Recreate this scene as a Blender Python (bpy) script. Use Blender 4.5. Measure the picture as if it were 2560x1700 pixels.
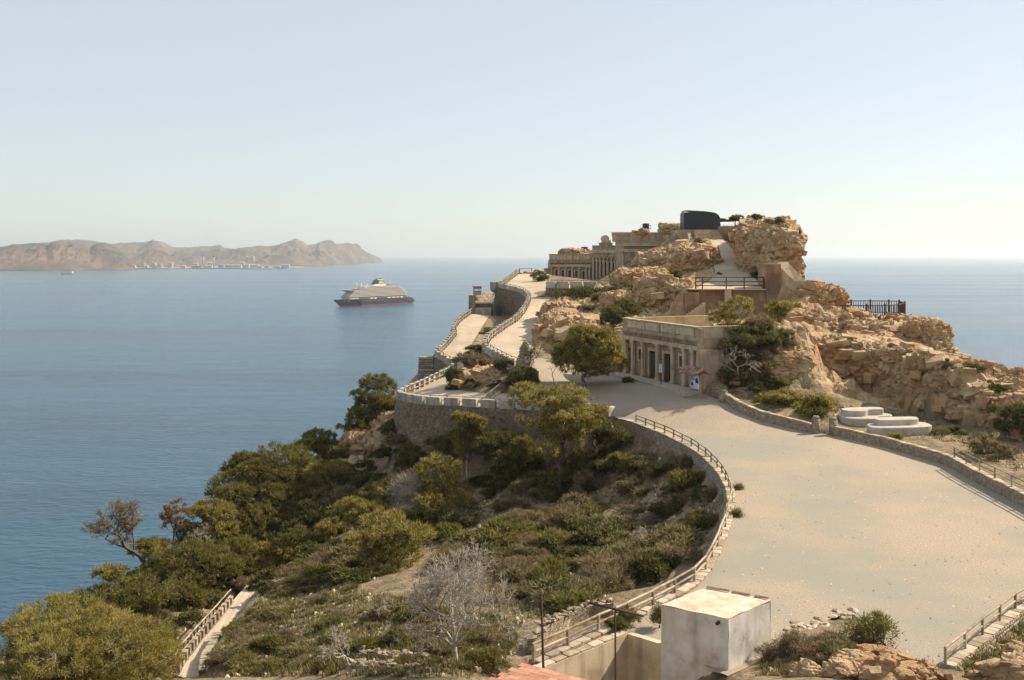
import bpy, bmesh, math, random
import numpy as np
from mathutils import Vector, Matrix, geometry as mgeo

for o in list(bpy.data.objects):
    bpy.data.objects.remove(o)
scene = bpy.context.scene
col = scene.collection
R = math.radians

# ------------------------------------------------------------------ camera
F = 2489.0            # focal length in pixels of the 2560 px wide photograph (35 mm lens)
HOR = 637.0           # horizon row
CAMZ = 140.0
cam_d = bpy.data.cameras.new('camera')
cam_d.lens = 35.0
cam_d.sensor_width = 36.0
cam_d.shift_y = -(850.0 - HOR) / 2560.0
cam_d.clip_start = 0.5
cam_d.clip_end = 200000.0
cam = bpy.data.objects.new('camera', cam_d)
cam.location = (0, 0, CAMZ)
cam.rotation_euler = (R(90), 0, 0)
col.objects.link(cam)
scene.camera = cam

# ------------------------------------------------------------------ sky and sun
SUN_AZ = math.atan2(0.90, 0.435)      # clockwise from +Y (view direction) towards +X
SUN_EL = R(38)
world = bpy.data.worlds.new('World')
scene.world = world
world.use_nodes = True
wn = world.node_tree
wn.nodes.clear()
sky = wn.nodes.new('ShaderNodeTexSky')
sky.sky_type = 'NISHITA'
sky.sun_disc = False
sky.sun_elevation = SUN_EL
sky.sun_rotation = SUN_AZ
sky.altitude = 0
sky.air_density = 1.0
sky.dust_density = 0.5
sky.ozone_density = 0.8
bg = wn.nodes.new('ShaderNodeBackground')
bg.inputs['Strength'].default_value = 0.105
wo = wn.nodes.new('ShaderNodeOutputWorld')
veil = wn.nodes.new('ShaderNodeMix'); veil.data_type = 'RGBA'     # thin even high haze over the whole sky
veil.inputs['Factor'].default_value = 0.70
veil.inputs[7].default_value = (3.8, 4.0, 4.08, 1)
wn.links.new(sky.outputs['Color'], veil.inputs[6])
wn.links.new(veil.outputs[2], bg.inputs['Color'])
wn.links.new(bg.outputs['Background'], wo.inputs['Surface'])

sun_d = bpy.data.lights.new('sun', 'SUN')
sun_d.energy = 4.4
sun_d.angle = R(0.55)
sun_d.color = (1.0, 0.88, 0.71)
sun = bpy.data.objects.new('sun', sun_d)
sdir = Vector((math.sin(SUN_AZ) * math.cos(SUN_EL), math.cos(SUN_AZ) * math.cos(SUN_EL), math.sin(SUN_EL)))
sun.rotation_euler = sdir.to_track_quat('Z', 'Y').to_euler()
sun.location = (60, 60, 200)
col.objects.link(sun)

scene.view_settings.view_transform = 'Standard'
scene.view_settings.look = 'None'
scene.view_settings.gamma = 1.0
scene.view_settings.exposure = 0.78
scene.view_settings.use_curve_mapping = False
scene.cycles.max_bounces = 5
scene.cycles.diffuse_bounces = 3
scene.cycles.glossy_bounces = 2
scene.cycles.transmission_bounces = 2
scene.cycles.transparent_max_bounces = 6
scene.cycles.volume_bounces = 0
scene.cycles.caustics_reflective = False
scene.cycles.caustics_refractive = False
scene.cycles.sample_clamp_indirect = 6.0
# ------------------------------------------------------------------ helpers
rng = np.random.default_rng(7)
random.seed(7)

def P(px, py, d):
    """world point seen at photo pixel (px, py) at distance d along the view axis"""
    return Vector(((px - 1280.0) * d / F, d, CAMZ - (py - HOR) * d / F))

def PH(px, py, h):
    """world point seen at photo pixel, h metres below the camera"""
    return P(px, py, h * F / (py - HOR))

# ---- noise
def _hash(i, j, k, s=0):
    n = (i * 374761393 + j * 668265263 + k * 2147483647 + s * 1274126177) & 0xFFFFFFFF
    n = ((n ^ (n >> 13)) * 1274126177) & 0xFFFFFFFF
    n = (n ^ (n >> 16)) & 0xFFFFFFFF
    return n.astype(np.float64) / 4294967295.0

def vnoise(p, s=0):
    p = np.asarray(p, float)
    f = np.floor(p).astype(np.int64)
    t = p - f
    t = t * t * (3 - 2 * t)
    r = 0
    for a in (0, 1):
        for b in (0, 1):
            for c in (0, 1):
                w = (t[:, 0] if a else 1 - t[:, 0]) * (t[:, 1] if b else 1 - t[:, 1]) * (t[:, 2] if c else 1 - t[:, 2])
                r = r + w * _hash(f[:, 0] + a, f[:, 1] + b, f[:, 2] + c, s)
    return r * 2 - 1

def fbm(p, oct=4, s=0, gain=0.5, lac=2.03):
    p = np.asarray(p, float)
    r = 0; a = 1.0; t = 0
    for o in range(oct):
        r = r + a * vnoise(p, s + o * 17); t += a
        a *= gain; p = p * lac + 3.1
    return r / t

def ridged(p, oct=4, s=0):
    p = np.asarray(p, float)
    r = 0; a = 1.0; t = 0
    for o in range(oct):
        r = r + a * (1 - np.abs(vnoise(p, s + o * 13)) * 2); t += a
        a *= 0.5; p = p * 2.05 + 1.7
    return r / t

def worley(p, s=0):
    """returns F1, F2, cell random"""
    p = np.asarray(p, float)
    f = np.floor(p).astype(np.int64)
    d1 = np.full(len(p), 9.0); d2 = np.full(len(p), 9.0); cid = np.zeros(len(p))
    for a in (-1, 0, 1):
        for b in (-1, 0, 1):
            for c in (-1, 0, 1):
                i, j, k = f[:, 0] + a, f[:, 1] + b, f[:, 2] + c
                q = np.stack([i + _hash(i, j, k, s), j + _hash(i, j, k, s + 1), k + _hash(i, j, k, s + 2)], 1)
                d = np.sqrt(((q - p) ** 2).sum(1))
                h = _hash(i, j, k, s + 5)
                n = d < d1
                d2 = np.where(n, d1, np.minimum(d2, d))
                cid = np.where(n, h, cid)
                d1 = np.where(n, d, d1)
    return d1, d2, cid

def facets(p, s):
    """cellular facets: a tilted plane per cell, and crack distance"""
    p = np.asarray(p, float)
    f = np.floor(p).astype(np.int64)
    d1 = np.full(len(p), 9.0); d2 = np.full(len(p), 9.0); h = np.zeros(len(p))
    for a in (-1, 0, 1):
        for b in (-1, 0, 1):
            for c in (-1, 0, 1):
                i, j, k = f[:, 0] + a, f[:, 1] + b, f[:, 2] + c
                r0, r1, r2_ = _hash(i, j, k, s), _hash(i, j, k, s + 1), _hash(i, j, k, s + 2)
                v = np.stack([p[:, 0] - i - r0, p[:, 1] - j - r1, p[:, 2] - k - r2_], 1)
                d = np.sqrt((v ** 2).sum(1))
                hh = (_hash(i, j, k, s + 5) - .5) * 1.1 + ((v[:, 0] * (_hash(i, j, k, s + 6) - .5) + v[:, 1] * (_hash(i, j, k, s + 7) - .5) + v[:, 2] * (_hash(i, j, k, s + 8) - .5)) * 1.7)
                n = d < d1
                d2 = np.where(n, d1, np.minimum(d2, d)); h = np.where(n, hh, h); d1 = np.where(n, d, d1)
    return h, d2 - d1


# ---- materials
MATS = {}
def lin(c):
    return tuple(((v / 255.0) / 12.92 if v / 255.0 <= 0.04045 else ((v / 255.0 + 0.055) / 1.055) ** 2.4) for v in c)

def pmat(name, cols, scale=1.0, rough=0.9, bump=0.0, bscale=6.0, bdist=0.05, detail=6.0, island=0.0, obj=0.0,
         cols2=None, scale2=0.15, fac2=0.5, metal=0.0, spec=0.3, stretch=None, transl=0.0, vor=None, streak=0.0, alpha=None):
    """Principled material; base colour from 3-D noise in world space, optional second large-scale tint, bump."""
    if name in MATS:
        return MATS[name]
    m = bpy.data.materials.new(name)
    m.use_nodes = True
    nt = m.node_tree
    N, L = nt.nodes, nt.links
    b = N['Principled BSDF']
    b.inputs['Roughness'].default_value = rough
    b.inputs['Metallic'].default_value = metal
    b.inputs['Specular IOR Level'].default_value = spec
    g = N.new('ShaderNodeNewGeometry')
    pos = g.outputs['Position']
    if stretch:
        mp = N.new('ShaderNodeMapping'); mp.inputs['Scale'].default_value = stretch
        L.new(pos, mp.inputs['Vector']); pos = mp.outputs['Vector']
    nz = N.new('ShaderNodeTexNoise'); nz.inputs['Scale'].default_value = scale
    nz.inputs['Detail'].default_value = detail; nz.inputs['Roughness'].default_value = 0.62
    L.new(pos, nz.inputs['Vector'])
    cr = N.new('ShaderNodeValToRGB')
    while len(cr.color_ramp.elements) < len(cols):
        cr.color_ramp.elements.new(0.5)
    n = len(cols)
    for i, c in enumerate(cols):
        e = cr.color_ramp.elements[i]
        e.position = 0.5 if n == 1 else 0.30 + 0.40 * i / (n - 1)
        e.color = (*c, 1)
    fac = nz.outputs['Fac']
    if island or obj:
        src = g.outputs['Random Per Island'] if island else N.new('ShaderNodeObjectInfo').outputs['Random']
        k = island or obj
        ma = N.new('ShaderNodeMath'); ma.operation = 'MULTIPLY_ADD'
        ma.inputs[1].default_value = k; ma.inputs[2].default_value = -0.5 * k
        L.new(src, ma.inputs[0])
        ad = N.new('ShaderNodeMath'); ad.operation = 'ADD'
        L.new(fac, ad.inputs[0]); L.new(ma.outputs[0], ad.inputs[1]); fac = ad.outputs[0]
    L.new(fac, cr.inputs['Fac'])
    out = cr.outputs['Color']
    if cols2:
        n2 = N.new('ShaderNodeTexNoise'); n2.inputs['Scale'].default_value = scale2; n2.inputs['Detail'].default_value = 5
        n2.inputs['Roughness'].default_value = 0.6
        L.new(g.outputs['Position'], n2.inputs['Vector'])
        c2 = N.new('ShaderNodeValToRGB')
        c2.color_ramp.elements[0].position = 0.42; c2.color_ramp.elements[1].position = 0.62
        c2.color_ramp.elements[0].color = (0, 0, 0, 1); c2.color_ramp.elements[1].color = (fac2, fac2, fac2, 1)
        L.new(n2.outputs['Fac'], c2.inputs['Fac'])
        mx = N.new('ShaderNodeMix'); mx.data_type = 'RGBA'
        L.new(c2.outputs['Color'], mx.inputs['Factor']); L.new(out, mx.inputs[6]); mx.inputs[7].default_value = (*cols2, 1)
        out = mx.outputs[2]
    if streak:
        mp = N.new('ShaderNodeMapping'); mp.inputs['Scale'].default_value = (1.6, 1.6, 0.12)
        L.new(g.outputs['Position'], mp.inputs['Vector'])
        n3 = N.new('ShaderNodeTexNoise'); n3.inputs['Scale'].default_value = 1.4; n3.inputs['Detail'].default_value = 5
        L.new(mp.outputs['Vector'], n3.inputs['Vector'])
        c3 = N.new('ShaderNodeValToRGB')
        c3.color_ramp.elements[0].position = 0.50; c3.color_ramp.elements[1].position = 0.72
        c3.color_ramp.elements[0].color = (0, 0, 0, 1); c3.color_ramp.elements[1].color = (streak,) * 3 + (1,)
        L.new(n3.outputs['Fac'], c3.inputs['Fac'])
        mx = N.new('ShaderNodeMix'); mx.data_type = 'RGBA'
        L.new(c3.outputs['Color'], mx.inputs['Factor']); L.new(out, mx.inputs[6]); mx.inputs[7].default_value = (0.055, 0.045, 0.035, 1)
        out = mx.outputs[2]
    hgt = None
    if vor:
        # mortar-jointed rubble: darker joints, each stone its own tone
        vs, vmort = vor
        mp = N.new('ShaderNodeMapping'); mp.inputs['Scale'].default_value = (1, 1, 1.5)
        nd = N.new('ShaderNodeTexNoise'); nd.inputs['Scale'].default_value = 2.0
        L.new(g.outputs['Position'], nd.inputs['Vector'])
        av = N.new('ShaderNodeMix'); av.data_type = 'RGBA'; av.blend_type = 'LINEAR_LIGHT'; av.inputs['Factor'].default_value = 0.12
        L.new(g.outputs['Position'], av.inputs[6]); L.new(nd.outputs['Color'], av.inputs[7])
        L.new(av.outputs[2], mp.inputs['Vector'])
        v1 = N.new('ShaderNodeTexVoronoi'); v1.feature = 'DISTANCE_TO_EDGE'; v1.inputs['Scale'].default_value = vs
        v2 = N.new('ShaderNodeTexVoronoi'); v2.feature = 'F1'; v2.inputs['Scale'].default_value = vs
        L.new(mp.outputs['Vector'], v1.inputs['Vector']); L.new(mp.outputs['Vector'], v2.inputs['Vector'])
        rp = N.new('ShaderNodeMapRange'); rp.inputs[1].default_value = 0.0; rp.inputs[2].default_value = 0.10
        L.new(v1.outputs['Distance'], rp.inputs[0]); hgt = rp.outputs[0]
        sp = N.new('ShaderNodeSeparateColor'); L.new(v2.outputs['Color'], sp.inputs[0])
        mr = N.new('ShaderNodeMapRange'); mr.inputs[3].default_value = 0.62; mr.inputs[4].default_value = 1.25
        L.new(sp.outputs[0], mr.inputs[0])
        ml = N.new('ShaderNodeMix'); ml.data_type = 'RGBA'; ml.blend_type = 'MULTIPLY'; ml.inputs['Factor'].default_value = 1
        L.new(out, ml.inputs[6]); L.new(mr.outputs[0], ml.inputs[7])
        mj = N.new('ShaderNodeMix'); mj.data_type = 'RGBA'; mj.inputs[6].default_value = (*vmort, 1)
        L.new(rp.outputs[0], mj.inputs['Factor']); L.new(ml.outputs[2], mj.inputs[7])
        out = mj.outputs[2]
    L.new(out, b.inputs['Base Color'])
    if bump or vor:
        nb = N.new('ShaderNodeTexNoise'); nb.inputs['Scale'].default_value = bscale; nb.inputs['Detail'].default_value = 8
        nb.inputs['Roughness'].default_value = 0.65
        L.new(pos, nb.inputs['Vector'])
        h = nb.outputs['Fac']
        if hgt is not None:
            ad = N.new('ShaderNodeMath'); ad.operation = 'MULTIPLY_ADD'; ad.inputs[1].default_value = 1.2
            L.new(hgt, ad.inputs[0]); L.new(h, ad.inputs[2]); h = ad.outputs[0]
        bp = N.new('ShaderNodeBump'); bp.inputs['Strength'].default_value = bump; bp.inputs['Distance'].default_value = bdist
        L.new(h, bp.inputs['Height']); L.new(bp.outputs['Normal'], b.inputs['Normal'])
    if transl:
        tr = N.new('ShaderNodeBsdfTranslucent'); L.new(out, tr.inputs['Color'])
        ms = N.new('ShaderNodeMixShader'); ms.inputs[0].default_value = transl
        L.new(b.outputs[0], ms.inputs[1]); L.new(tr.outputs[0], ms.inputs[2])
        L.new(ms.outputs[0], N['Material Output'].inputs['Surface'])
    MATS[name] = m
    return m

# ---- objects
def tag(o, label=None, cat=None, group=None, kind=None):
    if label: o['label'] = label
    if cat: o['category'] = cat
    if group: o['group'] = group
    if kind: o['kind'] = kind
    return o

def empty(name, loc=(0, 0, 0), rz=0.0, label=None, cat=None, group=None):
    o = bpy.data.objects.new(name, None)
    o.location = loc; o.rotation_euler = (0, 0, rz); o.empty_display_size = 0.3
    col.objects.link(o)
    return tag(o, label, cat, group)

def mesh_np(name, verts, faces, mat, smooth=False):
    """verts (n,3) array, faces list of tuples or (m,k) array"""
    me = bpy.data.meshes.new(name)
    verts = np.asarray(verts, np.float32)
    if isinstance(faces, np.ndarray):
        k = faces.shape[1]
        me.vertices.add(len(verts)); me.vertices.foreach_set('co', verts.ravel())
        me.loops.add(faces.size); me.loops.foreach_set('vertex_index', faces.astype(np.int32).ravel())
        me.polygons.add(len(faces))
        me.polygons.foreach_set('loop_start', np.arange(0, faces.size, k, dtype=np.int32))
        me.polygons.foreach_set('loop_total', np.full(len(faces), k, dtype=np.int32))
        me.update(calc_edges=True)
    else:
        me.from_pydata(verts.tolist(), [], faces)
    if mat: me.materials.append(mat)
    if smooth:
        me.polygons.foreach_set('use_smooth', np.ones(len(me.polygons), dtype=bool))
    me.validate()
    return me

def add(name, me, parent=None, loc=(0, 0, 0), rot=(0, 0, 0), scale=(1, 1, 1)):
    o = bpy.data.objects.new(name, me)
    o.location = loc; o.rotation_euler = rot; o.scale = scale
    if parent is not None: o.parent = parent
    col.objects.link(o)
    return o

def wadd(name, me, parent, loc, rot=(0, 0, 0), scale=(1, 1, 1)):
    """child at a world location under an unrotated parent"""
    return add(name, me, parent, Vector(loc) - parent.location, rot, scale)

class MB:
    """collects boxes, tubes and polygons into one mesh"""
    def __init__(self): self.v = []; self.f = []
    def poly(self, pts):
        n = len(self.v); self.v += [tuple(p) for p in pts]; self.f.append(tuple(range(n, n + len(pts))))
    def box(self, a, b, bev=0.0):
        x0, y0, z0 = a; x1, y1, z1 = b
        if x0 > x1: x0, x1 = x1, x0
        if y0 > y1: y0, y1 = y1, y0
        if z0 > z1: z0, z1 = z1, z0
        n = len(self.v)
        c = min(bev, (x1 - x0) * .45, (y1 - y0) * .45)
        if c <= 0:
            self.v += [(x0, y0, z0), (x1, y0, z0), (x1, y1, z0), (x0, y1, z0), (x0, y0, z1), (x1, y0, z1), (x1, y1, z1), (x0, y1, z1)]
            self.f += [tuple(n + i for i in q) for q in ((3, 2, 1, 0), (4, 5, 6, 7), (0, 1, 5, 4), (1, 2, 6, 5), (2, 3, 7, 6), (3, 0, 4, 7))]
        else:
            for z, k in ((z0, 0), (z1 - c, 0), (z1, c)):
                self.v += [(x0 + c + k * .0, y0 + k, z), (x1 - c, y0 + k, z), (x1 - k, y0 + c, z), (x1 - k, y1 - c, z), (x1 - c, y1 - k, z), (x0 + c, y1 - k, z), (x0 + k, y1 - c, z), (x0 + k, y0 + c, z)]
            self.f.append(tuple(n + 7 - i for i in range(8))); self.f.append(tuple(n + 16 + i for i in range(8)))
            for r in (0, 8):
                for i in range(8):
                    j = (i + 1) % 8
                    self.f.append((n + r + i, n + r + j, n + r + 8 + j, n + r + 8 + i))
        return self
    def tube(self, p0, p1, r0, r1=None, k=8, cap=True):
        r1 = r0 if r1 is None else r1
        p0, p1 = Vector(p0), Vector(p1)
        d = (p1 - p0)
        if d.length < 1e-6: return self
        d.normalize()
        a = d.orthogonal().normalized(); b = d.cross(a)
        n = len(self.v)
        for p, r in ((p0, r0), (p1, r1)):
            for i in range(k):
                t = 2 * math.pi * i / k
                self.v.append(tuple(p + a * (r * math.cos(t)) + b * (r * math.sin(t))))
        for i in range(k):
            j = (i + 1) % k
            self.f.append((n + i, n + j, n + k + j, n + k + i))
        if cap:
            self.f.append(tuple(n + k - 1 - i for i in range(k))); self.f.append(tuple(n + k + i for i in range(k)))
        return self
    def prism(self, poly2, z0, z1):
        n = len(self.v); k = len(poly2)
        self.v += [(x, y, z0) for x, y in poly2] + [(x, y, z1) for x, y in poly2]
        self.f.append(tuple(n + k - 1 - i for i in range(k))); self.f.append(tuple(n + k + i for i in range(k)))
        for i in range(k):
            j = (i + 1) % k
            self.f.append((n + i, n + j, n + k + j, n + k + i))
        return self
    def mesh(self, name, mat, smooth=False):
        return mesh_np(name, np.array(self.v) if self.v else np.zeros((0, 3)), self.f, mat, smooth)
    def build(self, name, mat, parent=None, loc=(0, 0, 0), smooth=False, rot=(0, 0, 0)):
        return add(name, self.mesh(name, mat, smooth), parent, loc, rot)

UNIT = {}
def ubox(mat, bev=0.04):
    k = ('box', mat.name, bev)
    if k not in UNIT:
        m = MB()
        m.box((-.5, -.5, 0), (.5, .5, 1), bev)
        UNIT[k] = m.mesh('block', mat)
    return UNIT[k]
def ucyl(mat, k=8):
    kk = ('cyl', mat.name, k)
    if kk not in UNIT:
        m = MB(); m.tube((0, 0, 0), (0, 0, 1), 0.5, 0.5, k)
        UNIT[kk] = m.mesh('log', mat, True)
        me = UNIT[kk]
        for p in me.polygons:
            if len(p.vertices) > 4: p.use_smooth = False
    return UNIT[kk]

def beam(name, me, parent, p0, p1, w, h=None):
    """place a unit mesh (z 0..1) from world p0 to p1 under an unrotated parent"""
    p0, p1 = Vector(p0), Vector(p1)
    d = p1 - p0
    q = d.to_track_quat('Z', 'Y')
    o = wadd(name, me, parent, p0, (0, 0, 0), (w, h or w, d.length))
    o.rotation_euler = q.to_euler()
    return o

def poly_len(pts):
    return [0] + list(np.cumsum([(pts[i + 1] - pts[i]).length for i in range(len(pts) - 1)]))

def resample(pts, step=None, n=None):
    pts = [Vector(p) for p in pts]
    s = poly_len(pts)
    n = n or max(2, int(round(s[-1] / step)) + 1)
    out = []
    for t in np.linspace(0, s[-1], n):
        i = min(max(int(np.searchsorted(s, t)) - 1, 0), len(pts) - 2)
        k = (t - s[i]) / max(s[i + 1] - s[i], 1e-9)
        out.append(pts[i].lerp(pts[i + 1], min(max(k, 0), 1)))
    return out

def smooth_line(pts, it=2):
    pts = [Vector(p) for p in pts]
    for _ in range(it):           # Chaikin corner cutting
        q = [pts[0]]
        for a, b in zip(pts[:-1], pts[1:]):
            q += [a.lerp(b, .25), a.lerp(b, .75)]
        pts = q + [pts[-1]]
    return pts

def copy_tree(o, parent=None):
    c = o.copy(); col.objects.link(c); c.parent = parent
    for ch in o.children: copy_tree(ch, c)
    return c
# ------------------------------------------------------------------ survey lines (road edges, walls, plaza)
PLZ = CAMZ - 18.0                                   # level of the gravel plaza

def rail_h(lst, h):
    return [PH(x, y, h) for x, y in lst]

# plaza inner curve: rail pixels of the timber fence, rail 0.8 m above plaza
F1_px = [(1340.7, 1616), (1439, 1573.6), (1524.6, 1534), (1603, 1500), (1673, 1463), (1735, 1431), (1769.4, 1397), (1794, 1349.5),
         (1817, 1296), (1828.7, 1253.8), (1834.5, 1231), (1828.7, 1200), (1807.7, 1162), (1767.5, 1121.8), (1729, 1097), (1700.5, 1083.5),
         (1672, 1070), (1637, 1056.7), (1593, 1040), (1534, 1025)]
F1 = [Vector((p.x, p.y, PLZ)) for p in rail_h(F1_px, 17.2)]
# battlement in front of the lower road, then the lower road's outer edge (rail 1.2 above road)
LO_px = [(1313.6, 999.5, 115), (1290, 998, 115.4), (1236, 996.5, 116.3), (1186, 993.6, 117.2), (1139, 990.6, 118), (1095, 989, 118.8), (1060, 986.8, 119.6),
         (1030, 982.7, 121), (1007, 978, 122.8), (999.6, 974.5, 125), (1004, 968.6, 127), (1023, 960, 131), (1048, 950, 135), (1077, 936, 140),
         (1107, 923, 145), (1130, 911, 150), (1139, 901, 154), (1124, 892, 156), (1104, 881, 158), (1089, 872, 161), (1107, 857, 167),
         (1124, 839, 174), (1137, 823, 181), (1133, 810, 188), (1145, 793, 197), (1162, 779, 206), (1176, 771, 212)]
LO_L = [P(*q) - Vector((0, 0, 1.2)) for q in LO_px]
LO_R = [P(*q) for q in [(1318, 985, 119.5), (1290, 985, 120.5), (1236, 984, 121), (1190, 982, 122.5), (1150, 975, 126), (1128, 966, 129.5), (1128, 955, 133), (1136, 945, 137), (1150, 930, 143),
                        (1163, 912, 150), (1170, 893, 157), (1173, 880, 162), (1177, 865, 168), (1185, 850, 174), (1200, 826, 186), (1210, 810, 197), (1219, 796, 207), (1228, 789, 213)]]
UP_px = [(1287, 894, 128), (1263, 885, 131.5), (1236, 871, 136.5), (1222, 863.6, 139.5), (1214, 853, 143), (1213, 843.7, 147), (1222, 830, 152), (1242, 816, 158),
         (1265, 801, 165), (1288, 787, 172), (1300, 775, 178), (1311, 761, 185), (1319, 747, 193), (1323, 733.5, 201), (1316, 726, 207),
         (1303, 718, 212), (1283, 713, 216), (1260, 708, 219), (1243, 703.6, 222), (1260, 697, 229), (1274, 687.5, 236), (1288, 677, 244), (1294, 672, 249)]
UP_L = [P(*q) - Vector((0, 0, 1.2)) for q in UP_px]
UP_R = [P(*q) for q in [(1345, 893, 137), (1329, 862, 147), (1333, 833, 158), (1340, 813, 168), (1341, 796, 178), (1355, 781, 185), (1366, 767, 192),
                        (1378, 750, 200), (1372, 736, 206), (1364, 719, 215), (1366, 707, 226), (1368, 697, 238), (1372, 685, 252)]]
PZ_in = [Vector((*PH(x, y, 18.0).xy, PLZ)) for x, y in
         [(2021, 1080), (2045, 1083), (2083, 1087), (2219, 1118), (2378, 1165), (2437, 1200), (2560, 1263), (2720, 1350)]]
PZ_near = [Vector((*PH(x, y, 18.0).xy, PLZ)) for x, y in
           [(2740, 1440), (2560, 1518), (2367, 1674), (2300, 1668), (2250, 1650), (2195, 1590), (2127, 1530), (1983, 1580), (1930, 1640), (1820, 1690), (1652, 1612), (1569, 1585), (1385, 1661)]]
PZ_top = [P(1515, 1022, 108.6) - Vector((0, 0, 0.9)), P(1400, 1009, 112.4) - Vector((0, 0, 1.0)), P(1313.6, 999.5, 115) - Vector((0, 0, 1.2)),
          P(1318, 985, 119.5), P(1302, 935, 124), P(1290, 910, 127.5), UP_L[0].copy(), UP_R[0].copy(), P(1400, 905, 134), P(1460, 920, 131.5),
          P(1554, 934, 130.3), P(1735, 976.5, 113.8), P(1790, 996, 111), P(1815, 1003, 110), P(1850, 1025, 108), P(1900, 1047, 106)]
PLAZA_B = F1 + PZ_top + PZ_in + PZ_near
PLAZA_I = [P(1650, 1000, 112.5), P(1600, 1020, 110.5), P(1540, 1012, 113), P(1450, 960, 122), P(1390, 950, 124), P(1500, 945, 127), P(1340, 955, 122),
           P(1760, 1030, 106), P(1900, 1080, 18 * F / 443), P(1750, 1075, 18 * F / 438), P(2000, 1130, 18 * F / 493), P(1900, 1300, 18 * F / 663), P(2200, 1350, 18 * F / 713)]

# ------------------------------------------------------------------ terrain: triangulated survey, resampled to a grid, roughened
tv, te = [], []
def tline(pts, close=False):
    n = len(tv)
    for p in pts: tv.append(tuple(p))
    for i in range(len(pts) - 1): te.append((n + i, n + i + 1))
    if close: te.append((n + len(pts) - 1, n))
def tpts(*pts):
    for p in pts: tv.append(tuple(p))
def offset(pts, w):
    out = []
    for i, p in enumerate(pts):
        a = pts[max(i - 1, 0)]; b = pts[min(i + 1, len(pts) - 1)]
        t = Vector((b.x - a.x, b.y - a.y, 0)).normalized()
        out.append(p + Vector((-t.y, t.x, 0)) * w)
    return out
def drop(pts, dz):
    if not hasattr(dz, '__len__'): dz = [dz] * len(pts)
    dz = np.interp(np.linspace(0, 1, len(pts)), np.linspace(0, 1, len(dz)), dz)
    return [Vector((p.x, p.y, p.z - d)) for p, d in zip(pts, dz)]

tline(PLAZA_B, True)
tpts(*PLAZA_I)
tline(LO_L); tline(LO_R); tline(UP_L[1:]); tline(UP_R[1:])
# feet of the retaining walls
tline(drop(offset(F1, 0.9), [1.6, 1.4, 1.5, 1.6, 1.6, 1.7, 1.8, 2.0]))
tline(drop(offset(LO_L[:10], 1.3), [5.0, 6.2, 7.0, 7.6, 8.2]))
tline(drop(offset(LO_L[10:], 1.0), [8.0, 7.0, 6.0, 6.0, 6.0]))
tline(drop(offset(UP_L[1:5], 0.8), [1.2, 1.5, 2.2, 3.0]))
tline(drop(offset(UP_L[5:13], 0.9), [3.4, 4.0, 4.4, 5.0, 5.4]))
tline(drop(offset(UP_L[13:19], 0.9), [5.6, 6.2, 6.5]))
tline(drop(offset(UP_L[19:], 0.8), [6, 6, 7]))
W = lambda x, y, z: Vector((x, y, z))
# valley bowl
tpts(*[P(*q) for q in [(1300, 1180, 114), (1200, 1180, 117), (1110, 1180, 121), (1400, 1160, 108), (1480, 1140, 105), (1560, 1140, 102), (1640, 1180, 95),
      (1400, 1250, 101), (1500, 1250, 96), (1600, 1280, 88), (1700, 1290, 83), (1740, 1350, 73), (1300, 1250, 103), (1200, 1250, 107), (1100, 1260, 112),
      (1500, 1350, 85), (1400, 1350, 87), (1300, 1350, 88), (1200, 1350, 89), (1600, 1400, 74), (1680, 1420, 66), (1600, 1470, 65), (1500, 1440, 70),
      (1350, 1450, 72), (1400, 1520, 60), (1300, 1540, 58), (1200, 1480, 66), (1000, 1300, 103), (1000, 1400, 86), (1000, 1480, 72), (1150, 1560, 56),
      (1050, 1600, 52), (1000, 1660, 47), (900, 1600, 56), (800, 1600, 61), (800, 1500, 75), (700, 1500, 82), (700, 1600, 68), (880, 1400, 90), (780, 1400, 97),
      (900, 1300, 106), (800, 1300, 113), (700, 1400, 103), (900, 1200, 124), (960, 1130, 130), (800, 1200, 127), (720, 1270, 122), (850, 1690, 48), (700, 1690, 55), (1100, 1690, 44),
      (1250, 1640, 47), (1200, 1690, 42)]])
# trail with its row of merlons
TR_L = [P(*q) for q in [(440, 1690, 61), (457, 1655, 64.5), (500, 1600, 73), (540, 1553, 80), (580, 1505, 88), (625, 1452, 98), (660, 1410, 108)]]
TR_R = [P(*q) for q in [(506, 1700, 59.5), (512, 1660, 64), (545, 1600, 72.5), (580, 1558, 79), (620, 1508, 87), (658, 1468, 95), (700, 1420, 106)]]
tline(TR_L); tline(TR_R)
tline(drop(offset(TR_L, 0.8), 2.0))
tline(drop(offset(TR_R, -0.7), -0.9))
# seaward brow under the pines
BROW = [P(*q) for q in [(-60, 1680, 66), (0, 1640, 72), (100, 1620, 77), (180, 1575, 86), (260, 1530, 94), (340, 1470, 102), (370, 1410, 107), (450, 1400, 112), (540, 1370, 117), (620, 1310, 124),
                        (740, 1215, 134), (840, 1150, 140), (905, 1090, 142), (960, 1030, 143), (985, 980, 148), (1020, 960, 158), (1060, 930, 172), (1090, 890, 190), (1120, 850, 205), (1160, 810, 220)]]
tline(BROW)
tpts(*[p + Vector((-14, 4, -16)) for p in BROW]); tpts(*[p + Vector((-45, 10, -62)) for p in BROW])
tpts(P(300, 1690, 60), P(150, 1700, 58), P(0, 1750, 52), P(350, 1620, 76), P(420, 1560, 84), P(480, 1500, 94), P(560, 1450, 104))
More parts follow.
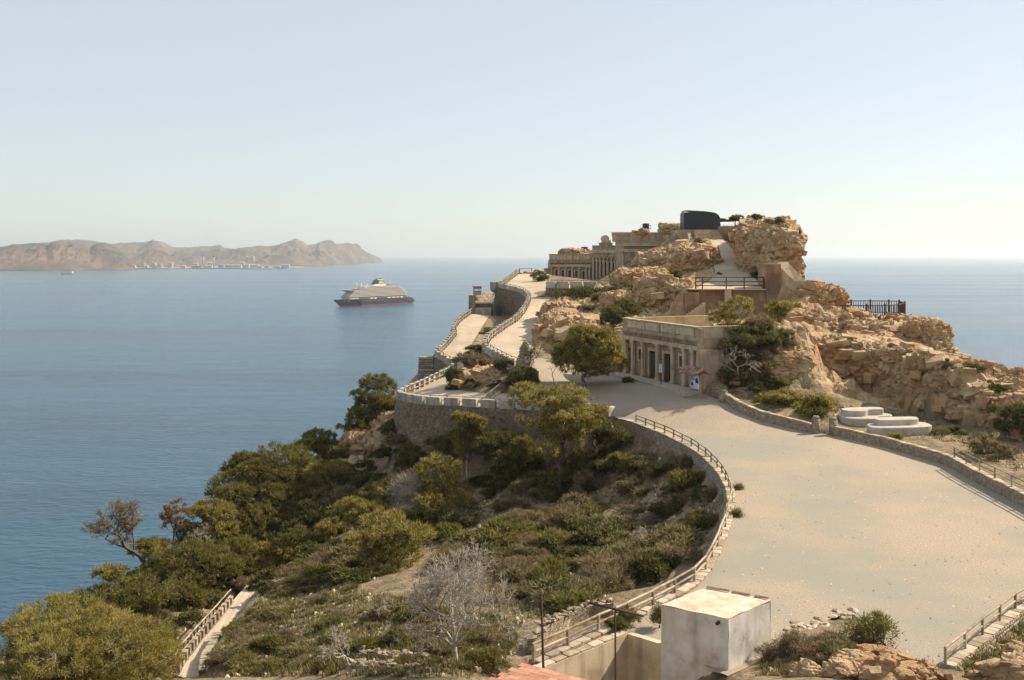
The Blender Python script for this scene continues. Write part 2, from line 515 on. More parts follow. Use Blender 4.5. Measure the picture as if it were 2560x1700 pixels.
# near slope climbing to the viewpoint
tpts(*[P(*q) for q in [(1000, 1790, 36), (600, 1790, 42), (200, 1850, 38), (1300, 1760, 33), (1600, 1800, 30), (1900, 1720, 38), (2100, 1690, 41), (2200, 1710, 40), (2300, 1705, 41),
                       (2050, 1630, 44), (2140, 1610, 45.5), (2440, 1705, 42), (2520, 1640, 46), (2600, 1590, 49), (2800, 1560, 50), (2500, 1760, 38)]])
tpts(W(1, 38, PLZ - 3.4), W(4, 37, PLZ - 3.4), W(5.2, 45.6, PLZ - 3.4), W(7.0, 44.4, PLZ - 3.4), W(2.0, 42.6, PLZ - 3.4), W(7.4, 39, PLZ - 3.2))
tpts(W(0, 9, 134), W(-25, 12, 131), W(25, 12, 132), W(0, 22, 127), W(-22, 24, 125), W(22, 24, 127), W(0, 0, 137.2), W(-30, -10, 134), W(30, -10, 135), W(60, 20, 124), W(-50, 25, 112), W(-70, 30, 90))
# garden terrace by the benches and the cliff foot
GZ = CAMZ - 17.35
tline(drop(offset([P(1850, 1025, 108), P(1900, 1047, 106)] + PZ_in, 0.8), -0.45))
CL_B = [W(*PH(x, y, 17.35).xy, GZ) for x, y in
        [(1955, 985), (2000, 993), (2053, 994), (2130, 1000), (2203, 1010), (2260, 1025), (2315, 1045), (2380, 1058), (2442, 1068), (2500, 1090), (2600, 1120), (2720, 1160)]]
tline(CL_B)
CL_T = [P(*q) for q in [(1950, 895, 122.3), (2000, 872, 122.8), (2060, 855, 122.5), (2123, 846, 121.5), (2181, 876, 118.3), (2251, 884, 114), (2346, 900, 106.8), (2410, 940, 103.5), (2490, 985, 98.5), (2560, 1010, 95.5), (2720, 1060, 91)]]
tline(CL_T)
SKY_R = [P(*q) for q in [(2090, 745, 150), (2120, 800, 145), (2180, 798, 150), (2262, 790, 152), (2311, 800, 145), (2340, 812, 140), (2362, 862, 131), (2442, 910, 122), (2490, 932, 117), (2522, 942, 114), (2560, 978, 110), (2720, 1040, 106)]]
tline(SKY_R)
tpts(*[p + Vector((8, 9, -9)) for p in SKY_R[2:]]); tpts(*[p + Vector((30, 40, -70)) for p in SKY_R])
tpts(P(2160, 845, 127), P(2220, 845, 126), P(2280, 860, 123), P(2140, 815, 138), P(2200, 815, 138))
# hill behind the columned building
tpts(*[P(*q) for q in [(1880, 832, 136), (1940, 800, 138), (1980, 760, 142), (2040, 720, 146), (2090, 740, 146), (2000, 850, 132)]])
tpts(W(24.0, 114.6, 127.0), W(25.6, 115.2, 129.0), W(28.2, 116.1, 131.6), W(31, 117.2, 132.5), W(34.5, 118.5, 132.6), W(36, 122, 132.2), W(36, 128, 131.5), W(25.5, 112.2, 124.9), W(28, 113.0, 126.4), W(31, 113.6, 127.0), W(35, 115, 126.8), W(26, 110.4, 123.9), W(30, 110.8, 124.2), W(35, 112.5, 124.6), W(38, 117, 126))
# platform, ramp, rock and terrace
PLAT = [P(1735, 724, 150), P(1915, 724, 150)]
RAMP_L = [P(*q) for q in [(1738, 722, 151), (1790, 692, 163), (1783, 654, 185), (1785, 625, 205), (1775, 600, 224)]]
RAMP_R = [P(*q) for q in [(1910, 722, 151), (1884, 691, 163), (1856, 655, 182), (1841, 631, 200), (1806, 598, 226)]]
tline(RAMP_L); tline(RAMP_R)
tpts(P(1740, 800, 149), P(1910, 800, 149), P(1700, 800, 148), P(1640, 800, 146))
tpts(*[W(x, y, z) for x, y, z in [(20, 136, 129), (26, 141, 129.5), (29, 134, 129), (16.5, 137.5, 128), (24.5, 121, 127.5), (30, 124, 128.5)]])
tpts(*[P(*q) for q in [(1390, 830, 152), (1400, 800, 160), (1420, 770, 170), (1440, 745, 180), (1400, 760, 182), (1500, 800, 150), (1560, 790, 150), (1500, 740, 172), (1560, 720, 172), (1620, 760, 155), (1660, 720, 165),
                       (1600, 700, 185), (1680, 660, 190), (1740, 630, 200), (1620, 660, 210), (1560, 700, 200), (1450, 890, 141), (1550, 850, 142)]])
TERR_Z = CAMZ - 6.9
tline([W(*P(x, 720, d).xy, TERR_Z) for x, d in [(1372, 206), (1440, 204), (1560, 203)]])
tpts(*[W(*P(x, 700, d).xy, TERR_Z) for x, d in [(1375, 240), (1400, 262), (1480, 262), (1560, 240), (1470, 230), (1570, 215)]])
tpts(P(1690, 600, 232), P(1700, 576, 236), P(1830, 576, 236), P(1700, 575, 262), P(1560, 612, 278), P(1480, 655, 284), P(1850, 575, 262))
# ground falling away behind the crest
tpts(*[P(*q) + Vector((dx, 0, dz)) for q, dx, dz in [((1300, 672, 262), 0, -3), ((1372, 680, 275), 0, -3), ((1260, 690, 245), -4, -6), ((2000, 640, 235), 0, -6), ((2010, 690, 190), 3, -4), ((2020, 720, 165), 4, -3)]])
tpts(*[W(x, y, z) for x, y, z in [(-30, 260, 90), (-10, 300, 80), (40, 320, 70), (90, 290, 60), (110, 230, 50), (120, 180, 55), (130, 120, 70), (160, 80, 70), (-40, 330, -20), (60, 400, -20), (160, 330, -20), (210, 200, -20), (230, 90, -20), (120, 40, 105), (90, -20, 120),
                                  (-60, 230, 40), (-90, 300, -20), (-110, 200, -20), (-120, 100, -20), (-130, 20, -20), (-90, 0, 60), (-90, -30, 60), (150, -30, 80), (240, -30, -20), (-130, -30, -20), (70, 262, 110), (85, 230, 105), (88, 190, 112)]])

def cdt(points, edges, faces=[], mode=0):
    vo, eo, fo, ov, oe, of = mgeo.delaunay_2d_cdt([Vector((p[0], p[1])) for p in points], edges, faces, mode, 1e-5)
    z = np.full(len(vo), np.nan)
    for i, src in enumerate(ov):
        if src: z[i] = np.mean([points[s][2] for s in src])
    nb = {}
    for a, b in eo:
        nb.setdefault(a, []).append(b); nb.setdefault(b, []).append(a)
    for i in np.where(np.isnan(z))[0]:
        k = [(1.0 / ((vo[i] - vo[j]).length + 1e-6), z[j]) for j in nb.get(i, []) if not np.isnan(z[j])]
        z[i] = sum(a * b for a, b in k) / sum(a for a, b in k) if k else PLZ
    return np.array([(v.x, v.y, zz) for v, zz in zip(vo, z)]), [tuple(f) for f in fo]

GV, GF = cdt(tv, te)

class Grid:
    def __init__(s, x0, x1, y0, y1, st):
        s.x0, s.y0, s.st = x0, y0, st
        s.nx = int((x1 - x0) / st) + 1; s.ny = int((y1 - y0) / st) + 1
        s.X, s.Y = np.meshgrid(x0 + np.arange(s.nx) * st, y0 + np.arange(s.ny) * st)
        s.Z = np.full(s.X.shape, -25.0)
    def raster(s, V, Fc):
        for f in Fc:
            a, b, c = V[f[0]], V[f[1]], V[f[2]]
            i0 = max(int((min(a[0], b[0], c[0]) - s.x0) / s.st), 0); i1 = min(int((max(a[0], b[0], c[0]) - s.x0) / s.st) + 2, s.nx)
            j0 = max(int((min(a[1], b[1], c[1]) - s.y0) / s.st), 0); j1 = min(int((max(a[1], b[1], c[1]) - s.y0) / s.st) + 2, s.ny)
            if i0 >= i1 or j0 >= j1: continue
            X, Y = s.X[j0:j1, i0:i1], s.Y[j0:j1, i0:i1]
            dt = (b[1] - c[1]) * (a[0] - c[0]) + (c[0] - b[0]) * (a[1] - c[1])
            if abs(dt) < 1e-9: continue
            u = ((b[1] - c[1]) * (X - c[0]) + (c[0] - b[0]) * (Y - c[1])) / dt
            v = ((c[1] - a[1]) * (X - c[0]) + (a[0] - c[0]) * (Y - c[1])) / dt
            w = 1 - u - v
            k = (u >= -1e-6) & (v >= -1e-6) & (w >= -1e-6)
            z = u * a[2] + v * b[2] + w * c[2]
            s.Z[j0:j1, i0:i1][k] = z[k]
    def at(s, x, y):
        i = (x - s.x0) / s.st; j = (y - s.y0) / s.st
        i0 = int(min(max(i, 0), s.nx - 2)); j0 = int(min(max(j, 0), s.ny - 2))
        a = min(max(i - i0, 0), 1); b = min(max(j - j0, 0), 1)
        Z = s.Z
        return (Z[j0, i0] * (1 - a) + Z[j0, i0 + 1] * a) * (1 - b) + (Z[j0 + 1, i0] * (1 - a) + Z[j0 + 1, i0 + 1] * a) * b

def inpoly(X, Y, poly):
    r = np.zeros(X.shape, bool)
    n = len(poly)
    for i in range(n):
        x1, y1 = poly[i][0], poly[i][1]; x2, y2 = poly[(i + 1) % n][0], poly[(i + 1) % n][1]
        c = ((y1 > Y) != (y2 > Y)) & (X < (x2 - x1) * (Y - y1) / ((y2 - y1) if y2 != y1 else 1e-9) + x1)
        r ^= c
    return r

def blur(Z, n=1):
    for _ in range(n):
        Z = (np.pad(Z, 1, mode='edge'))
        Z = (Z[:-2, 1:-1] + Z[2:, 1:-1] + Z[1:-1, :-2] + Z[1:-1, 2:] + 2 * Z[1:-1, 1:-1]) / 6
    return Z

TR_poly = TR_L + TR_R[::-1]
LO_poly = LO_L + LO_R[::-1]
UP_poly = UP_L + UP_R[::-1]
RAMP_poly = RAMP_L + RAMP_R[::-1]
TERR_poly = [W(*P(x, 700, d).xy, 0) for x, d in [(1374, 205), (1560, 203), (1575, 240), (1560, 262), (1374, 264)]]
G = Grid(-60, 84, 26, 292, 0.36)
G.raster(GV, GF)
flat = np.zeros(G.X.shape)
for pl in (PLAZA_B, LO_poly, UP_poly, RAMP_poly, TERR_poly, TR_poly):
    flat = np.maximum(flat, inpoly(G.X, G.Y, [(p[0], p[1]) for p in pl]).astype(float))
fb = np.clip(blur(flat, 3) * 1.6, 0, 1)
Zs = blur(G.Z, 2)
Z0 = np.where(flat > 0, G.Z, Zs)
pts3 = np.stack([G.X.ravel(), G.Y.ravel(), Z0.ravel()], 1)
n1 = fbm(pts3 * 0.18, 4, 3).reshape(G.X.shape)
n2 = ridged(pts3 * 0.55, 4, 9).reshape(G.X.shape)
n3 = fbm(pts3 * 1.9, 3, 21).reshape(G.X.shape)
rough_amp = (1 - fb)
gx = np.gradient(Zs, axis=1) / G.st; gy = np.gradient(Zs, axis=0) / G.st
steep = np.clip(np.hypot(gx, gy) - 0.25, 0, 1)
FORT_poly = [(14.2, 130.2), (20.9, 113.7), (33.9, 119.0), (27.2, 136.0)]
fp = inpoly(G.X, G.Y, FORT_poly)
Z0 = np.where(fp, np.minimum(Z0, 124.0), Z0)
rough_amp = np.where(fp, 0, rough_amp)
PIT_poly = [(-1.2, 41.2), (5.52, 47.35), (7.15, 46.25), (8.2, 41.5), (6.5, 33), (-5, 33)]
pt = inpoly(G.X, G.Y, PIT_poly)
Z0 = np.where(pt, np.minimum(Z0, PLZ - 3.4), Z0)
rough_amp = np.where(pt, 0.1, rough_amp)
ROCKY = [(13, 139), (2.2, 146), (2.6, 178), (9, 206), (20, 203), (24, 214), (38, 232), (58, 240), (84, 240), (84, 96), (60, 99), (47, 105), (36, 113), (23.5, 111.5), (24, 116), (35.5, 120.5), (28.5, 137.5)]
rk = blur(inpoly(G.X, G.Y, ROCKY).astype(float), 4) * (1 - fb) * (1 - fp)
fa, ea = facets(pts3 * np.array([.40, .40, .5]), 301)
fb2, eb2 = facets(pts3 * np.array([1.05, 1.05, 1.3]), 311)
rel = (fa * .9 - .35 * np.exp(-(ea * 9) ** 2) + fb2 * .38 - .18 * np.exp(-(eb2 * 8) ** 2)).reshape(G.X.shape)
G.Z = Z0 + rk * rel * (.45 + .8 * steep) + rough_amp * (0.35 * n1 + (0.12 + 0.55 * steep) * n2 * 0.55 + (0.07 + 0.12 * steep) * n3) - 0.22 * flat
NX = G.nx
idx = np.arange(G.nx * G.ny).reshape(G.ny, G.nx)
quads = np.stack([idx[:-1, :-1], idx[:-1, 1:], idx[1:, 1:], idx[1:, :-1]], -1).reshape(-1, 4)

SOIL = lin((196, 164, 122)); DRY = lin((165, 135, 92)); ROCKC = lin((205, 168, 120))
m_soil = pmat('dry_soil', [(0.14, 0.098, 0.056), (0.31, 0.22, 0.132), (0.45, 0.335, 0.21)], scale=2.4, bump=1.0, bscale=3.0, bdist=0.35, detail=10,
              cols2=(0.12, 0.105, 0.045), scale2=0.45, fac2=0.8)
ter = add('terrain', mesh_np('terrain', np.stack([G.X.ravel(), G.Y.ravel(), G.Z.ravel()], 1), quads, m_soil, True))
tag(ter, 'dry stony headland sloping down to the sea', None, None, 'structure')
# coarse skirt of the headland beyond the detailed grid
G2 = Grid(-130, 240, -30, 400, 5.0)
G2.raster(GV, GF)
ins = (G2.X > -56) & (G2.X < 80) & (G2.Y > 30) & (G2.Y < 288)
i2 = np.arange(G2.nx * G2.ny).reshape(G2.ny, G2.nx)
q2 = np.stack([i2[:-1, :-1], i2[:-1, 1:], i2[1:, 1:], i2[1:, :-1]], -1).reshape(-1, 4)
q2 = q2[~ins.ravel()[q2].all(1)]
p2 = np.stack([G2.X.ravel(), G2.Y.ravel(), G2.Z.ravel()], 1)
p2[:, 2] -= 0.6
p2[:, 2] += fbm(p2 * 0.06, 4, 5) * 2.0 * (p2[:, 2] < 100)
sk = add('terrain', mesh_np('terrain', p2, q2, m_soil, True))
tag(sk, 'outer slopes of the headland dropping to the sea', None, None, 'structure')

def ground(x, y):
    return G.at(x, y)

def hit(px, py, d0=30.0, d1=300.0, step=0.25):
    """first terrain point along the ray through a photo pixel"""
    d = d0
    while d < d1:
        x = (px - 1280) * d / F; z = CAMZ - (py - HOR) * d / F
        if z < G.at(x, d): return Vector((x, d, G.at(x, d)))
        d += step
    return None

# ------------------------------------------------------------------ road and plaza sheets
m_gravel = pmat('gravel', [(0.17, 0.13, 0.088), (0.335, 0.26, 0.185), (0.39, 0.31, 0.222), (0.53, 0.445, 0.34)], scale=8.5, bump=0.6, bscale=16.0, bdist=0.04, detail=10,
                cols2=(0.265, 0.245, 0.20), scale2=0.085, fac2=0.85)
m_road = pmat('packed_sand', [(0.40, 0.31, 0.215), (0.50, 0.40, 0.285), (0.57, 0.465, 0.34)], scale=4.0, bump=0.4, bscale=9.0, bdist=0.04,
              cols2=(0.34, 0.285, 0.2), scale2=0.2, fac2=0.6)
def sheet(name, bpts, ipts, mat, lift=0.0):
    pts = [tuple(p) for p in bpts] + [tuple(p) for p in ipts]
    n = len(bpts)
    V, Fc = cdt(pts, [(i, (i + 1) % n) for i in range(n)], [], 1)
    V = V.copy(); V[:, 2] += lift
    o = add(name, mesh_np(name, V, Fc, mat, True))
    me = o.data
    bm = bmesh.new(); bm.from_mesh(me)
    for f in bm.faces:
        if f.normal.z < 0: f.normal_flip()
    bm.to_mesh(me); bm.free()
    return tag(o, None, None, None, 'structure')
def strip(name, A, B, mat, n=80, lift=0.0, k=8):
    A, B = resample(smooth_line(A, 1), n=n), resample(smooth_line(B, 1), n=n)
    V, Q = [], []
    for i in range(n):
        for j in range(k + 1):
            p = A[i].lerp(B[i], j / k); V.append((p.x, p.y, p.z + lift + 0.03 * math.sin(j * 1.7 + i * .3)))
    for i in range(n - 1):
        for j in range(k):
            a = i * (k + 1) + j
            Q.append((a, a + 1, a + k + 2, a + k + 1))
    o = add(name, mesh_np(name, np.array(V), Q, mat, True))
    bm = bmesh.new(); bm.from_mesh(o.data)
    bmesh.ops.recalc_face_normals(bm, faces=bm.faces)
    if sum(f.normal.z for f in bm.faces) < 0:
        for f in bm.faces: f.normal_flip()
    bm.to_mesh(o.data); bm.free()
    return tag(o, None, None, None, 'structure')
plz = sheet('plaza', PLAZA_B, PLAZA_I, m_gravel); plz['label'] = 'wide open gravel plaza inside the curved fence'
r1 = strip('lower_road', LO_L, offset(LO_R, 0.0), m_road, lift=0.004); r1['label'] = 'lower sandy road winding behind the battlement'
r2 = strip('upper_road', UP_L, UP_R, m_road, lift=0.008); r2['label'] = 'upper sandy road climbing to the fort'
r3 = strip('ramp', RAMP_L, RAMP_R, m_road); r3['label'] = 'straight sandy ramp climbing to the gun'
r4 = strip('trail', TR_L, TR_R, m_road); r4['label'] = 'narrow sandy trail descending among the pines'
r5 = sheet('upper_terrace', [Vector((p.x, p.y, TERR_Z)) for p in TERR_poly], [], m_road); r5['label'] = 'sandy terrace in front of the upper fort'
# ------------------------------------------------------------------ sea
def sea_material():
    m = bpy.data.materials.new('sea_water'); m.use_nodes = True
    nt = m.node_tree; N, L = nt.nodes, nt.links
    b = N['Principled BSDF']
    b.inputs['Roughness'].default_value = 0.16
    b.inputs['IOR'].default_value = 1.33
    b.inputs['Specular IOR Level'].default_value = 0.5
    g = N.new('ShaderNodeNewGeometry')
    # broad wind lanes tint the water
    mp = N.new('ShaderNodeMapping'); mp.inputs['Scale'].default_value = (0.0006, 0.004, 1); mp.inputs['Rotation'].default_value = (0, 0, 0.12)
    L.new(g.outputs['Position'], mp.inputs['Vector'])
    n0 = N.new('ShaderNodeTexNoise'); n0.inputs['Scale'].default_value = 1.0; n0.inputs['Detail'].default_value = 5
    L.new(mp.outputs[0], n0.inputs['Vector'])
    cr = N.new('ShaderNodeValToRGB')
    cr.color_ramp.elements[0].position = 0.3; cr.color_ramp.elements[0].color = (0.016, 0.068, 0.125, 1)
    cr.color_ramp.elements[1].position = 0.7; cr.color_ramp.elements[1].color = (0.030, 0.105, 0.175, 1)
    L.new(n0.outputs['Fac'], cr.inputs['Fac']); L.new(cr.outputs['Color'], b.inputs['Base Color'])
    rr = N.new('ShaderNodeMapRange'); rr.inputs[1].default_value = 0.3; rr.inputs[2].default_value = 0.7
    rr.inputs[3].default_value = 0.13; rr.inputs[4].default_value = 0.24
    L.new(n0.outputs['Fac'], rr.inputs[0]); L.new(rr.outputs[0], b.inputs['Roughness'])
    # chop and swell
    mp2 = N.new('ShaderNodeMapping'); mp2.inputs['Scale'].default_value = (0.10, 0.22, 1); mp2.inputs['Rotation'].default_value = (0, 0, -0.25)
    L.new(g.outputs['Position'], mp2.inputs['Vector'])
    n1 = N.new('ShaderNodeTexNoise'); n1.inputs['Scale'].default_value = 1.0; n1.inputs['Detail'].default_value = 7; n1.inputs['Roughness'].default_value = 0.6
    n1.inputs['Distortion'].default_value = 0.5
    L.new(mp2.outputs[0], n1.inputs['Vector'])
    b1 = N.new('ShaderNodeBump'); b1.inputs['Strength'].default_value = 1.0; b1.inputs['Distance'].default_value = 3.2
    L.new(n1.outputs['Fac'], b1.inputs['Height'])
    mp3 = N.new('ShaderNodeMapping'); mp3.inputs['Scale'].default_value = (0.012, 0.03, 1); mp3.inputs['Rotation'].default_value = (0, 0, 0.3)
    L.new(g.outputs['Position'], mp3.inputs['Vector'])
    n2 = N.new('ShaderNodeTexNoise'); n2.inputs['Scale'].default_value = 1.0; n2.inputs['Detail'].default_value = 4
    L.new(mp3.outputs[0], n2.inputs['Vector'])
    b2 = N.new('ShaderNodeBump'); b2.inputs['Strength'].default_value = 0.6; b2.inputs['Distance'].default_value = 6.0
    L.new(n2.outputs['Fac'], b2.inputs['Height']); L.new(b1.outputs['Normal'], b2.inputs['Normal'])
    L.new(b2.outputs['Normal'], b.inputs['Normal'])
    return m
m_sea = sea_material()
sb = MB()
xs = [-60000, -20000, -6000, -1500, 0, 1500, 6000, 20000, 60000]; ys = [-2500, -300, 0, 300, 800, 2000, 5000, 12000, 30000, 70000]
for i in range(len(xs) - 1):
    for j in range(len(ys) - 1):
        sb.poly([(xs[i], ys[j], 0), (xs[i + 1], ys[j], 0), (xs[i + 1], ys[j + 1], 0), (xs[i], ys[j + 1], 0)])
sea = sb.build('sea', m_sea)
tag(sea, 'calm blue open sea', None, None, 'structure')
wk = MB()
m_wake = pmat('wake_foam', [(0.10, 0.17, 0.25), (0.20, 0.28, 0.36)], scale=0.05, rough=0.5)

# ------------------------------------------------------------------ mountains across the bay
m_mtn = pmat('far_hills', [(0.022, 0.022, 0.016), (0.055, 0.046, 0.033), (0.14, 0.10, 0.066)], scale=0.006, bump=0.0, detail=9,
             cols2=(0.20, 0.125, 0.075), scale2=0.0016, fac2=0.7)
def range_mesh(name, label, sky_px, d_ridge, shore, depth, seed, amp=0.3, nu=360, nv=70):
    """a range: skyline pixels (x, y), distance to the ridge, shoreline (x, distance) list, back slope depth"""
    xs_ = np.linspace(sky_px[0][0], sky_px[-1][0], nu)
    sy = np.interp(xs_, [p[0] for p in sky_px], [p[1] for p in sky_px])
    dr = np.interp(xs_, [p[0] for p in d_ridge], [p[1] for p in d_ridge])
    ds = np.interp(xs_, [p[0] for p in shore], [p[1] for p in shore])
    H = np.maximum(CAMZ - (sy - HOR) * dr / F, 2.0)
    V = np.zeros((nv, nu, 3))
    for j in range(nv):
        t = j / (nv - 1)
        if t < 0.72:
            k = t / 0.72
            d = ds + (dr - ds) * k
            z = H * (k ** 0.85)
        else:
            k = (t - 0.72) / 0.28
            d = dr + depth * k
            z = H * (1 - k) ** 0.9 - 6 * k
        V[j, :, 0] = (xs_ - 1280) * d / F; V[j, :, 1] = d; V[j, :, 2] = z
        env = math.sin(math.pi * min(t / 0.72, 1.0)) if t < 0.72 else 0.4 * k
        q = np.stack([V[j, :, 0] * 0.0022, V[j, :, 1] * 0.0009, np.full(nu, seed * 1.3)], 1)
        V[j, :, 2] += env * H * amp * 1.9 * (ridged(q, 5, seed) - 0.3) + env * 34 * fbm(q * 9, 4, seed + 2) + (8 * fbm(q * 6, 3, seed + 4) if 0.6 < t < .8 else 0)
        if t < 0.72: V[j, :, 2] = np.maximum(V[j, :, 2], -3 + 3 * k)
    V[0, :, 2] = -4
    ii = np.arange(nu * nv).reshape(nv, nu)
    qd = np.stack([ii[:-1, :-1], ii[:-1, 1:], ii[1:, 1:], ii[1:, :-1]], -1).reshape(-1, 4)
    o = add(name, mesh_np(name, V.reshape(-1, 3), qd, m_mtn, True))
    return tag(o, label, None, None, 'structure')
def r2(pts):            # pixels measured in a 2.227x enlargement of the strip starting at y = 560
    return [(x / 2.2274, 560 + y / 2.2274) for x, y in pts]
range_mesh('mountains', 'hazy back range of blue-grey mountains', r2([(-600, 150), (-200, 120), (0, 125), (250, 100), (420, 88), (520, 92), (620, 110), (700, 104), (800, 100), (850, 90), (900, 97), (970, 130), (1060, 130), (1110, 125), (1170, 124), (1225, 113), (1250, 132), (1330, 140), (1440, 120), (1500, 122), (1560, 117), (1700, 140)]),
           [(-300, 13500), (800, 16000)], [(-300, 11000), (800, 13500)], 3000, 3, 0.28)
range_mesh('hills', 'brown scrubby hills ending in cliffs at the water', r2([(-700, 150), (-300, 110), (0, 130), (100, 112), (190, 106), (240, 110), (260, 122), (300, 97), (340, 95), (420, 105), (460, 112), (500, 130), (540, 108), (580, 107), (640, 125), (680, 150), (715, 190), (740, 235), (770, 258)]),
           [(-300, 10400), (200, 9700), (350, 9900)], [(-300, 8450), (120, 8500), (250, 8700), (350, 8950)], 1500, 11, 0.36, 420, 90)
range_mesh('hills', 'dark cone shaped hill behind the harbour', r2([(600, 235), (650, 215), (700, 205), (760, 180), (830, 140), (870, 132), (910, 145), (960, 180), (1000, 205), (1050, 222)]),
           [(0, 11300), (900, 11300)], [(0, 10400), (900, 10400)], 1300, 19, 0.3, 120, 40)
range_mesh('hills', 'grey green middle range behind the chimneys', r2([(900, 215), (960, 165), (1040, 150), (1150, 152), (1270, 150), (1330, 132), (1400, 128), (1440, 120), (1490, 124), (1560, 116), (1620, 130), (1700, 170), (1800, 200)]),
           [(0, 13200), (900, 13200)], [(0, 11800), (900, 11800)], 1500, 27, 0.26, 160, 40)
range_mesh('headland', 'long jagged headland running out to sea', r2([(1380, 222), (1420, 200), (1480, 165), (1540, 130), (1580, 108), (1620, 92), (1645, 80), (1670, 92), (1685, 94), (1710, 115), (1760, 110), (1790, 96), (1830, 88), (1855, 95), (1870, 110), (1900, 108), (1945, 104), (1965, 112), (1980, 108), (2000, 116), (2015, 140), (2050, 160), (2090, 178), (2120, 195), (2134, 212)]),
           [(600, 12600), (800, 14200), (960, 19500)], [(600, 10400), (720, 11200), (800, 12400), (880, 15000), (960, 18600)], 1600, 35, 0.34, 420, 90)
# harbour flat with the works on it
m_flat = pmat('harbour_ground', [(0.20, 0.17, 0.13), (0.34, 0.29, 0.22)], scale=0.01, detail=6)
hf = MB()
def at_sea(px, d): return ((px - 1280) * d / F, d)
hf.prism([at_sea(318, 9800), at_sea(420, 9650), at_sea(470, 9850), at_sea(560, 9900), at_sea(640, 9800), at_sea(750, 10300), at_sea(760, 11200), at_sea(640, 12200), at_sea(330, 11200)], -5, 9)
tag(hf.build('harbour_flat', m_flat), 'flat harbour ground at the foot of the far hills', None, None, 'structure')
m_pale = pmat('pale_paint', [(0.34, 0.32, 0.29), (0.42, 0.395, 0.355)], scale=0.02, rough=0.6)
m_grey = pmat('works_grey', [(0.30, 0.30, 0.29), (0.42, 0.42, 0.40)], scale=0.02, rough=0.7)
m_bluep = pmat('works_blue', [(0.16, 0.24, 0.36), (0.22, 0.30, 0.42)], scale=0.02, rough=0.6)
m_dark = pmat('dark_paint', [(0.02, 0.02, 0.025), (0.035, 0.035, 0.04)], scale=1.0, rough=0.5)
m_red = pmat('red_paint', [(0.35, 0.03, 0.05), (0.42, 0.045, 0.07)], scale=0.1, rough=0.45)
def r5(x, y): return (280 + x / 4.919, 580 + y / 4.919)
HZ = 9.0
def chimney(x, ytop, label):
    px, py = r5(x, ytop); d = 10200
    X, Y = at_sea(px, d); zt = CAMZ - (py - HOR) * d / F
    o = empty('chimney', (X, Y, HZ), 0, label, 'chimney', 'chimneys of the harbour works')
    m = MB(); m.tube((0, 0, 0), (0, 0, zt - HZ - 14), 9.5, 7.5, 16); m.build('stack', m_grey, o, smooth=True)
    m = MB(); m.tube((0, 0, zt - HZ - 14), (0, 0, zt - HZ), 8.4, 8.2, 16); m.build('rim', m_dark, o, smooth=True)
chimney(1122, 284, 'left one of the pair of tall grey harbour chimneys')
chimney(1250, 290, 'right one of the pair of tall grey harbour chimneys')
def tank(x, y, wpx, label, hill=0.0, dome=True):
    px, py = r5(x, y); d = 10050 if not hill else 11500
    X, Y = at_sea(px, d); r = wpx / 4.919 * d / F / 2
    zt = CAMZ - (py - HOR) * d / F
    zb = HZ if not hill else zt - r * 0.55 - 40
    o = empty('storage_tank', (X, Y, zb), 0, label, 'storage tank', 'white storage tanks by the harbour')
    hh = zt - zb - r * 0.22
    m = MB(); m.tube((0, 0, 0), (0, 0, hh), r, r, 28); m.build('shell', m_pale, o, smooth=False)
    m = MB()
    prof = [(r * 1.01, hh), (r * .85, hh + r * .12), (r * .5, hh + r * .2), (0.01, hh + r * .23)]
    for (ra, za), (rb, zb_) in zip(prof[:-1], prof[1:]):
        m.tube((0, 0, za), (0, 0, zb_), ra, rb, 28, False)
    m.build('roof', m_pale, o, smooth=True)
tank(390, 378, 38, 'slim tall white tank at the left end of the harbour')
tank(517, 376, 64, 'white tank with domed lid, second from the left')
tank(598, 388, 48, 'smallest low white domed tank between two bigger ones')
tank(720, 370, 72, 'widest white domed tank left of the chimneys')
tank(1662, 298, 52, 'left one of two white tanks up on the slope', 1)
tank(1726, 294, 58, 'right one of two white tanks up on the slope', 1)
def shed(x0, x1, y0, y1, d, mat, label, roofm=None, cat='warehouse'):
    a, b = r5(x0, y0), r5(x1, y1)
    X0, Y = at_sea(a[0], d); X1, _ = at_sea(b[0], d)
    zt = CAMZ - (a[1] - HOR) * d / F; zb = min(HZ, zt - 8); zt = zb + (zt - zb) * .72
    o = empty('harbour_shed', ((X0 + X1) / 2, Y, zb), 0, label, cat, 'low sheds and works along the far harbour')
    w = (X1 - X0) / 2; h = zt - zb
    m = MB(); m.box((-w, -18, 0), (w, 18, h * .8)); m.build('wall', mat, o)
    m = MB(); m.prism([(-w * 1.01, 0), (w * 1.01, 0), (w * 1.01, h * .02), (-w * 1.01, h * .02)], 0, 1); m = MB()
    for s in (-1, 1):
        m.poly([(-w * 1.02, s * 19, h * .8), (w * 1.02, s * 19, h * .8), (w * 1.02, 0, h), (-w * 1.02, 0, h)][::s])
    for s in (-1, 1):
        m.poly([(s * w * 1.02, -19, h * .8), (s * w * 1.02, 19, h * .8), (s * w * 1.02, 0, h)])
    m.build('roof', roofm or mat, o)
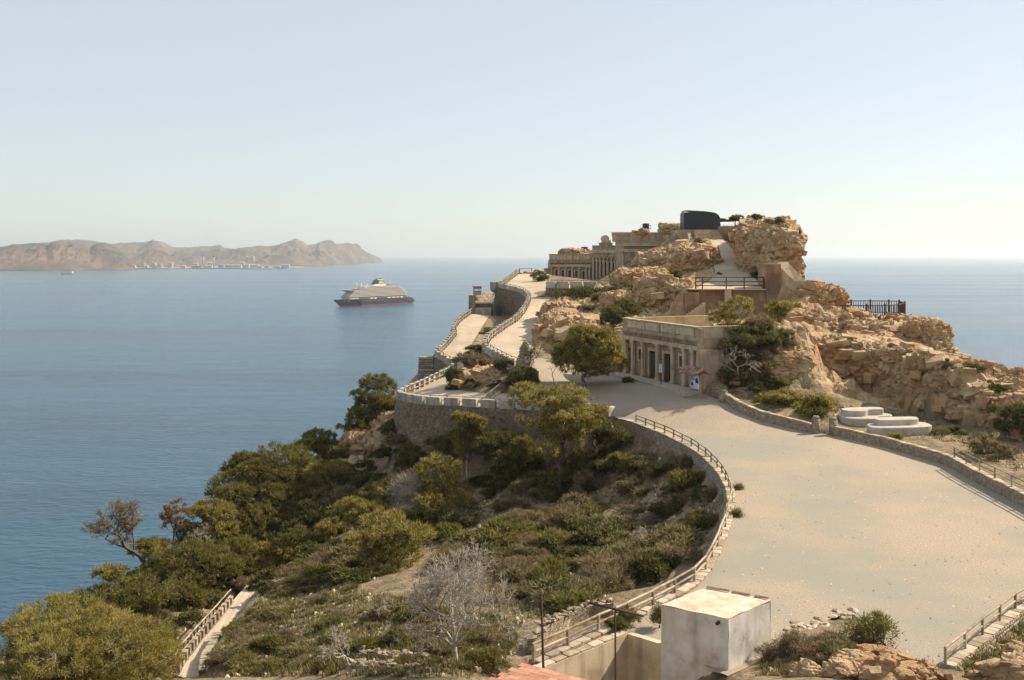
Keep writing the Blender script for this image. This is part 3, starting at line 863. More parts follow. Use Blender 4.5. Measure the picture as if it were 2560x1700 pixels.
sheds = [(215, 290, 388, 410, 9900, m_pale, 'pale conveyor shed at the left end of the harbour'), (410, 445, 392, 430, 9850, m_grey, 'grey works shed beside the slim white tank'),
         (850, 905, 398, 448, 9880, m_pale, 'pale loading house standing on the jetty'), (985, 1105, 398, 425, 10000, m_flat, 'long tan works hall left of the chimneys'),
         (1140, 1235, 392, 410, 10050, m_pale, 'pale hall between the two chimneys'), (1310, 1380, 376, 402, 10100, m_bluep, 'blue works hall right of the chimneys'),
         (1385, 1440, 380, 400, 10150, m_pale, 'small pale hall beside the blue works hall'), (1450, 1590, 384, 402, 10150, m_pale, 'long pale warehouse right of the blue hall'),
         (1612, 1690, 370, 412, 10000, m_pale, 'tall white works block below the hillside tanks'), (1700, 1810, 378, 392, 10200, m_grey, 'low grey shed right of the white works block'),
         (1780, 1850, 405, 435, 9900, m_pale, 'white quay shed near the right end of the harbour'), (1880, 1930, 400, 435, 9950, m_bluep, 'bluish quay shed beside the white quay shed'),
         (1985, 2070, 402, 425, 10050, m_pale, 'long low white shed near the right hand slope'), (2080, 2180, 376, 430, 10100, m_grey, 'grey gabled works at the right end of the harbour'),
         (1000, 1060, 362, 380, 11200, m_pale, 'white house cluster on the slope left of chimneys'), (1180, 1240, 346, 362, 11300, m_pale, 'pale hillside works behind the chimneys'), (1570, 1630, 340, 356, 11400, m_pale, 'white hillside block below the left hillside tank')]
for a in sheds: shed(*a)
q = MB()
x0, y0 = at_sea(r5(760, 0)[0], 9700); x1, y1 = at_sea(r5(960, 0)[0], 9700)
q.box((x0, 9690, -3), (x1, 9712, 6))
tag(q.build('jetty', m_grey), 'low grey jetty in front of the loading house', 'jetty')
q = MB()
x0, y0 = at_sea(r5(1570, 0)[0], 9600); x1, y1 = at_sea(r5(1990, 0)[0], 9600)
q.box((x0, 9590, -3), (x1, 9612, 6))
tag(q.build('jetty', m_pale), 'long pale breakwater right of the harbour works', 'breakwater')

# ------------------------------------------------------------------ air
def haze():
    m = bpy.data.materials.new('air'); m.use_nodes = True
    nt = m.node_tree; nt.nodes.clear()
    v = nt.nodes.new('ShaderNodeVolumePrincipled')
    v.inputs['Color'].default_value = (0.86, 0.94, 1.0, 1)
    v.inputs['Density'].default_value = HAZE
    v.inputs['Anisotropy'].default_value = 0.35
    o = nt.nodes.new('ShaderNodeOutputMaterial')
    nt.links.new(v.outputs[0], o.inputs['Volume'])
    b = MB(); b.box((-61000, -3000, -28), (61000, 71500, 520))
    tag(b.build('haze', m), 'pale sea haze', None, None, 'stuff')
HAZE = 4.0e-5
haze()
# ------------------------------------------------------------------ cruise ship
m_shipw = pmat('ship_white', [(0.70, 0.68, 0.64), (0.78, 0.76, 0.72)], scale=0.05, rough=0.5)
m_hull = pmat('navy_hull', [(0.008, 0.010, 0.018), (0.012, 0.014, 0.024)], scale=0.05, rough=0.35, spec=.5)
m_boot = pmat('boot_red', [(0.30, 0.018, 0.04), (0.35, 0.025, 0.05)], scale=0.05, rough=0.5)
m_deck = pmat('cream_paint', [(0.60, 0.51, 0.41), (0.66, 0.565, 0.46)], scale=0.05, rough=0.5)
m_glass = pmat('dark_glazing', [(0.05, 0.05, 0.055), (0.09, 0.085, 0.085)], scale=0.3, rough=0.25, spec=.6)
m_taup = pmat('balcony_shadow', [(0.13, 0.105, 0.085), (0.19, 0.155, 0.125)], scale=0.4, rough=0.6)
m_boat = pmat('lifeboat_orange', [(0.62, 0.38, 0.20), (0.68, 0.45, 0.26)], scale=0.1, rough=0.5)
m_gold = pmat('funnel_gold', [(0.42, 0.34, 0.20), (0.50, 0.41, 0.26)], scale=0.1, rough=0.5)
bow = P(849, 766.4, 140 * F / (766.4 - HOR)); ster = P(1019, 757, 140 * F / (757 - HOR))
bow.z = ster.z = 0
LS = (bow - ster).length
ship = empty('cruise_ship', ster, math.atan2(bow.y - ster.y, bow.x - ster.x), 'dark-hulled cruise ship with cream decks under way', 'ship')
def hb(s):               # half breadth
    return 16.5 * min(1.0, (1 - max(0, (s - .62) / .38) ** 2.4)) * min(1, .86 + s * 1.2)
def xr(z):               # stern and bow position at height z
    t = max(z, 0) / 22.0
    return float(np.interp(z, [-4, 0, 3, 6, 13, 16, 19], [4, -3, -10, -17, -9, -4, 8])), LS + 28 * t ** 1.1
def hull(name, zs, mat, flare=True):
    n = 48; V = []; Fq = []
    for side in (1, -1):
        for z in zs:
            a, b = xr(z)
            for i in range(n + 1):
                s = i / n; w = hb(s) * (1 if z > 6 else .96 + .04 * z / 6) if s < .75 else hb(s) * (.45 + .55 * min(1, max(z, 0) / 20) if s > .75 else 1)
                V.append((a + (b - a) * s, side * max(w, .05), z))
    k = n + 1; nz_ = len(zs)
    for sd in (0, 1):
        o_ = sd * nz_ * k
        for j in range(nz_ - 1):
            for i in range(n):
                q = (o_ + j * k + i, o_ + j * k + i + 1, o_ + (j + 1) * k + i + 1, o_ + (j + 1) * k + i)
                Fq.append(q if sd else q[::-1])
    for j in range(nz_ - 1): Fq.append((j * k, (j + 1) * k, nz_ * k + (j + 1) * k, nz_ * k + j * k))
    t = (nz_ - 1) * k
    for i in range(n): Fq.append((t + i, t + i + 1, nz_ * k + t + i + 1, nz_ * k + t + i)[::-1])
    return add(name, mesh_np(name, np.array(V), Fq, mat, False), ship)
hull('boot_topping', [-4, 0, 2.6], m_boot)
hl = hull('hull', [2.6, 6, 10, 13, 16], m_hull)
hull('bulwark', [16.002, 19], m_hull)
m = MB()
for s in (1, -1):
    for a, b, c, d in [(LS * .55, 10.5, LS + 6, 0)]: pass
def deck_block(name, xa, xf, hw, z0, z1, mat, taper=0.0, front_round=6):
    m = MB()
    pts = [(xa, -hw), (xf - front_round, -hw)]
    for t in np.linspace(-math.pi / 2, math.pi / 2, 9): pts.append((xf - front_round + front_round * math.cos(t) * 1.0, hw * math.sin(t)))
    pts += [(xf - front_round, hw), (xa, hw)]
    m.prism(pts, z0, z1); return m.build(name, mat, ship)
# promenade with lifeboats
deck_block('promenade', 22, LS * .80, 15.2, 19.01, 23.0, m_taup)
deck_block('foredeck_house', LS * .60, LS * .955, 14.6, 19.01, 22.6, m_deck, front_round=18)
for i, x in enumerate([45, 62, 79, 150, 165, 96]):
    for s in (1, -1):
        lb = MB()
        lb.tube((x - 6.5, s * 16.0, 18.6), (x + 6.5, s * 16.0, 18.6), 1.7, 1.7, 8); lb.tube((x + 6.5, s * 16, 18.6), (x + 8.2, s * 16, 18.9), 1.7, .4, 8); lb.tube((x - 6.5, s * 16, 18.6), (x - 8.2, s * 16, 18.9), 1.7, .4, 8)
        lb.build('lifeboat', m_boat if i % 3 else m_deck, ship, smooth=True)
# balcony decks, each a cream band over a recessed shadowed band
z = 23.01
fa = [20, 21, 23, 26, 30, 34, 40, 48]
ff = [.955, .935, .915, .90, .885, .87, .80, .74]
for k in range(8):
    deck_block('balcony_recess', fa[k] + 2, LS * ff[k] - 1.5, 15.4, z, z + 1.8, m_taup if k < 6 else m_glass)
    deck_block('deck_band', fa[k], LS * ff[k], 16.3, z + 1.802, z + 3.45, m_deck)
    z += 3.452
for k in range(1, 5):        # forward end in navy paint and glass
    zz_ = 23.01 + k * 3.452
    m = MB(); xf = LS * ff[k]
    for t0, t1 in ((-1.35, -.75), (-.7, -.05), (.0, .65), (.7, 1.35)):
        pts = [(xf - 6 + 5.0 * math.cos(t), 15.8 * math.sin(t)) for t in np.linspace(t0, t1, 5)]
        m.prism(pts + [(x - .8, y * .96) for x, y in pts[::-1]], zz_ + .2, zz_ + 1.7)
    m.build('forward_windows', m_glass, ship)
deck_block('bridge', LS * .86, LS * .915, 17.5, 40.4, 43.4, m_glass, front_round=4)
deck_block('bridge_roof', LS * .855, LS * .92, 18.0, 43.402, 44.2, m_deck, front_round=4)
zt_ = z
deck_block('sun_deck', 70, LS * .70, 14.0, zt_, zt_ + 2.6, m_deck)
deck_block('sun_deck_glass', 74, LS * .69, 14.3, zt_ + .6, zt_ + 1.8, m_glass)
deck_block('aft_awning', 48, 92, 13.0, zt_ + 4.2, zt_ + 4.9, m_taup)
m = MB()
for x in (52, 66, 80, 90):
    for s in (-10, 10): m.tube((x, s, zt_), (x, s, zt_ + 4.2), .5, .5, 6)
m.build('awning_posts', m_deck, ship)['kind'] = 'stuff'
# funnel
m = MB()
def loft(m, levels):
    n0 = len(m.v); k = 4
    for xa, xb, w, z in levels: m.v += [(xa, -w, z), (xb, -w, z), (xb, w, z), (xa, w, z)]
    for r_ in range(len(levels) - 1):
        for i in range(4):
            j = (i + 1) % 4; m.f.append((n0 + r_ * 4 + i, n0 + r_ * 4 + j, n0 + r_ * 4 + 4 + j, n0 + r_ * 4 + 4 + i))
    e = n0 + (len(levels) - 1) * 4; m.f.append((e, e + 1, e + 2, e + 3))
loft(m, [(96, 152, 9, zt_), (100, 142, 8, zt_ + 7), ]); m.build('funnel_base', m_deck, ship)
m = MB(); loft(m, [(104, 142, 7, zt_ + 7), (104, 130, 6, zt_ + 19), (106, 127, 5.5, zt_ + 20)]); fn = m.build('funnel', m_hull, ship)
m = MB(); loft(m, [(105, 126, 7.15, zt_ + 8), (105.5, 121, 6.3, zt_ + 17)]); m.build('funnel_panel', m_gold, fn)
m = MB()
for x in (109, 113, 117, 121, 125):
    for s in (-2.5, 2.5): m.tube((x, s, zt_ + 19), (x, s, zt_ + 22.5), 1.1, 1.0, 8)
m.build('exhaust', m_dark, fn)['kind'] = 'stuff'
# masts and domes
m = MB(); m.tube((72, 0, zt_ + 4.8), (72, 0, zt_ + 17), 1.2, .8, 8); m.tube((78, 3, zt_ + 4.8), (78, 3, zt_ + 12), .9, .7, 8); m.tube((72, 0, zt_ + 17), (72, 0, zt_ + 20), .4, .2, 6); m.build('aft_mast', m_shipw, ship)
m = MB(); m.tube((203, 0, zt_ - 4), (203, 0, zt_ + 15), 1.2, .5, 8); m.box((200, -4, zt_ + 7), (206, 4, zt_ + 7.6)); m.box((198, -1, zt_ + 12), (208, 1, zt_ + 12.6)); m.build('fore_mast', m_shipw, ship)
for x, y, r_ in ((190, 5, 2.2), (181, -5, 2.2), (168, 5, 2.0), (208, 6, 1.6)):
    m = MB(); m.tube((x, y, zt_ - 2), (x, y, zt_ + 6), .5, .5, 6)
    for (ra, za), (rb, zb_) in zip([(.3, -1), (.9, -.5), (1, 0), (.8, .6), (.4, .92)], [(.9, -.5), (1, 0), (.8, .6), (.4, .92), (.02, 1)]):
        m.tube((x, y, zt_ + 7 + za * r_), (x, y, zt_ + 7 + zb_ * r_), ra * r_, rb * r_, 10, False)
    m.build('radar_dome', m_shipw, ship, smooth=True)
# gold sheer line and bow marks
m = MB()
for side in (1, -1):
    prev = None
    for i in range(20, 45):
        s = i / 48; a, b = xr(13.5); q = (a + (b - a) * s, side * (hb(s) * (1 if s < .75 else .45 + .55 * min(1, 13.5 / 20)) + .12), 13.5)
        if prev and s < .72: m.tube(prev, q, .28, .28, 4, False)
        prev = q
m.build('sheer_line', m_gold, ship)['kind'] = 'stuff'
m = MB()
for s, w in ((.845, 3), (.858, 2), (.868, 3), (.90, 1.5), (.905, 1.5), (.93, 2)):
    a, b = xr(14.5); x = a + (b - a) * s; y = hb(s) * (.45 + .55 * min(1, 14.5 / 20)) + .3
    m.box((x - w / 2, y - .3, 14), (x + w / 2, y + .2, 15.2))
m.build('bow_lettering', m_shipw, ship)['kind'] = 'stuff'
# wake
wk = MB(); u = (ster - bow).normalized(); sd = Vector((-u.y, u.x, 0))
for off, ln in ((-9, 240), (10, 320)):
    for k in range(14):
        a = ster + u * (12 + ln * k / 14) + sd * off * (1 + .06 * k); b = ster + u * (12 + ln * (k + .82) / 14) + sd * off * (1 + .06 * (k + .82)); w = 3.4 * (1 - k / 16)
        wk.poly([(a.x - sd.x * w, a.y - sd.y * w, .25), (a.x + sd.x * w, a.y + sd.y * w, .25), (b.x + sd.x * w * .9, b.y + sd.y * w * .9, .25), (b.x - sd.x * w * .9, b.y - sd.y * w * .9, .25)])
tag(wk.build('wake', m_wake), 'thin pale wake trailing behind the cruise ship', None, None, 'stuff')
# far freighter
c0 = P(168, 686.5, 140 * F / 49.5)
fr_ = empty('freighter', (c0.x, c0.y, 0), 0.05, 'tiny grey freighter below the far brown hills', 'ship')
m = MB(); m.prism([(-44, -7), (36, -7), (48, 0), (36, 7), (-44, 7)], -2, 8); m.build('hull', m_grey, fr_)
m = MB(); m.box((26, -6, 8), (40, 6, 20)); m.box((29, -5, 20), (38, 5, 24)); m.build('bridge_house', m_shipw, fr_)
m = MB()
for x in (-30, -8, 14): m.box((x - 8, -5.5, 8), (x + 8, 5.5, 10.5))
m.build('hatch_covers', m_bluep, fr_)
# ------------------------------------------------------------------ walls, battlements and fences
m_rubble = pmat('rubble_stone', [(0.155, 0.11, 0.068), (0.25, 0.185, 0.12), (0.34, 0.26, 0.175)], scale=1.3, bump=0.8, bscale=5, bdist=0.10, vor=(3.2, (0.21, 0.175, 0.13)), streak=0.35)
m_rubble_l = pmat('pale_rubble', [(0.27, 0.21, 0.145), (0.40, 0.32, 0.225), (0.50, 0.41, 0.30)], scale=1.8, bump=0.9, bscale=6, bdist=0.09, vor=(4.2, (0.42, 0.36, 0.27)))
m_merlon = pmat('weathered_render', [(0.27, 0.24, 0.19), (0.40, 0.36, 0.295), (0.50, 0.455, 0.38)], scale=1.6, bump=0.5, bscale=7, bdist=0.05, streak=0.45, obj=0.25)
m_wood = pmat('weathered_timber', [(0.20, 0.145, 0.095), (0.33, 0.26, 0.185), (0.46, 0.38, 0.29)], scale=2.2, rough=0.85, bump=0.4, bscale=14, bdist=0.02, obj=0.35)
m_wood_d = pmat('dark_timber', [(0.055, 0.035, 0.022), (0.10, 0.065, 0.04)], scale=3.0, rough=0.8, obj=0.3)
m_stonep = pmat('coping_stone', [(0.29, 0.225, 0.15), (0.42, 0.34, 0.24), (0.52, 0.435, 0.32)], scale=2.5, bump=0.7, bscale=8, bdist=0.05, obj=0.5)

def ribbon(name, line, t_in, t_out, drop_, mat, parent=None, top=0.0, batter=0.0, step=0.8):
    """solid wall following a line: line is the top inner/outer reference, drop_ list of heights below the line"""
    L_ = resample(line, step)
    n = len(L_)
    dz = np.interp(np.linspace(0, 1, n), np.linspace(0, 1, len(drop_)), drop_)
    A = offset(L_, -t_in); B = offset(L_, t_out)
    V, Fq = [], []
    org = parent.location if parent else Vector()
    nv = 5
    for i in range(n):
        nb = offset(L_, t_out + batter * dz[i] / max(max(drop_), .1))[i]
        zt = L_[i].z + top; zb = L_[i].z - dz[i]
        V.append(Vector((A[i].x, A[i].y, zb))); V.append(Vector((A[i].x, A[i].y, zt)))
        for k in range(nv):
            s = k / (nv - 1)
            q = Vector((B[i].x, B[i].y, 0)).lerp(Vector((nb.x, nb.y, 0)), s)
            V.append(Vector((q.x, q.y, zt + (zb - zt) * s)))
    w = 2 + nv
    for i in range(n - 1):
        for j in range(w - 1):
            a = i * w + j
            Fq.append((a, a + 1, a + w + 1, a + w))
    Fq.append(tuple(range(w))[::-1]); Fq.append(tuple((n - 1) * w + j for j in range(w)))
    V = np.array([tuple(v - org) for v in V])
    me = mesh_np(name, V, Fq, mat)
    bm = bmesh.new(); bm.from_mesh(me); bmesh.ops.recalc_face_normals(bm, faces=bm.faces); bm.to_mesh(me); bm.free()
    return add(name, me, parent)

def ang(a, b): return math.atan2(b.y - a.y, b.x - a.x)

def merlons(parent, line, period, length, height, thick, z0=0.0, mat=None, off=0.0, skip=(), name='merlon'):
    L_ = resample(offset(line, off), n=max(2, int(round(poly_len(line)[-1] / period)) + 1))
    for i in range(len(L_) - 1):
        if i in skip: continue
        a, b = L_[i], L_[i + 1]
        c = a.lerp(b, 0.5)
        sl = math.atan2(b.z - a.z, (b - a).xy.length)
        wadd(name, ubox(mat or m_merlon, 0.05), parent, (c.x, c.y, c.z + z0), (0, 0, ang(a, b) + random.uniform(-.02, .02)),
             (length * random.uniform(.94, 1.05), thick * random.uniform(.95, 1.08), height * random.uniform(.95, 1.05)))

def fence(name, label, line, step, rails, post_h, pr=0.09, rr=0.06, z0=0.0, mat=None, group=None, box_posts=True, end=True, pmat_=None):
    """posts and rails along a line; rails = heights above the line"""
    mat = mat or m_wood
    L_ = resample(line, step)
    o = empty(name, L_[0], 0, label, 'fence', group)
    ps = []
    for i, p in enumerate(L_):
        q = p + Vector((random.uniform(-.03, .03), random.uniform(-.03, .03), 0))
        ps.append(q)
        if i == len(L_) - 1 and not end: break
        pm = ubox(pmat_ or mat, 0.1) if box_posts else ucyl(pmat_ or mat)
        wadd('post', pm, o, q + Vector((0, 0, z0 - 0.1)), (random.uniform(-.02, .02), random.uniform(-.02, .02), ang(L_[max(i - 1, 0)], L_[min(i + 1, len(L_) - 1)])),
             (pr * 1.5, pr * 1.5, post_h + 0.1))
    for i in range(len(L_) - 1):
        d = (ps[i + 1] - ps[i]).normalized()
        for k, h in enumerate(rails):
            j = random.uniform(-.015, .015)
            ext = 0.08 if k == 0 else -0.02
            beam('rail', ucyl(mat), o, ps[i] + Vector((0, 0, z0 + h + j)) - d * ext, ps[i + 1] + Vector((0, 0, z0 + h - j)) + d * ext, rr * 2)
    return o

def copings(parent, line, w, thick, size=0.62, z0=0.0, mat=None, jitter=1.0, name='coping_stone'):
    L_ = resample(line, size)
    for i in range(len(L_) - 1):
        a, b = L_[i], L_[i + 1]
        c = a.lerp(b, .5)
        wadd(name, ubox(mat or m_stonep, 0.08), parent, (c.x, c.y, c.z + z0 - 0.02 + random.uniform(-.02, .025) * jitter),
             (random.uniform(-.03, .03) * jitter, math.atan2(a.z - b.z, (b - a).xy.length) + random.uniform(-.03, .03) * jitter, ang(a, b) + random.uniform(-.05, .05) * jitter),
             ((b - a).length * random.uniform(.9, 1.0), w * random.uniform(.9, 1.1), thick * random.uniform(.85, 1.15)))

# plaza retaining wall and its timber fence
o = empty('retaining_wall', F1[0], 0, 'curved rubble retaining wall edging the plaza above the scrub valley', 'wall')
ribbon('masonry', F1, 0.15, 0.45, [2.6, 2.2, 2.2, 2.2, 2.3, 2.4, 2.6, 3.0], m_rubble_l, o, top=0.10, batter=0.3)
copings(o, offset(F1, 0.15), 0.66, 0.1, 0.75, 0.10)
fence('timber_fence', 'long two-rail timber fence following the curved edge of the plaza', offset(F1[:-1], 0.12), 2.35, (0.72, 0.36), 0.76, pr=0.085, rr=0.062, z0=0.18, box_posts=True)

# battlement of the lower road
BAT = [F1[-1]] + [Vector(p) for p in PZ_top[:2]] + LO_L[:10]
o = empty('battlement', BAT[0], 0, 'tall shaded rubble rampart with a row of merlons above the valley', 'rampart')
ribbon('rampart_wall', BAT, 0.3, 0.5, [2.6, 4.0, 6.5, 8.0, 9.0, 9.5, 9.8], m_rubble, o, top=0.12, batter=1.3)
merlons(o, BAT, 2.28, 1.85, 1.0, 0.75, 0.1, off=0.12)
sl = MB(); sl.box((-.35, -.1, 0), (.35, .1, 2.2)); 
sp = P(1076, 1062, 120.3)
wadd('slit', sl.mesh('slit', m_dark), o, sp + Vector((-.1, -0.35, -1.0)), (0.12, 0, -0.28))
fence('timber_fence', 'timber fence behind the merlons of the shaded rampart', offset(BAT, -0.55), 2.28, (1.12, 0.55), 1.18, pr=0.075, rr=0.05, mat=m_wood, pmat_=m_wood_d)
# lower road parapet
LO2 = LO_L[9:]
o = empty('parapet', LO2[0], 0, 'pale merlon parapet winding along the lower road', 'parapet')
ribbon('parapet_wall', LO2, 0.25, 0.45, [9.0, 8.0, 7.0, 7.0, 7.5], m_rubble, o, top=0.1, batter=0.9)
merlons(o, LO2, 2.15, 1.25, 0.95, 0.55, 0.08, off=0.12)
fence('timber_fence', 'timber fence winding along the lower road on the seaward side', offset(LO2, -0.35), 2.15, (1.15, 0.55), 1.2, pr=0.075, rr=0.055, pmat_=m_wood_d)
# upper road parapet
o = empty('parapet', UP_L[0], 0, 'pale merlon parapet snaking up the upper road to the fort', 'parapet')
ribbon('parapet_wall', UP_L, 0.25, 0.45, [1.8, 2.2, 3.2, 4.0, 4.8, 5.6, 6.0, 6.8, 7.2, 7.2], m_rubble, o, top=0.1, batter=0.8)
merlons(o, UP_L, 2.2, 1.3, 0.95, 0.55, 0.08, off=0.12)
cb = MB()
for k in range(4): cb.prism([(math.cos(t) * (.55 + .22 * k), math.sin(t) * (.55 + .22 * k)) for t in np.linspace(0, 2 * math.pi, 12, endpoint=False)], -1.6 + .32 * k, -1.3 + .32 * k)
cb.prism([(math.cos(t) * 1.2, math.sin(t) * 1.2) for t in np.linspace(0, 2 * math.pi, 12, endpoint=False)], -.32, 1.1)
wadd('corner_turret', cb.mesh('corner_turret', m_merlon), o, UP_L[18] + Vector((-0.4, 0, 0)))
fence('timber_fence', 'timber fence snaking along the outer edge of the upper road', offset(UP_L, -0.35), 2.2, (1.15, 0.55), 1.2, pr=0.075, rr=0.055, pmat_=m_wood_d)
# top of the upper road: short fence, blocks
e0 = UP_L[-1]
fence('timber_fence', 'short dark fence closing the top of the upper road', [e0 + Vector((0.5, .6, 0)), P(1329, 683, 252), ], 3.4, (1.25,), 1.3, pr=0.09, rr=0.05, mat=m_wood_d)
def boulder_mesh(seed, mat, sub=3, amp=0.25, sq=(1, 1, 1)):
    bm = bmesh.new(); bmesh.ops.create_icosphere(bm, subdivisions=sub, radius=1.0)
    V = np.array([v.co[:] for v in bm.verts])
    d1, d2, c = worley(V * 1.3 + seed * 7.7, seed)
    f = 1 + amp * (c - .5) * 1.2 + amp * 0.9 * fbm(V * 2.2 + seed, 3, seed) - amp * .5 * np.exp(-((d2 - d1) * 6) ** 2)
    V = V * f[:, None] * np.array(sq)
    for v, q in zip(bm.verts, V): v.co = q
    me = bpy.data.meshes.new('boulder'); bm.to_mesh(me); bm.free()
    me.materials.append(mat)
    return me
m_rock = pmat('ochre_rock', [(0.25, 0.148, 0.073), (0.41, 0.277, 0.15), (0.52, 0.382, 0.225), (0.605, 0.48, 0.31)], scale=0.55, bump=1.0, bscale=2.6, bdist=0.30, detail=9,
              cols2=(0.40, 0.20, 0.085), scale2=0.16, fac2=0.55, stretch=(1, 1, 1.5))
BOUL = [boulder_mesh(s, m_rock, 3, 0.34, (1, .85, .7)) for s in range(6)]
for i, (x, y, d, r, lb) in enumerate([(1302, 686, 249, 0.9, 'small boulder closing the top of the upper road, beside the fence end'), (1320, 684, 251, 1.5, 'largest boulder under the short dark fence on the skyline'), (1347, 681, 254, 1.6, 'low pale boulder right of the short dark skyline fence')]):
    b = add('boulder', BOUL[i], None, P(x, y, d), (0, 0, i), (r, r, r * .7)); tag(b, lb, 'boulder', 'boulders at the top of the road')

# garden wall along the far side of the plaza
GW1 = [P(1816, 1004, 109.6), P(1850, 1025, 107.6), P(1900, 1047, 105.6)] + [Vector((*PH(2021, 1079, 18).xy, PLZ)), Vector((*PH(2040, 1083, 18).xy, PLZ))]
GW2 = PZ_in[2:]
def gpillar(parent, p, h=1.75, r=0.42):
    m = MB()
    m.tube((0, 0, -.2), (0, 0, h - .25), r * 1.05, r, 14); m.tube((0, 0, h - .25), (0, 0, h), r, r * .6, 14)
    wadd('gate_pillar', m.mesh('gate_pillar', m_rubble_l, True), parent, p)
o = empty('garden_wall', GW1[0], 0, 'low rubble wall from the notice board to the gate opening', 'wall')
ribbon('masonry', GW1, 0.25, 0.25, [0.3], m_rubble_l, o, top=0.85)
copings(o, GW1, 0.56, 0.1, 0.7, 0.85)
gpillar(o, GW1[-1]); gpillar(o, GW1[0] + Vector((-.3, .2, 0)), 1.3, .5)
o = empty('garden_wall', GW2[0], 0, 'low rubble wall from the gate opening to the right edge', 'wall')
ribbon('masonry', GW2, 0.25, 0.25, [0.3], m_rubble_l, o, top=0.85)
copings(o, GW2, 0.56, 0.1, 0.7, 0.85)
gpillar(o, GW2[0])
FR = [Vector(p) for p in GW2[2:]]
FR[0] = FR[0].lerp(FR[1], .15)
fence('timber_fence', 'two-rail timber fence on the low wall at the right edge', FR, 2.6, (0.8, 0.42), 0.86, pr=0.075, rr=0.05, z0=0.93)

# stone wall and fence in the near right corner
NW = PZ_near[:3]
NWs = resample(NW, 1.0)
o = empty('retaining_wall', NWs[-1], 0, 'stone wall with mortared stones in the bottom right corner', 'wall')
ribbon('mortar_core', NW, 0.3, 0.3, [1.6], pmat('mortar', [(0.36, 0.32, 0.26), (0.47, 0.43, 0.36)], scale=6, bump=.5), o, top=0.18)
copings(o, NW, 0.66, 0.09, 0.5, 0.17)
STN = [boulder_mesh(20 + s, m_stonep, 2, 0.22, (1, .55, .8)) for s in range(5)]
Lw = resample(offset(NW, 0.33), 0.27)
for row in range(5):
    for i in range(len(Lw) - 1):
        if Lw[i].x > 33: continue
        a, b = Lw[i], Lw[i + 1]
        c = a.lerp(b, .5 + (.5 if row % 2 else 0))
        wadd('stone', STN[(i * 3 + row * 2) % 5], o, (c.x, c.y, PLZ + 0.08 - row * 0.2 + random.uniform(-.03, .03)), (random.uniform(-.2, .2), random.uniform(-.3, .3), ang(a, b) + random.uniform(-.15, .15)),
             (random.uniform(.11, .16), random.uniform(.07, .10), random.uniform(.09, .13)))
fence('timber_fence', 'two-rail timber fence on the stone wall in the bottom right corner', offset(NW, -0.05), 2.45, (0.74, 0.4), 0.8, pr=0.075, rr=0.055, z0=0.22)
# flat edging stones where the plaza meets the near rocks
o = empty('stone_edging', PZ_near[7], 0, 'ragged row of flat edging stones between plaza and near shrub', 'edging')
for k in range(46):
    t = random.random(); p = PZ_near[7].lerp(PZ_near[6], t) + Vector((random.gauss(0, .35), random.gauss(0, .35), .03))
    wadd('flat_stone', STN[k % 5], o, p, (random.uniform(-.15, .15) + 1.57, random.uniform(-.15, .15), random.uniform(0, 6)), (random.uniform(.15, .36), random.uniform(.1, .2), random.uniform(.15, .28)))

m_ruin0 = pmat('trail_stone', [(0.20, 0.155, 0.105), (0.31, 0.245, 0.17), (0.40, 0.325, 0.23)], scale=2.5, bump=.7, bscale=8, bdist=.05, obj=.5)
# trail: merlons, fence, inner wall
o = empty('parapet', TR_L[0], 0, 'row of small pale merlons along the descending trail', 'parapet')
TR_S = TR_L[:5]
ribbon('parapet_wall', TR_S, 0.2, 0.3, [1.6], m_rubble, o, top=0.06)
merlons(o, TR_S, 1.75, 0.55, 0.6, 0.38, 0.05, mat=m_ruin0)
fence('timber_fence', 'single-rail fence above the merlons of the descending trail', offset(TR_S, 0.12), 1.75, (1.1, 0.6), 1.12, pr=0.06, rr=0.06, pmat_=m_wood_d)
o = empty('trail_wall', TR_R[0], 0, 'low rubble wall on the uphill side of the trail', 'wall')
ribbon('masonry', TR_R[:3], 0.3, 0.2, [0.5], m_rubble, o, top=0.55)
copings(o, TR_R[:3], 0.5, 0.09, 0.6, 0.55, mat=m_ruin0)
# parapet and fence in front of the upper fort
TP = [P(1368, 727, 205), P(1376, 724, 203.5), P(1448, 722, 202), P(1500, 722, 201), P(1562, 722, 200)]
TP = [Vector((p.x, p.y, TERR_Z)) for p in TP]
o = empty('battlement', TP[0], 0, 'grey merlon battlement in front of the upper fort', 'rampart')
ribbon('rampart_wall', TP, 0.3, 0.4, [3.5], m_rubble, o, top=0.1, batter=0.4)
merlons(o, TP, 2.9, 2.45, 1.35, 0.8, 0.08)
fence('timber_fence', 'grey timber fence behind the merlons of the upper fort', offset(TP, 0.9), 3.2, (1.7, 0.9), 1.78, pr=0.11, rr=0.075)

# ------------------------------------------------------------------ near corner: white blockhouse, yellow yard walls, tiled roof, poles
m_white = pmat('old_whitewash', [(0.36, 0.31, 0.26), (0.60, 0.56, 0.50), (0.70, 0.66, 0.60), (0.74, 0.70, 0.65)], scale=0.8, bump=0.35, bscale=6, bdist=0.04, detail=10, cols2=(0.50, 0.38, 0.26), scale2=0.5, fac2=0.35, streak=0.25)
m_cream = pmat('cream_render', [(0.40, 0.30, 0.19), (0.60, 0.48, 0.33), (0.68, 0.56, 0.41)], scale=0.7, bump=0.3, bscale=6, bdist=0.03, detail=9, streak=0.4)
m_roofslab = pmat('roof_screed', [(0.42, 0.31, 0.20), (0.58, 0.47, 0.34), (0.66, 0.57, 0.45)], scale=1.2, bump=0.4, bscale=9, bdist=0.03, detail=9)
hB = 15.75
A_ = PH(1653, 1512, hB); B_ = PH(1821, 1546, hB); C_ = PH(1927, 1500, hB)
D_ = A_ + C_ - B_
zt, zb = CAMZ - hB, PLZ - 3.6
ctr = (A_ + C_) / 2
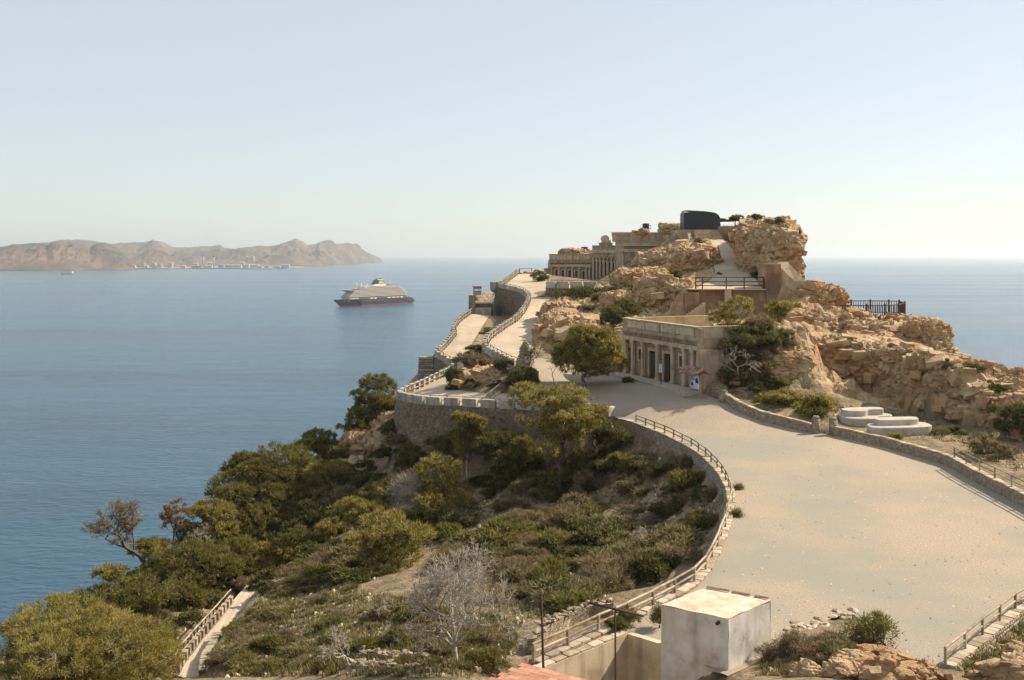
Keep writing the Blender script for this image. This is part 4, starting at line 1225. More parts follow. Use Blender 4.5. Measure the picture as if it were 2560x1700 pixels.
o = empty('blockhouse', (ctr.x, ctr.y, zb), 0, 'small whitewashed flat-roofed blockhouse at the plaza edge', 'building')
def sub_wall(p, q, res, mat, name, parent, zt, zb, out):
    m = MB(); n = 18; k = 24
    V = []; Fq = []
    dv = (q - p)
    for i in range(n + 1):
        for j in range(k + 1):
            w = p + dv * (i / n); V.append((w.x, w.y, zb + (zt - zb) * j / k))
    V = np.array(V)
    e = fbm(V * 1.7, 3, 4) * 0.035
    V[:, 0] += e * out.x; V[:, 1] += e * out.y
    V -= np.array(parent.location)
    for i in range(n):
        for j in range(k):
            a = i * (k + 1) + j; Fq.append((a, a + k + 1, a + k + 2, a + 1))
    return add(name, mesh_np(name, V, Fq, mat, True), parent)
m = MB()
ins = [p.lerp(ctr, .02) for p in (A_, B_, C_, D_)]
m.prism([(p.x - ctr.x, p.y - ctr.y) for p in ins], 0, zt - zb - 0.02)
m.build('body', m_white, o)
for (p, q) in ((A_, B_), (B_, C_), (C_, D_), (D_, A_)):
    nrm = Vector((q.y - p.y, p.x - q.x, 0)).normalized()
    sub_wall(p, q, .2, m_white, 'wall', o, zt - 0.02, zb, nrm)
n = 16; V = []
for i in range(n + 1):
    for j in range(n + 1):
        a = (D_ + (A_ - D_) * (i / n)) + (C_ - D_) * (j / n) * 1.0
        V.append((a.x - ctr.x, a.y - ctr.y, zt - zb))
V = np.array(V)
V[:, :2] *= 1.012
V[:, 2] += 0.05 * fbm(V * 1.4, 3, 8) + 0.05 * (np.abs(V[:, 0]) + np.abs(V[:, 1]) > 9)
Fq = [(i * (n + 1) + j, (i + 1) * (n + 1) + j, (i + 1) * (n + 1) + j + 1, i * (n + 1) + j + 1) for i in range(n) for j in range(n)]
add('roof_slab', mesh_np('roof_slab', V, Fq, m_roofslab, True), o)
m = MB()
for t0, t1 in ((0.03, .38), (.42, .70), (.76, .97)):
    p, q = D_.lerp(C_, t0), D_.lerp(C_, t1)
    for w in (p, q): w.z = 0
    m.tube((p.x - ctr.x, p.y - ctr.y, zt - zb + .05), (q.x - ctr.x, q.y - ctr.y, zt - zb + .07), .06, .05, 6)
m.build('roof_edge_tile', pmat('clay_edge', [(0.42, 0.20, 0.12), (0.55, 0.42, 0.30)], scale=3), o)
m = MB(); u = (B_ - A_).normalized(); nn = Vector((u.y, -u.x, 0))
pc = A_.lerp(B_, .86)
m.tube((pc.x - ctr.x - nn.x * .1, pc.y - ctr.y - nn.y * .1, zt - zb - .25), (pc.x - ctr.x + nn.x * .22, pc.y - ctr.y + nn.y * .22, zt - zb - .25), .075, .075, 12)
m.build('drain_pipe', m_dark, o)

# yellow yard walls
W0 = PH(1385, 1661, 17.95); W1 = PH(1569, 1583, 17.9); W2 = PH(1660, 1611, 17.9)
W0 = W0 + (W0 - W1).normalized() * 4.0
W0.z = W1.z = W2.z = PLZ + 0.06
o = empty('yard_wall', W1, 0, 'cream yard wall with a lit and a shaded face below the fence', 'wall')
ribbon('lit_wall', [W0, W1], 0.02, 0.3, [3.6], m_cream, o, top=0.0, step=1.2)
ribbon('shaded_wall', [W1, W2], 0.02, 0.3, [3.6], m_cream, o, top=0.02, step=1.2)
copings(o, offset([W0, W1], 0.2), 0.42, 0.07, 0.8, 0.03, jitter=.6)
# terracotta roof
m_tile = pmat('terracotta', [(0.36, 0.165, 0.105), (0.44, 0.215, 0.14), (0.50, 0.27, 0.185)], scale=2.5, rough=0.8, bump=.3, bscale=10, bdist=.02, obj=.6)
ap = P(1306, 1652, 39.0)
e1 = Vector((-0.73, -0.68, 0)); e2 = Vector((0.84, -0.54, 0)).normalized()
o = empty('tiled_roof_house', (ap.x, ap.y, PLZ - 3.4), 0, 'corner of a low house with a flat terracotta tiled roof', 'house')
m = MB()
def rp(a, b, z=0): 
    q = ap + e1 * a + e2 * b
    return (q.x - ap.x, q.y - ap.y, ap.z - (PLZ - 3.4) - 0.05 * a + 0.0 * b + z)
base = [rp(.15, .15), rp(6.4, .15), rp(6.4, 6.4), rp(.15, 6.4)]
m.v += [(x, y, 0) for x, y, z in base] + [(x, y, z - .16) for x, y, z in base]
m.f += [(0, 1, 5, 4), (1, 2, 6, 5), (2, 3, 7, 6), (3, 0, 4, 7), (4, 5, 6, 7)]
m.build('wall', m_cream, o)
tm = MB(); tm.box((-.5, -.5, 0), (.5, .5, 1), .02)
tme = tm.mesh('roof_tile', m_tile)
rz = math.atan2(e2.y, e2.x)
for i in range(24):
    for j in range(15):
        a = 0.14 + i * 0.27; b = 0.22 + j * 0.44 + (0.22 if i % 2 else 0)
        if b > 6.5: continue
        q = rp(a, b)
        add('roof_tile', tme, o, (q[0], q[1], q[2] - .13 + random.uniform(-.006, .006)), (0.04, 0, rz + random.uniform(-.012, .012)), (.435, .29, .05))
# rusty poles
m_rust = pmat('rusty_iron', [(0.045, 0.022, 0.014), (0.10, 0.045, 0.025)], scale=4, rough=0.85)
p0, p1 = P(1362, 1668, 39.6), P(1353, 1484, 39.6)
o = empty('iron_pole', p0, 0, 'bare rusty iron pole rising beside the terracotta roof', 'pole')
m = MB(); m.tube((0, 0, -2.0), p1 - p0, .055, .045, 10); m.build('shaft', m_rust, o, smooth=True)
p0, p1 = P(1539, 1692, 40.4), P(1538, 1522, 40.4)
o = empty('iron_pole', p0, 0, 'rusty T-shaped iron pole with a slanting crossbar', 'pole')
m = MB(); m.tube((0, 0, -3.0), p1 - p0, .04, .035, 10); m.build('shaft', m_rust, o, smooth=True)
c0, c1 = P(1469, 1506, 40.2), P(1608, 1540, 40.6)
m = MB(); m.tube(c0 - p0, c1 - p0, .055, .05, 8); m.build('crossbar', m_rust, o, smooth=True)
m = MB(); m.tube(c0 - p0 + Vector((-.05, 0, .02)), c0 - p0 + Vector((.08, 0, .05)), .06, .05, 8); m.tube((c0.lerp(c1, .5) - p0) + Vector((0, 0, .02)), (c0.lerp(c1, .5) - p0) + Vector((0, 0, .16)), .05, .04, 8); m.build('insulator', m_pale, o, smooth=True)
m = MB(); wa = c1 - p0; wb = P(1652, 1562, 43.5) - p0; prev = wa
for k in range(1, 9):
    t = k / 8; q = wa.lerp(wb, t) + Vector((0, 0, -.12 * math.sin(math.pi * t))); m.tube(prev, q, .014, .014, 5, False); prev = q
m.build('wire', pmat('old_wire', [(0.25, 0.18, 0.13), (0.4, 0.34, 0.28)], scale=4), o)
# ruined walls by the fence
m_ruinst = pmat('old_field_stone', [(0.19, 0.145, 0.10), (0.30, 0.235, 0.16), (0.40, 0.32, 0.23)], scale=2.5, bump=.7, bscale=8, bdist=.05, obj=.5)
STN2 = [boulder_mesh(40 + s, m_ruinst, 2, 0.4, (1, .7, .55)) for s in range(5)]
def ruin(pts, h, label, t=0.4):
    o = empty('ruined_wall', pts[0], 0, label, 'ruin')
    L_ = resample(pts, 0.6)
    ribbon('masonry', L_, t / 2, t / 2, [h + .8], m_rubble_l, o, top=-.15)
    for i in range(len(L_) - 1):
        c = L_[i].lerp(L_[i + 1], .5)
        for k in range(3):
            wadd('stone', STN2[(i + k) % 5], o, (c.x + random.uniform(-.25, .25), c.y + random.uniform(-.15, .15), c.z - .12 + random.uniform(-.06, .12)), (random.uniform(-.4, .4), random.uniform(-.4, .4), random.random() * 6), (random.uniform(.14, .32), random.uniform(.12, .26), random.uniform(.12, .24)))
def gp(px, py, dz=0.0):
    p = hit(px, py); return Vector((p.x, p.y, p.z + dz))
ruin([gp(1420, 1570, .9), gp(1385, 1585, 1.0), gp(1350, 1605, .8), gp(1326, 1640, .7)], 1.2, 'crumbling stone wall of a ruin left of the fence')
ruin([gp(1420, 1570, .95), gp(1470, 1552, 1.0), gp(1530, 1540, .9)], 1.2, 'crumbling back wall of the ruin behind the fence')
ruin([gp(880, 1640, .35), gp(950, 1645, .4), gp(1030, 1655, .4), gp(1080, 1650, .3)], .8, 'low dry-stone wall left of the white dead tree', .6)
ruin([gp(870, 1665, .3), gp(960, 1675, .35), gp(1060, 1680, .3)], .8, 'second dry-stone row below the low wall', .6)
# ------------------------------------------------------------------ rock outcrops and cliffs
m_rock2 = m_rock
def cube_sphere(n):
    V, Q = [], []
    key = {}
    def vid(p):
        k = tuple(np.round(p, 6))
        if k not in key:
            key[k] = len(V); V.append(p)
        return key[k]
    t = np.tan(np.linspace(-math.pi / 4, math.pi / 4, n + 1))
    for ax in range(3):
        for s in (-1, 1):
            g = np.zeros((n + 1, n + 1), int)
            for i in range(n + 1):
                for j in range(n + 1):
                    p = [0, 0, 0]; p[ax] = s; p[(ax + 1) % 3] = t[i]; p[(ax + 2) % 3] = t[j]
                    g[i, j] = vid(tuple(p))
            for i in range(n):
                for j in range(n):
                    q = (g[i, j], g[i + 1, j], g[i + 1, j + 1], g[i, j + 1])
                    Q.append(q if s > 0 else q[::-1])
    return np.array(V, float), np.array(Q)
CS = {n: cube_sphere(n) for n in (16, 26, 40)}

def rock_disp(W_, N_, seed, amp, sc=1.0):
    """facets, cracks and strata for world points W_ with normals N_"""
    q = W_ * sc
    wob = np.stack([fbm(q * 0.7 + 11, 2, seed), fbm(q * 0.7 + 37, 2, seed + 1), fbm(q * 0.7 + 71, 2, seed + 2)], 1)
    f1, e1 = facets(q * np.array([.36, .36, .48]) + wob * 0.25, seed)
    f2, e2 = facets(q * np.array([.95, .95, 1.35]) + wob * 0.3, seed + 13)
    f3, e3 = facets(q * np.array([2.4, 2.4, 3.2]) + wob * .5, seed + 29)
    f = f1 * 0.95 - 0.35 * np.exp(-(e1 * 9) ** 2) + f2 * 0.55 - 0.28 * np.exp(-(e2 * 8) ** 2) + f3 * 0.24 - 0.08 * np.exp(-(e3 * 8) ** 2) + 0.55 * fbm(q * 0.22, 3, seed + 5)
    return W_ + N_ * (amp * f)[:, None]

def hull_block(r_, w, d_, h):
    """angular fractured block: convex hull of a jittered, chamfered box"""
    pts = []
    for sx in (-1, 1):
        for sy in (-1, 1):
            for sz in (-1, 1):
                c = np.array([sx * w, sy * d_, sz * h]) * .5 * r_.uniform(.72, 1.08, 3)
                for ax in range(3):
                    q = c.copy(); q[ax] *= r_.uniform(.55, .95); pts.append(q)
    bm = bmesh.new()
    for q in pts: bm.verts.new(q)
    bmesh.ops.convex_hull(bm, input=bm.verts)
    for v in [v for v in bm.verts if not v.link_faces]: bm.verts.remove(v)
    bm.verts.index_update()
    V = np.array([v.co[:] for v in bm.verts]); Fc = [tuple(v.index for v in f.verts) for f in bm.faces]
    bm.free()
    return V, Fc
_rb = np.random.default_rng(99)
BLK = [hull_block(_rb, 1.0, .85, .62) for _ in range(40)]
def blocks_on(P_, N_, size, seed, yaw0=0.0, dip=.16):
    """angular blocks half sunk into a surface at points P_ with normals N_"""
    r_ = np.random.default_rng(seed); V = []; T = []; n0 = 0
    for p, nn in zip(P_, N_):
        bv, bf = BLK[r_.integers(len(BLK))]
        s = size * r_.choice([.45, .7, 1.0, 1.35], p=[.3, .33, .25, .12]) * r_.uniform(.8, 1.2)
        M = np.array(Matrix.Rotation(yaw0 + r_.normal() * .35, 3, 'Z') @ Matrix.Rotation(dip + r_.normal() * .16, 3, 'X') @ Matrix.Rotation(r_.normal() * .16, 3, 'Y'))
        q = (bv * np.array([s * r_.uniform(.8, 1.5), s * r_.uniform(.8, 1.3), s * r_.uniform(.7, 1.5)])) @ M.T + p - nn * s * r_.uniform(.02, .28)
        V.append(q); T += [tuple(i + n0 for i in f) for f in bf]; n0 += len(q)
    return np.concatenate(V), T
def rock(name, label, c, half, yaw=0.0, seed=1, amp=0.8, n=26, p=3.2, cat='rock outcrop', group='ochre rock outcrops', mat=None, tilt=(0, 0)):
    V, Q = CS[n]
    U = V / np.linalg.norm(V, axis=1)[:, None]
    S = U / (np.abs(U) ** p).sum(1)[:, None] ** (1 / p)
    half = np.array(half, float)
    L_ = S * half
    Nn = (np.sign(S) * np.abs(S) ** (p - 1)) / half
    Nn /= np.linalg.norm(Nn, axis=1)[:, None]
    M = np.array(Matrix.Rotation(yaw, 3, 'Z') @ Matrix.Rotation(tilt[0], 3, 'X') @ Matrix.Rotation(tilt[1], 3, 'Y'))
    Wp = L_ @ M.T + np.array(c); Wn = Nn @ M.T
    S0, N0 = Wp.copy(), Wn.copy()
    Wp = rock_disp(Wp, Wn, seed, amp * .75) - Wn * .12 * amp
    rr = np.random.default_rng(seed)
    area = 4 * math.pi * ((half[0] * half[1]) + (half[0] * half[2]) + (half[1] * half[2])) / 3
    bs = min(1.75, .30 * float(min(half)) + .35) if min(half) > 1.2 else .5 * float(min(half))
    nb_ = int(min(260, area / (bs * bs) * .62))
    pick = rr.choice(len(S0), nb_, replace=False)
    pick = pick[N0[pick, 2] > -.35]
    BV, BF = blocks_on(Wp[pick], N0[pick], bs, seed + 7, yaw)
    V_ = np.concatenate([Wp, BV]) - np.array(c)
    faces = [tuple(q) for q in Q] + [tuple(i + len(Wp) for i in f) for f in BF]
    o = add(name, mesh_np(name, V_, faces, mat or m_rock, False), None, c)
    if label: tag(o, label, cat, group)
    return o

def cliff(name, label, base, top, seed, amp=0.7, res=0.3, over=0.6, nv=34, lean=0.0, mat=None, back=6.0):
    n = int(max(poly_len(base)[-1], poly_len(top)[-1]) / res)
    A, B = resample(base, n=n), resample(top, n=n)
    rows = []
    for j in range(nv + 12):
        t = j / nv
        if t <= 1:
            row = [a.lerp(b, t) for a, b in zip(A, B)]
            bulge = math.sin(math.pi * t) * 0.9
            row = [Vector((p.x, p.y - bulge, p.z + 0.5 * math.sin(math.pi * t))) for p in row]
            if j == 0: row = [p + Vector((0, 0, -.8)) for p in row]
        else:
            k = (t - 1) * nv / 11
            row = [Vector((b.x + 0.25 * back * k, b.y + back * k, b.z + over * math.sin(min(k * 2.2, math.pi)) * .8 - 1.8 * k * k)) for b in B]
        rows.append(row)
    V = np.array([[tuple(p) for p in r] for r in rows])
    du = np.gradient(V, axis=1); dv = np.gradient(V, axis=0)
    Nn = np.cross(du.reshape(-1, 3), dv.reshape(-1, 3)); Nn /= np.linalg.norm(Nn, axis=1)[:, None] + 1e-9
    if Nn[:, 1].mean() > 0: Nn = -Nn
    W_ = rock_disp(V.reshape(-1, 3), Nn, seed, amp)
    r, c = V.shape[:2]
    ii = np.arange(r * c).reshape(r, c)
    Q = np.stack([ii[:-1, :-1], ii[:-1, 1:], ii[1:, 1:], ii[1:, :-1]], -1).reshape(-1, 4)
    rr = np.random.default_rng(seed); cand = rr.choice(len(W_), min(420, len(W_) // 14), replace=False)
    BV, BF = blocks_on(W_[cand], Nn[cand], 1.15, seed + 3)
    o = add(name, mesh_np(name, np.concatenate([W_, BV]), [tuple(q) for q in Q] + [tuple(i + len(W_) for i in f) for f in BF], mat or m_rock, False))
    return tag(o, label, None, None, 'structure')

# ridge beside the ramp
rock('rock_outcrop', 'tall sunlit ochre crag at the right of the ramp', (43.0, 167, 137.9), (3.6, 9.5, 6.9), 0.06, 3, 0.95, 40, 4.5)
rock('rock_outcrop', 'long shaded crag wall along the upper part of the ramp', (47.8, 188, 139.4), (5.4, 15, 6.6), -0.20, 5, 0.95, 40, 4.5)
rock('rock_outcrop', 'flat-topped crag behind the gun barrel at the ramp head', (55.0, 214, 141.6), (6.0, 15, 6.2), -0.20, 8, 0.95, 40, 4.5)
# left of the ramp
rock('rock_outcrop', 'slanting ochre rock between the fort wall and the ramp', (30.0, 186, 137.6), (7.4, 8, 4.0), 0.0, 12, 0.9, 40, tilt=(0, -0.22))
rock('rock_outcrop', 'blocky sunlit rock leaning against the left side of the ramp', (36.2, 190, 138.6), (2.9, 8.5, 3.3), 0.0, 14, 0.8, 26)
rock('rock_outcrop', 'low rock tail running left below the fort wall', (23.0, 178, 135.4), (5.0, 6, 2.3), 0.1, 16, 0.7, 26)
rock('rock_outcrop', 'rounded sunlit rock bluff left of the railed platform', (24.0, 158, 131.9), (4.8, 5.5, 4.6), 0.0, 18, 1.0, 40)
rock('rock_outcrop', 'broken rock shoulder left of the rounded bluff', (18.2, 161, 130.4), (4.0, 6, 3.6), 0.2, 22, 0.9, 26)
rock('rock_outcrop', 'scrubby rock hump above the bend of the upper road', (10.5, 172, 129.2), (5.5, 9, 3.2), 0.1, 24, 0.8, 26)
rock('rock_outcrop', 'shaded rock wall on the inner bend of the upper road', (8.6, 160, 126.6), (4.4, 13, 4.4), 0.0, 26, 0.7, 40)
rock('rock_outcrop', 'rock step behind the round pine', (13.0, 146, 126.4), (5.5, 5, 4.0), -0.3, 28, 0.8, 26)
# right hand headland
rock('rock_outcrop', 'sunlit rock crest left of the lookout railing', (45.3, 147, 131.4), (3.4, 5, 4.6), 0.15, 32, 0.9, 40)
rock('rock_outcrop', 'lower rock shoulder in front of the lookout railing', (48.0, 141, 128.4), (2.9, 4.5, 3.6), 0.1, 34, 0.8, 26)
rock('rock_outcrop', 'earthy rock bank beside the notice board', (27.0, 113.6, 124.6), (2.6, 1.6, 2.0), 0.35, 37, 0.45, 26)
rock('rock_outcrop', 'rough rock rib above the garden wall end', (31.5, 115.2, 126.6), (3.4, 2.2, 2.6), 0.3, 39, 0.5, 26)
rock('rock_outcrop', 'rubbly rock slope behind the pines beside the fort', (40.5, 139, 129.3), (4.4, 5, 3.4), 0.1, 36, 0.8, 26)
cliff('cliff', 'shaded brown rock face rising behind the benches', CL_B, CL_T, 41, 0.8)
BEN = [P(*q) for q in [(2120, 838, 131), (2180, 862, 128.5), (2240, 878, 126), (2300, 884, 124), (2352, 892, 121)]]
BEN_T = [P(*q) for q in [(2120, 806, 137), (2180, 803, 138), (2244, 800, 139), (2300, 802, 138), (2346, 816, 134)]]
cliff('cliff', 'sunlit craggy step below the lookout railing', BEN, BEN_T, 45, 0.6, back=9.0)
for i, (x, y, d, a, c_, lb) in enumerate([(2310, 835, 129, 2.2, 2.2, 'sunlit rock knob at the end of the lookout spur'), (2345, 850, 127, 1.6, 2.2, 'steep rock tooth at the seaward end of the spur'), (2420, 930, 113, 2.6, 1.5, 'low rock beside the round bush on the right skyline'), (2500, 950, 112, 2.4, 1.6, 'weathered rock hump on the right skyline'), (2545, 985, 106, 2.6, 1.7, 'rock hump at the right edge of the skyline'), (2470, 1005, 102.0, 2.5, 1.5, 'pale rock ledge above the right hand bushes'), (2250, 888, 115.5, 2.0, 1.0, 'pale rock ledge on top of the shaded face')]):
    rock('rock_outcrop', lb, P(x, y, d), (a, a * 1.1, c_), i * .7, 50 + i, 0.6, 26)
# island between the roads
rock('rock_outcrop', 'small rock bank under the bushes between the two roads', (-2.7, 127.5, 123.6), (2.6, 2.6, 2.2), 0.0, 61, 0.5, 26)
rock('rock_outcrop', 'rough rock bank beside the dark bush on the road island', (-5.8, 129.5, 123.4), (2.2, 3.0, 2.0), 0.0, 62, 0.5, 16)
# dark crag below the rampart corner
for i, (x, y, d, a, c_, lb) in enumerate([(930, 1150, 134, 4.5, 4.5, 'dark shaded crag below the rampart corner'), (880, 1210, 128, 3.6, 3.2, 'dark crag among pines left of the rampart'), (990, 1110, 133, 3.2, 4.0, 'shaded rock foot of the rampart corner')]):
    rock('rock_outcrop', lb, P(x, y, d), (a, a, c_), i, 70 + i, 0.9, 26)
# rubble crest behind the fort and near the gun
for i, (x, y, d, a, c_, lb) in enumerate([(1662, 572, 246, 1.7, 1.6, 'pointed rock on the skyline left of the gun'), (1690, 572, 246, 1.8, 1.4, 'blunt rock on the skyline touching the gun'), (1600, 581, 262, 2.2, 1.0, 'low rock on the skyline beside the black tank'), (1438, 634, 282, 4.2, 1.6, 'low scrubby rock behind the left wing of the fort')]):
    rock('rock_outcrop', lb, P(x, y, d), (a, a, c_), i * 1.3, 80 + i, 0.7, 16)
# near rocks in the bottom right
near = [(2195, 1648, 42.5, .75), (2240, 1668, 41.8, .9), (2150, 1668, 41.5, .8), (2290, 1690, 41.2, .8), (2100, 1690, 40.5, .7), (2330, 1702, 41.2, .6), (2215, 1700, 40, 1.0), (2165, 1622, 43.6, .55), (2060, 1650, 43, .55), (2020, 1690, 40.5, .6),
        (2480, 1690, 42.3, .6), (2540, 1640, 44.5, .7), (2520, 1700, 41, .8), (2440, 1700, 42, .4), (2555, 1690, 42, .7)]
NB = ['craggy boulder under the near green shrub', 'big orange boulder in the middle of the near heap', 'boulder at the left of the near heap', 'low boulder at the right end of the near heap', 'pale boulder by the dry shrubs near the blockhouse', 'small boulder by the end of the corner fence', 'largest front boulder of the near heap', 'small boulder behind the near heap by the shrub', 'small boulder beside the flat edging stones', 'boulder nearest the white blockhouse',
      'small broken boulder below the corner wall', 'upper broken boulder against the corner wall', 'largest broken boulder below the corner wall', 'smallest stone at the end of the corner wall', 'broken boulder at the right edge below the corner wall']
for i, (x, y, d, a) in enumerate(near):
    p = P(x, y, d); gz = ground(p.x, p.y)
    left = x < 2400
    rock('boulder', NB[i], (p.x, p.y, max(gz + a * .15, p.z - a * .4)), (a * 1.25, a, a * .85), i, 90 + i, 0.28, 26, 2.6, 'boulder', 'near boulders left of the corner wall' if left else 'near boulders right of the corner wall')

# the rocky part of the terrain shows bare rock
ter.data.materials.append(m_rock)
rkf = (rk[:-1, :-1] + .35 * vnoise(pts3 * .3, 5).reshape(G.X.shape)[:-1, :-1]) > .5
ter.data.polygons.foreach_set('material_index', rkf.ravel().astype(np.int32))
sm_ = np.ones(len(ter.data.polygons), bool); sm_[rkf.ravel()] = False
ter.data.polygons.foreach_set('use_smooth', sm_)
# ------------------------------------------------------------------ columned fort building by the road
m_fort = pmat('fort_render', [(0.26, 0.18, 0.105), (0.43, 0.32, 0.20), (0.53, 0.415, 0.275)], scale=0.9, bump=0.4, bscale=6, bdist=0.05, detail=9, streak=0.55, cols2=(0.30, 0.25, 0.19), scale2=0.5, fac2=0.6)
m_fortl = pmat('fort_render_light', [(0.36, 0.27, 0.17), (0.52, 0.415, 0.285), (0.60, 0.50, 0.36)], scale=1.0, bump=0.35, bscale=7, bdist=0.04, detail=9, streak=0.45)
m_fortd = pmat('fort_rough_brick', [(0.18, 0.13, 0.085), (0.29, 0.22, 0.15), (0.40, 0.32, 0.225)], scale=2.0, bump=0.8, bscale=9, bdist=0.06, detail=8)
m_buff = pmat('buff_render', [(0.36, 0.25, 0.15), (0.50, 0.38, 0.25), (0.60, 0.475, 0.33)], scale=0.6, bump=0.4, bscale=6, bdist=0.04, detail=9, streak=0.3)
m_ochre = pmat('ochre_render', [(0.24, 0.13, 0.07), (0.38, 0.24, 0.14), (0.47, 0.33, 0.21)], scale=0.5, bump=0.4, bscale=5, bdist=0.05, detail=9, cols2=(0.16, 0.09, 0.055), scale2=0.22, fac2=0.8, streak=0.3)
m_door = pmat('old_door', [(0.045, 0.042, 0.045), (0.085, 0.08, 0.085)], scale=3, rough=0.7, stretch=(4, 4, .6))
m_steel = pmat('black_steel', [(0.012, 0.013, 0.017), (0.022, 0.024, 0.03)], scale=1.2, rough=0.45, bump=.15, bscale=3, bdist=.03, spec=.5)
m_blue = pmat('poster_blue', [(0.16, 0.36, 0.62), (0.22, 0.42, 0.68)], scale=3, rough=.4)
m_paper = pmat('poster_paper', [(0.70, 0.74, 0.80), (0.78, 0.80, 0.84)], scale=3, rough=.4)
m_ink = pmat('poster_ink', [(0.03, 0.03, 0.05), (0.06, 0.06, 0.09)], scale=3, rough=.4)
m_pinkk = pmat('poster_red', [(0.45, 0.12, 0.12), (0.5, 0.16, 0.14)], scale=3, rough=.4)
m_green = pmat('sign_green', [(0.25, 0.5, 0.45), (0.3, 0.55, 0.5)], scale=3, rough=.4)

bx0 = Vector((14.35, 130.8)); uu = Vector((0.372, -0.928)); ZB = CAMZ - 15.5
RZ = math.atan2(uu.y, uu.x)
fort = empty('fort_building', (bx0.x, bx0.y, ZB), RZ, 'columned classical fort building with open dark doorways beside the round pine', 'building')
def fu(x, y):
    px, py = 1540 + x / 6.535, 770 + y / 6.535
    k = (px - 1280) / F
    u = (k * bx0.y - bx0.x) / (uu.x - k * uu.y)
    d = bx0.y + u * uu.y
    return u, CAMZ - (py - HOR) * d / F - ZB
LEN, DEP = 18.0, 13.8
WY = 0.55                       # wall face set back behind the pilasters
ops = []
for x0, x1, yt, yb in [(150, 215, 655, 0), (315, 370, 675, 850), (485, 600, 705, 0), (720, 845, 750, 0), (975, 1035, 785, 970), (1145, 1200, 815, 0)]:
    u0, u1 = fu(x0, 0)[0], fu(x1, 0)[0]
    zt_ = fu((x0 + x1) / 2, yt)[1]; zb_ = fu((x0 + x1) / 2, yb)[1] if yb else 0.2
    ops.append((u0, u1, zb_, zt_))
fw = MB(); cur = 0.0
for u0, u1, z0, z1 in ops:
    fw.box((cur, WY, -.6), (u0, WY + .4, 4.5)); fw.box((u0, WY, z1), (u1, WY + .4, 4.5))
    if z0 > .3: fw.box((u0, WY, -.6), (u1, WY + .4, z0))
    cur = u1
fw.box((cur, WY, -.6), (LEN, WY + .4, 4.5))
fw.build('facade_wall', m_fortd, fort)
m = MB(); m.box((0, WY + .4, -.6), (.5, DEP, 5.9)); m.box((LEN - .5, WY + .4, -.6), (LEN, DEP, 5.9)); m.box((.5, DEP - .5, -.6), (LEN - .5, DEP, 5.9)); m.build('side_wall', m_fort, fort)
m = MB(); m.box((.5, WY + .4, 5.55), (LEN - .5, DEP - .5, 5.85)); m.build('roof_slab', m_buff, fort)
m = MB(); m.box((.5, WY + .4, -.5), (LEN - .5, DEP - .5, .12)); m.build('inner_floor', m_fortd, fort)
for i, x in enumerate([125, 240, 405, 640, 885, 1075, 1215]):
    u = fu(x, 0)[0]
    m = MB()
    m.box((u - .36, WY - .5, .1), (u + .36, WY - .002, .38), .03); m.box((u - .27, WY - .42, .38), (u + .27, WY - .002, 4.15), .05); m.box((u - .34, WY - .48, 4.15), (u + .34, WY - .002, 4.3), .02); m.box((u - .38, WY - .52, 4.3), (u + .38, WY - .002, 4.497), .02)
    m.build('column', m_fortl, fort)
def frame_around(parent, u0, u1, z0, z1, y, mat, t=.22, pr=.08, sill=True, name='surround'):
    m = MB()
    m.box((u0 - t, y - pr, z0), (u0, y - .002, z1)); m.box((u1, y - pr, z0), (u1 + t, y - .002, z1)); m.box((u0 - t, y - pr - .02, z1), (u1 + t, y - .002, z1 + t * 1.2))
    if sill: m.box((u0 - t, y - pr - .04, z0 - .14), (u1 + t, y - .002, z0 - .002))
    return m.build(name, mat, parent)
for i, (u0, u1, z0, z1) in enumerate(ops):
    if 0 < i < 5:
        w = frame_around(fort, u0, u1, z0, z1, WY, m_fortl, .26 if z0 < .3 else .22, .1, z0 > .3, 'door_surround' if z0 < .3 else 'window_surround')
    if z0 > .3:
        m = MB(); m.box((u0 - .1, WY - .06, .45), (u1 + .1, WY - .002, z0 - .35), .02); m.box((u0 - .3, WY - .1, z0 - .75), (u1 + .3, WY - .062, z0 - .62)); m.build('apron_panel', m_fort, fort)
        m = MB(); m.box((u0 + .02, WY + .12, z0), (u0 + .07, WY + .17, z1)); m.box((u1 - .07, WY + .12, z0), (u1 - .02, WY + .17, z1)); m.box(((u0 + u1) / 2 - .03, WY + .12, z0), ((u0 + u1) / 2 + .03, WY + .17, z1)); m.box((u0 + .02, WY + .12, z1 - .1), (u1 - .02, WY + .17, z1)); m.build('window_frame', m_door, fort)
u0, u1, z0, z1 = ops[2]
for k in range(2):
    m = MB(); a = u0 + .02 + k * (u1 - u0) / 2; b = a + (u1 - u0) / 2 - .04
    for s in range(4):
        w = (b - a) / 4; m.box((a + s * w, WY + .15, .22), (a + (s + 1) * w - .03, WY + .2 + .01 * (s % 2), z1 - .3))
    m.build('door', m_door, fort)
u0, u1, z0, z1 = ops[3]
m = MB(); 
for s in range(3): m.box((u0 + .03 + s * .28, WY + .18, .22), (u0 + .28 + s * .28, WY + .23, z1 - .15))
m.build('door', m_door, fort)
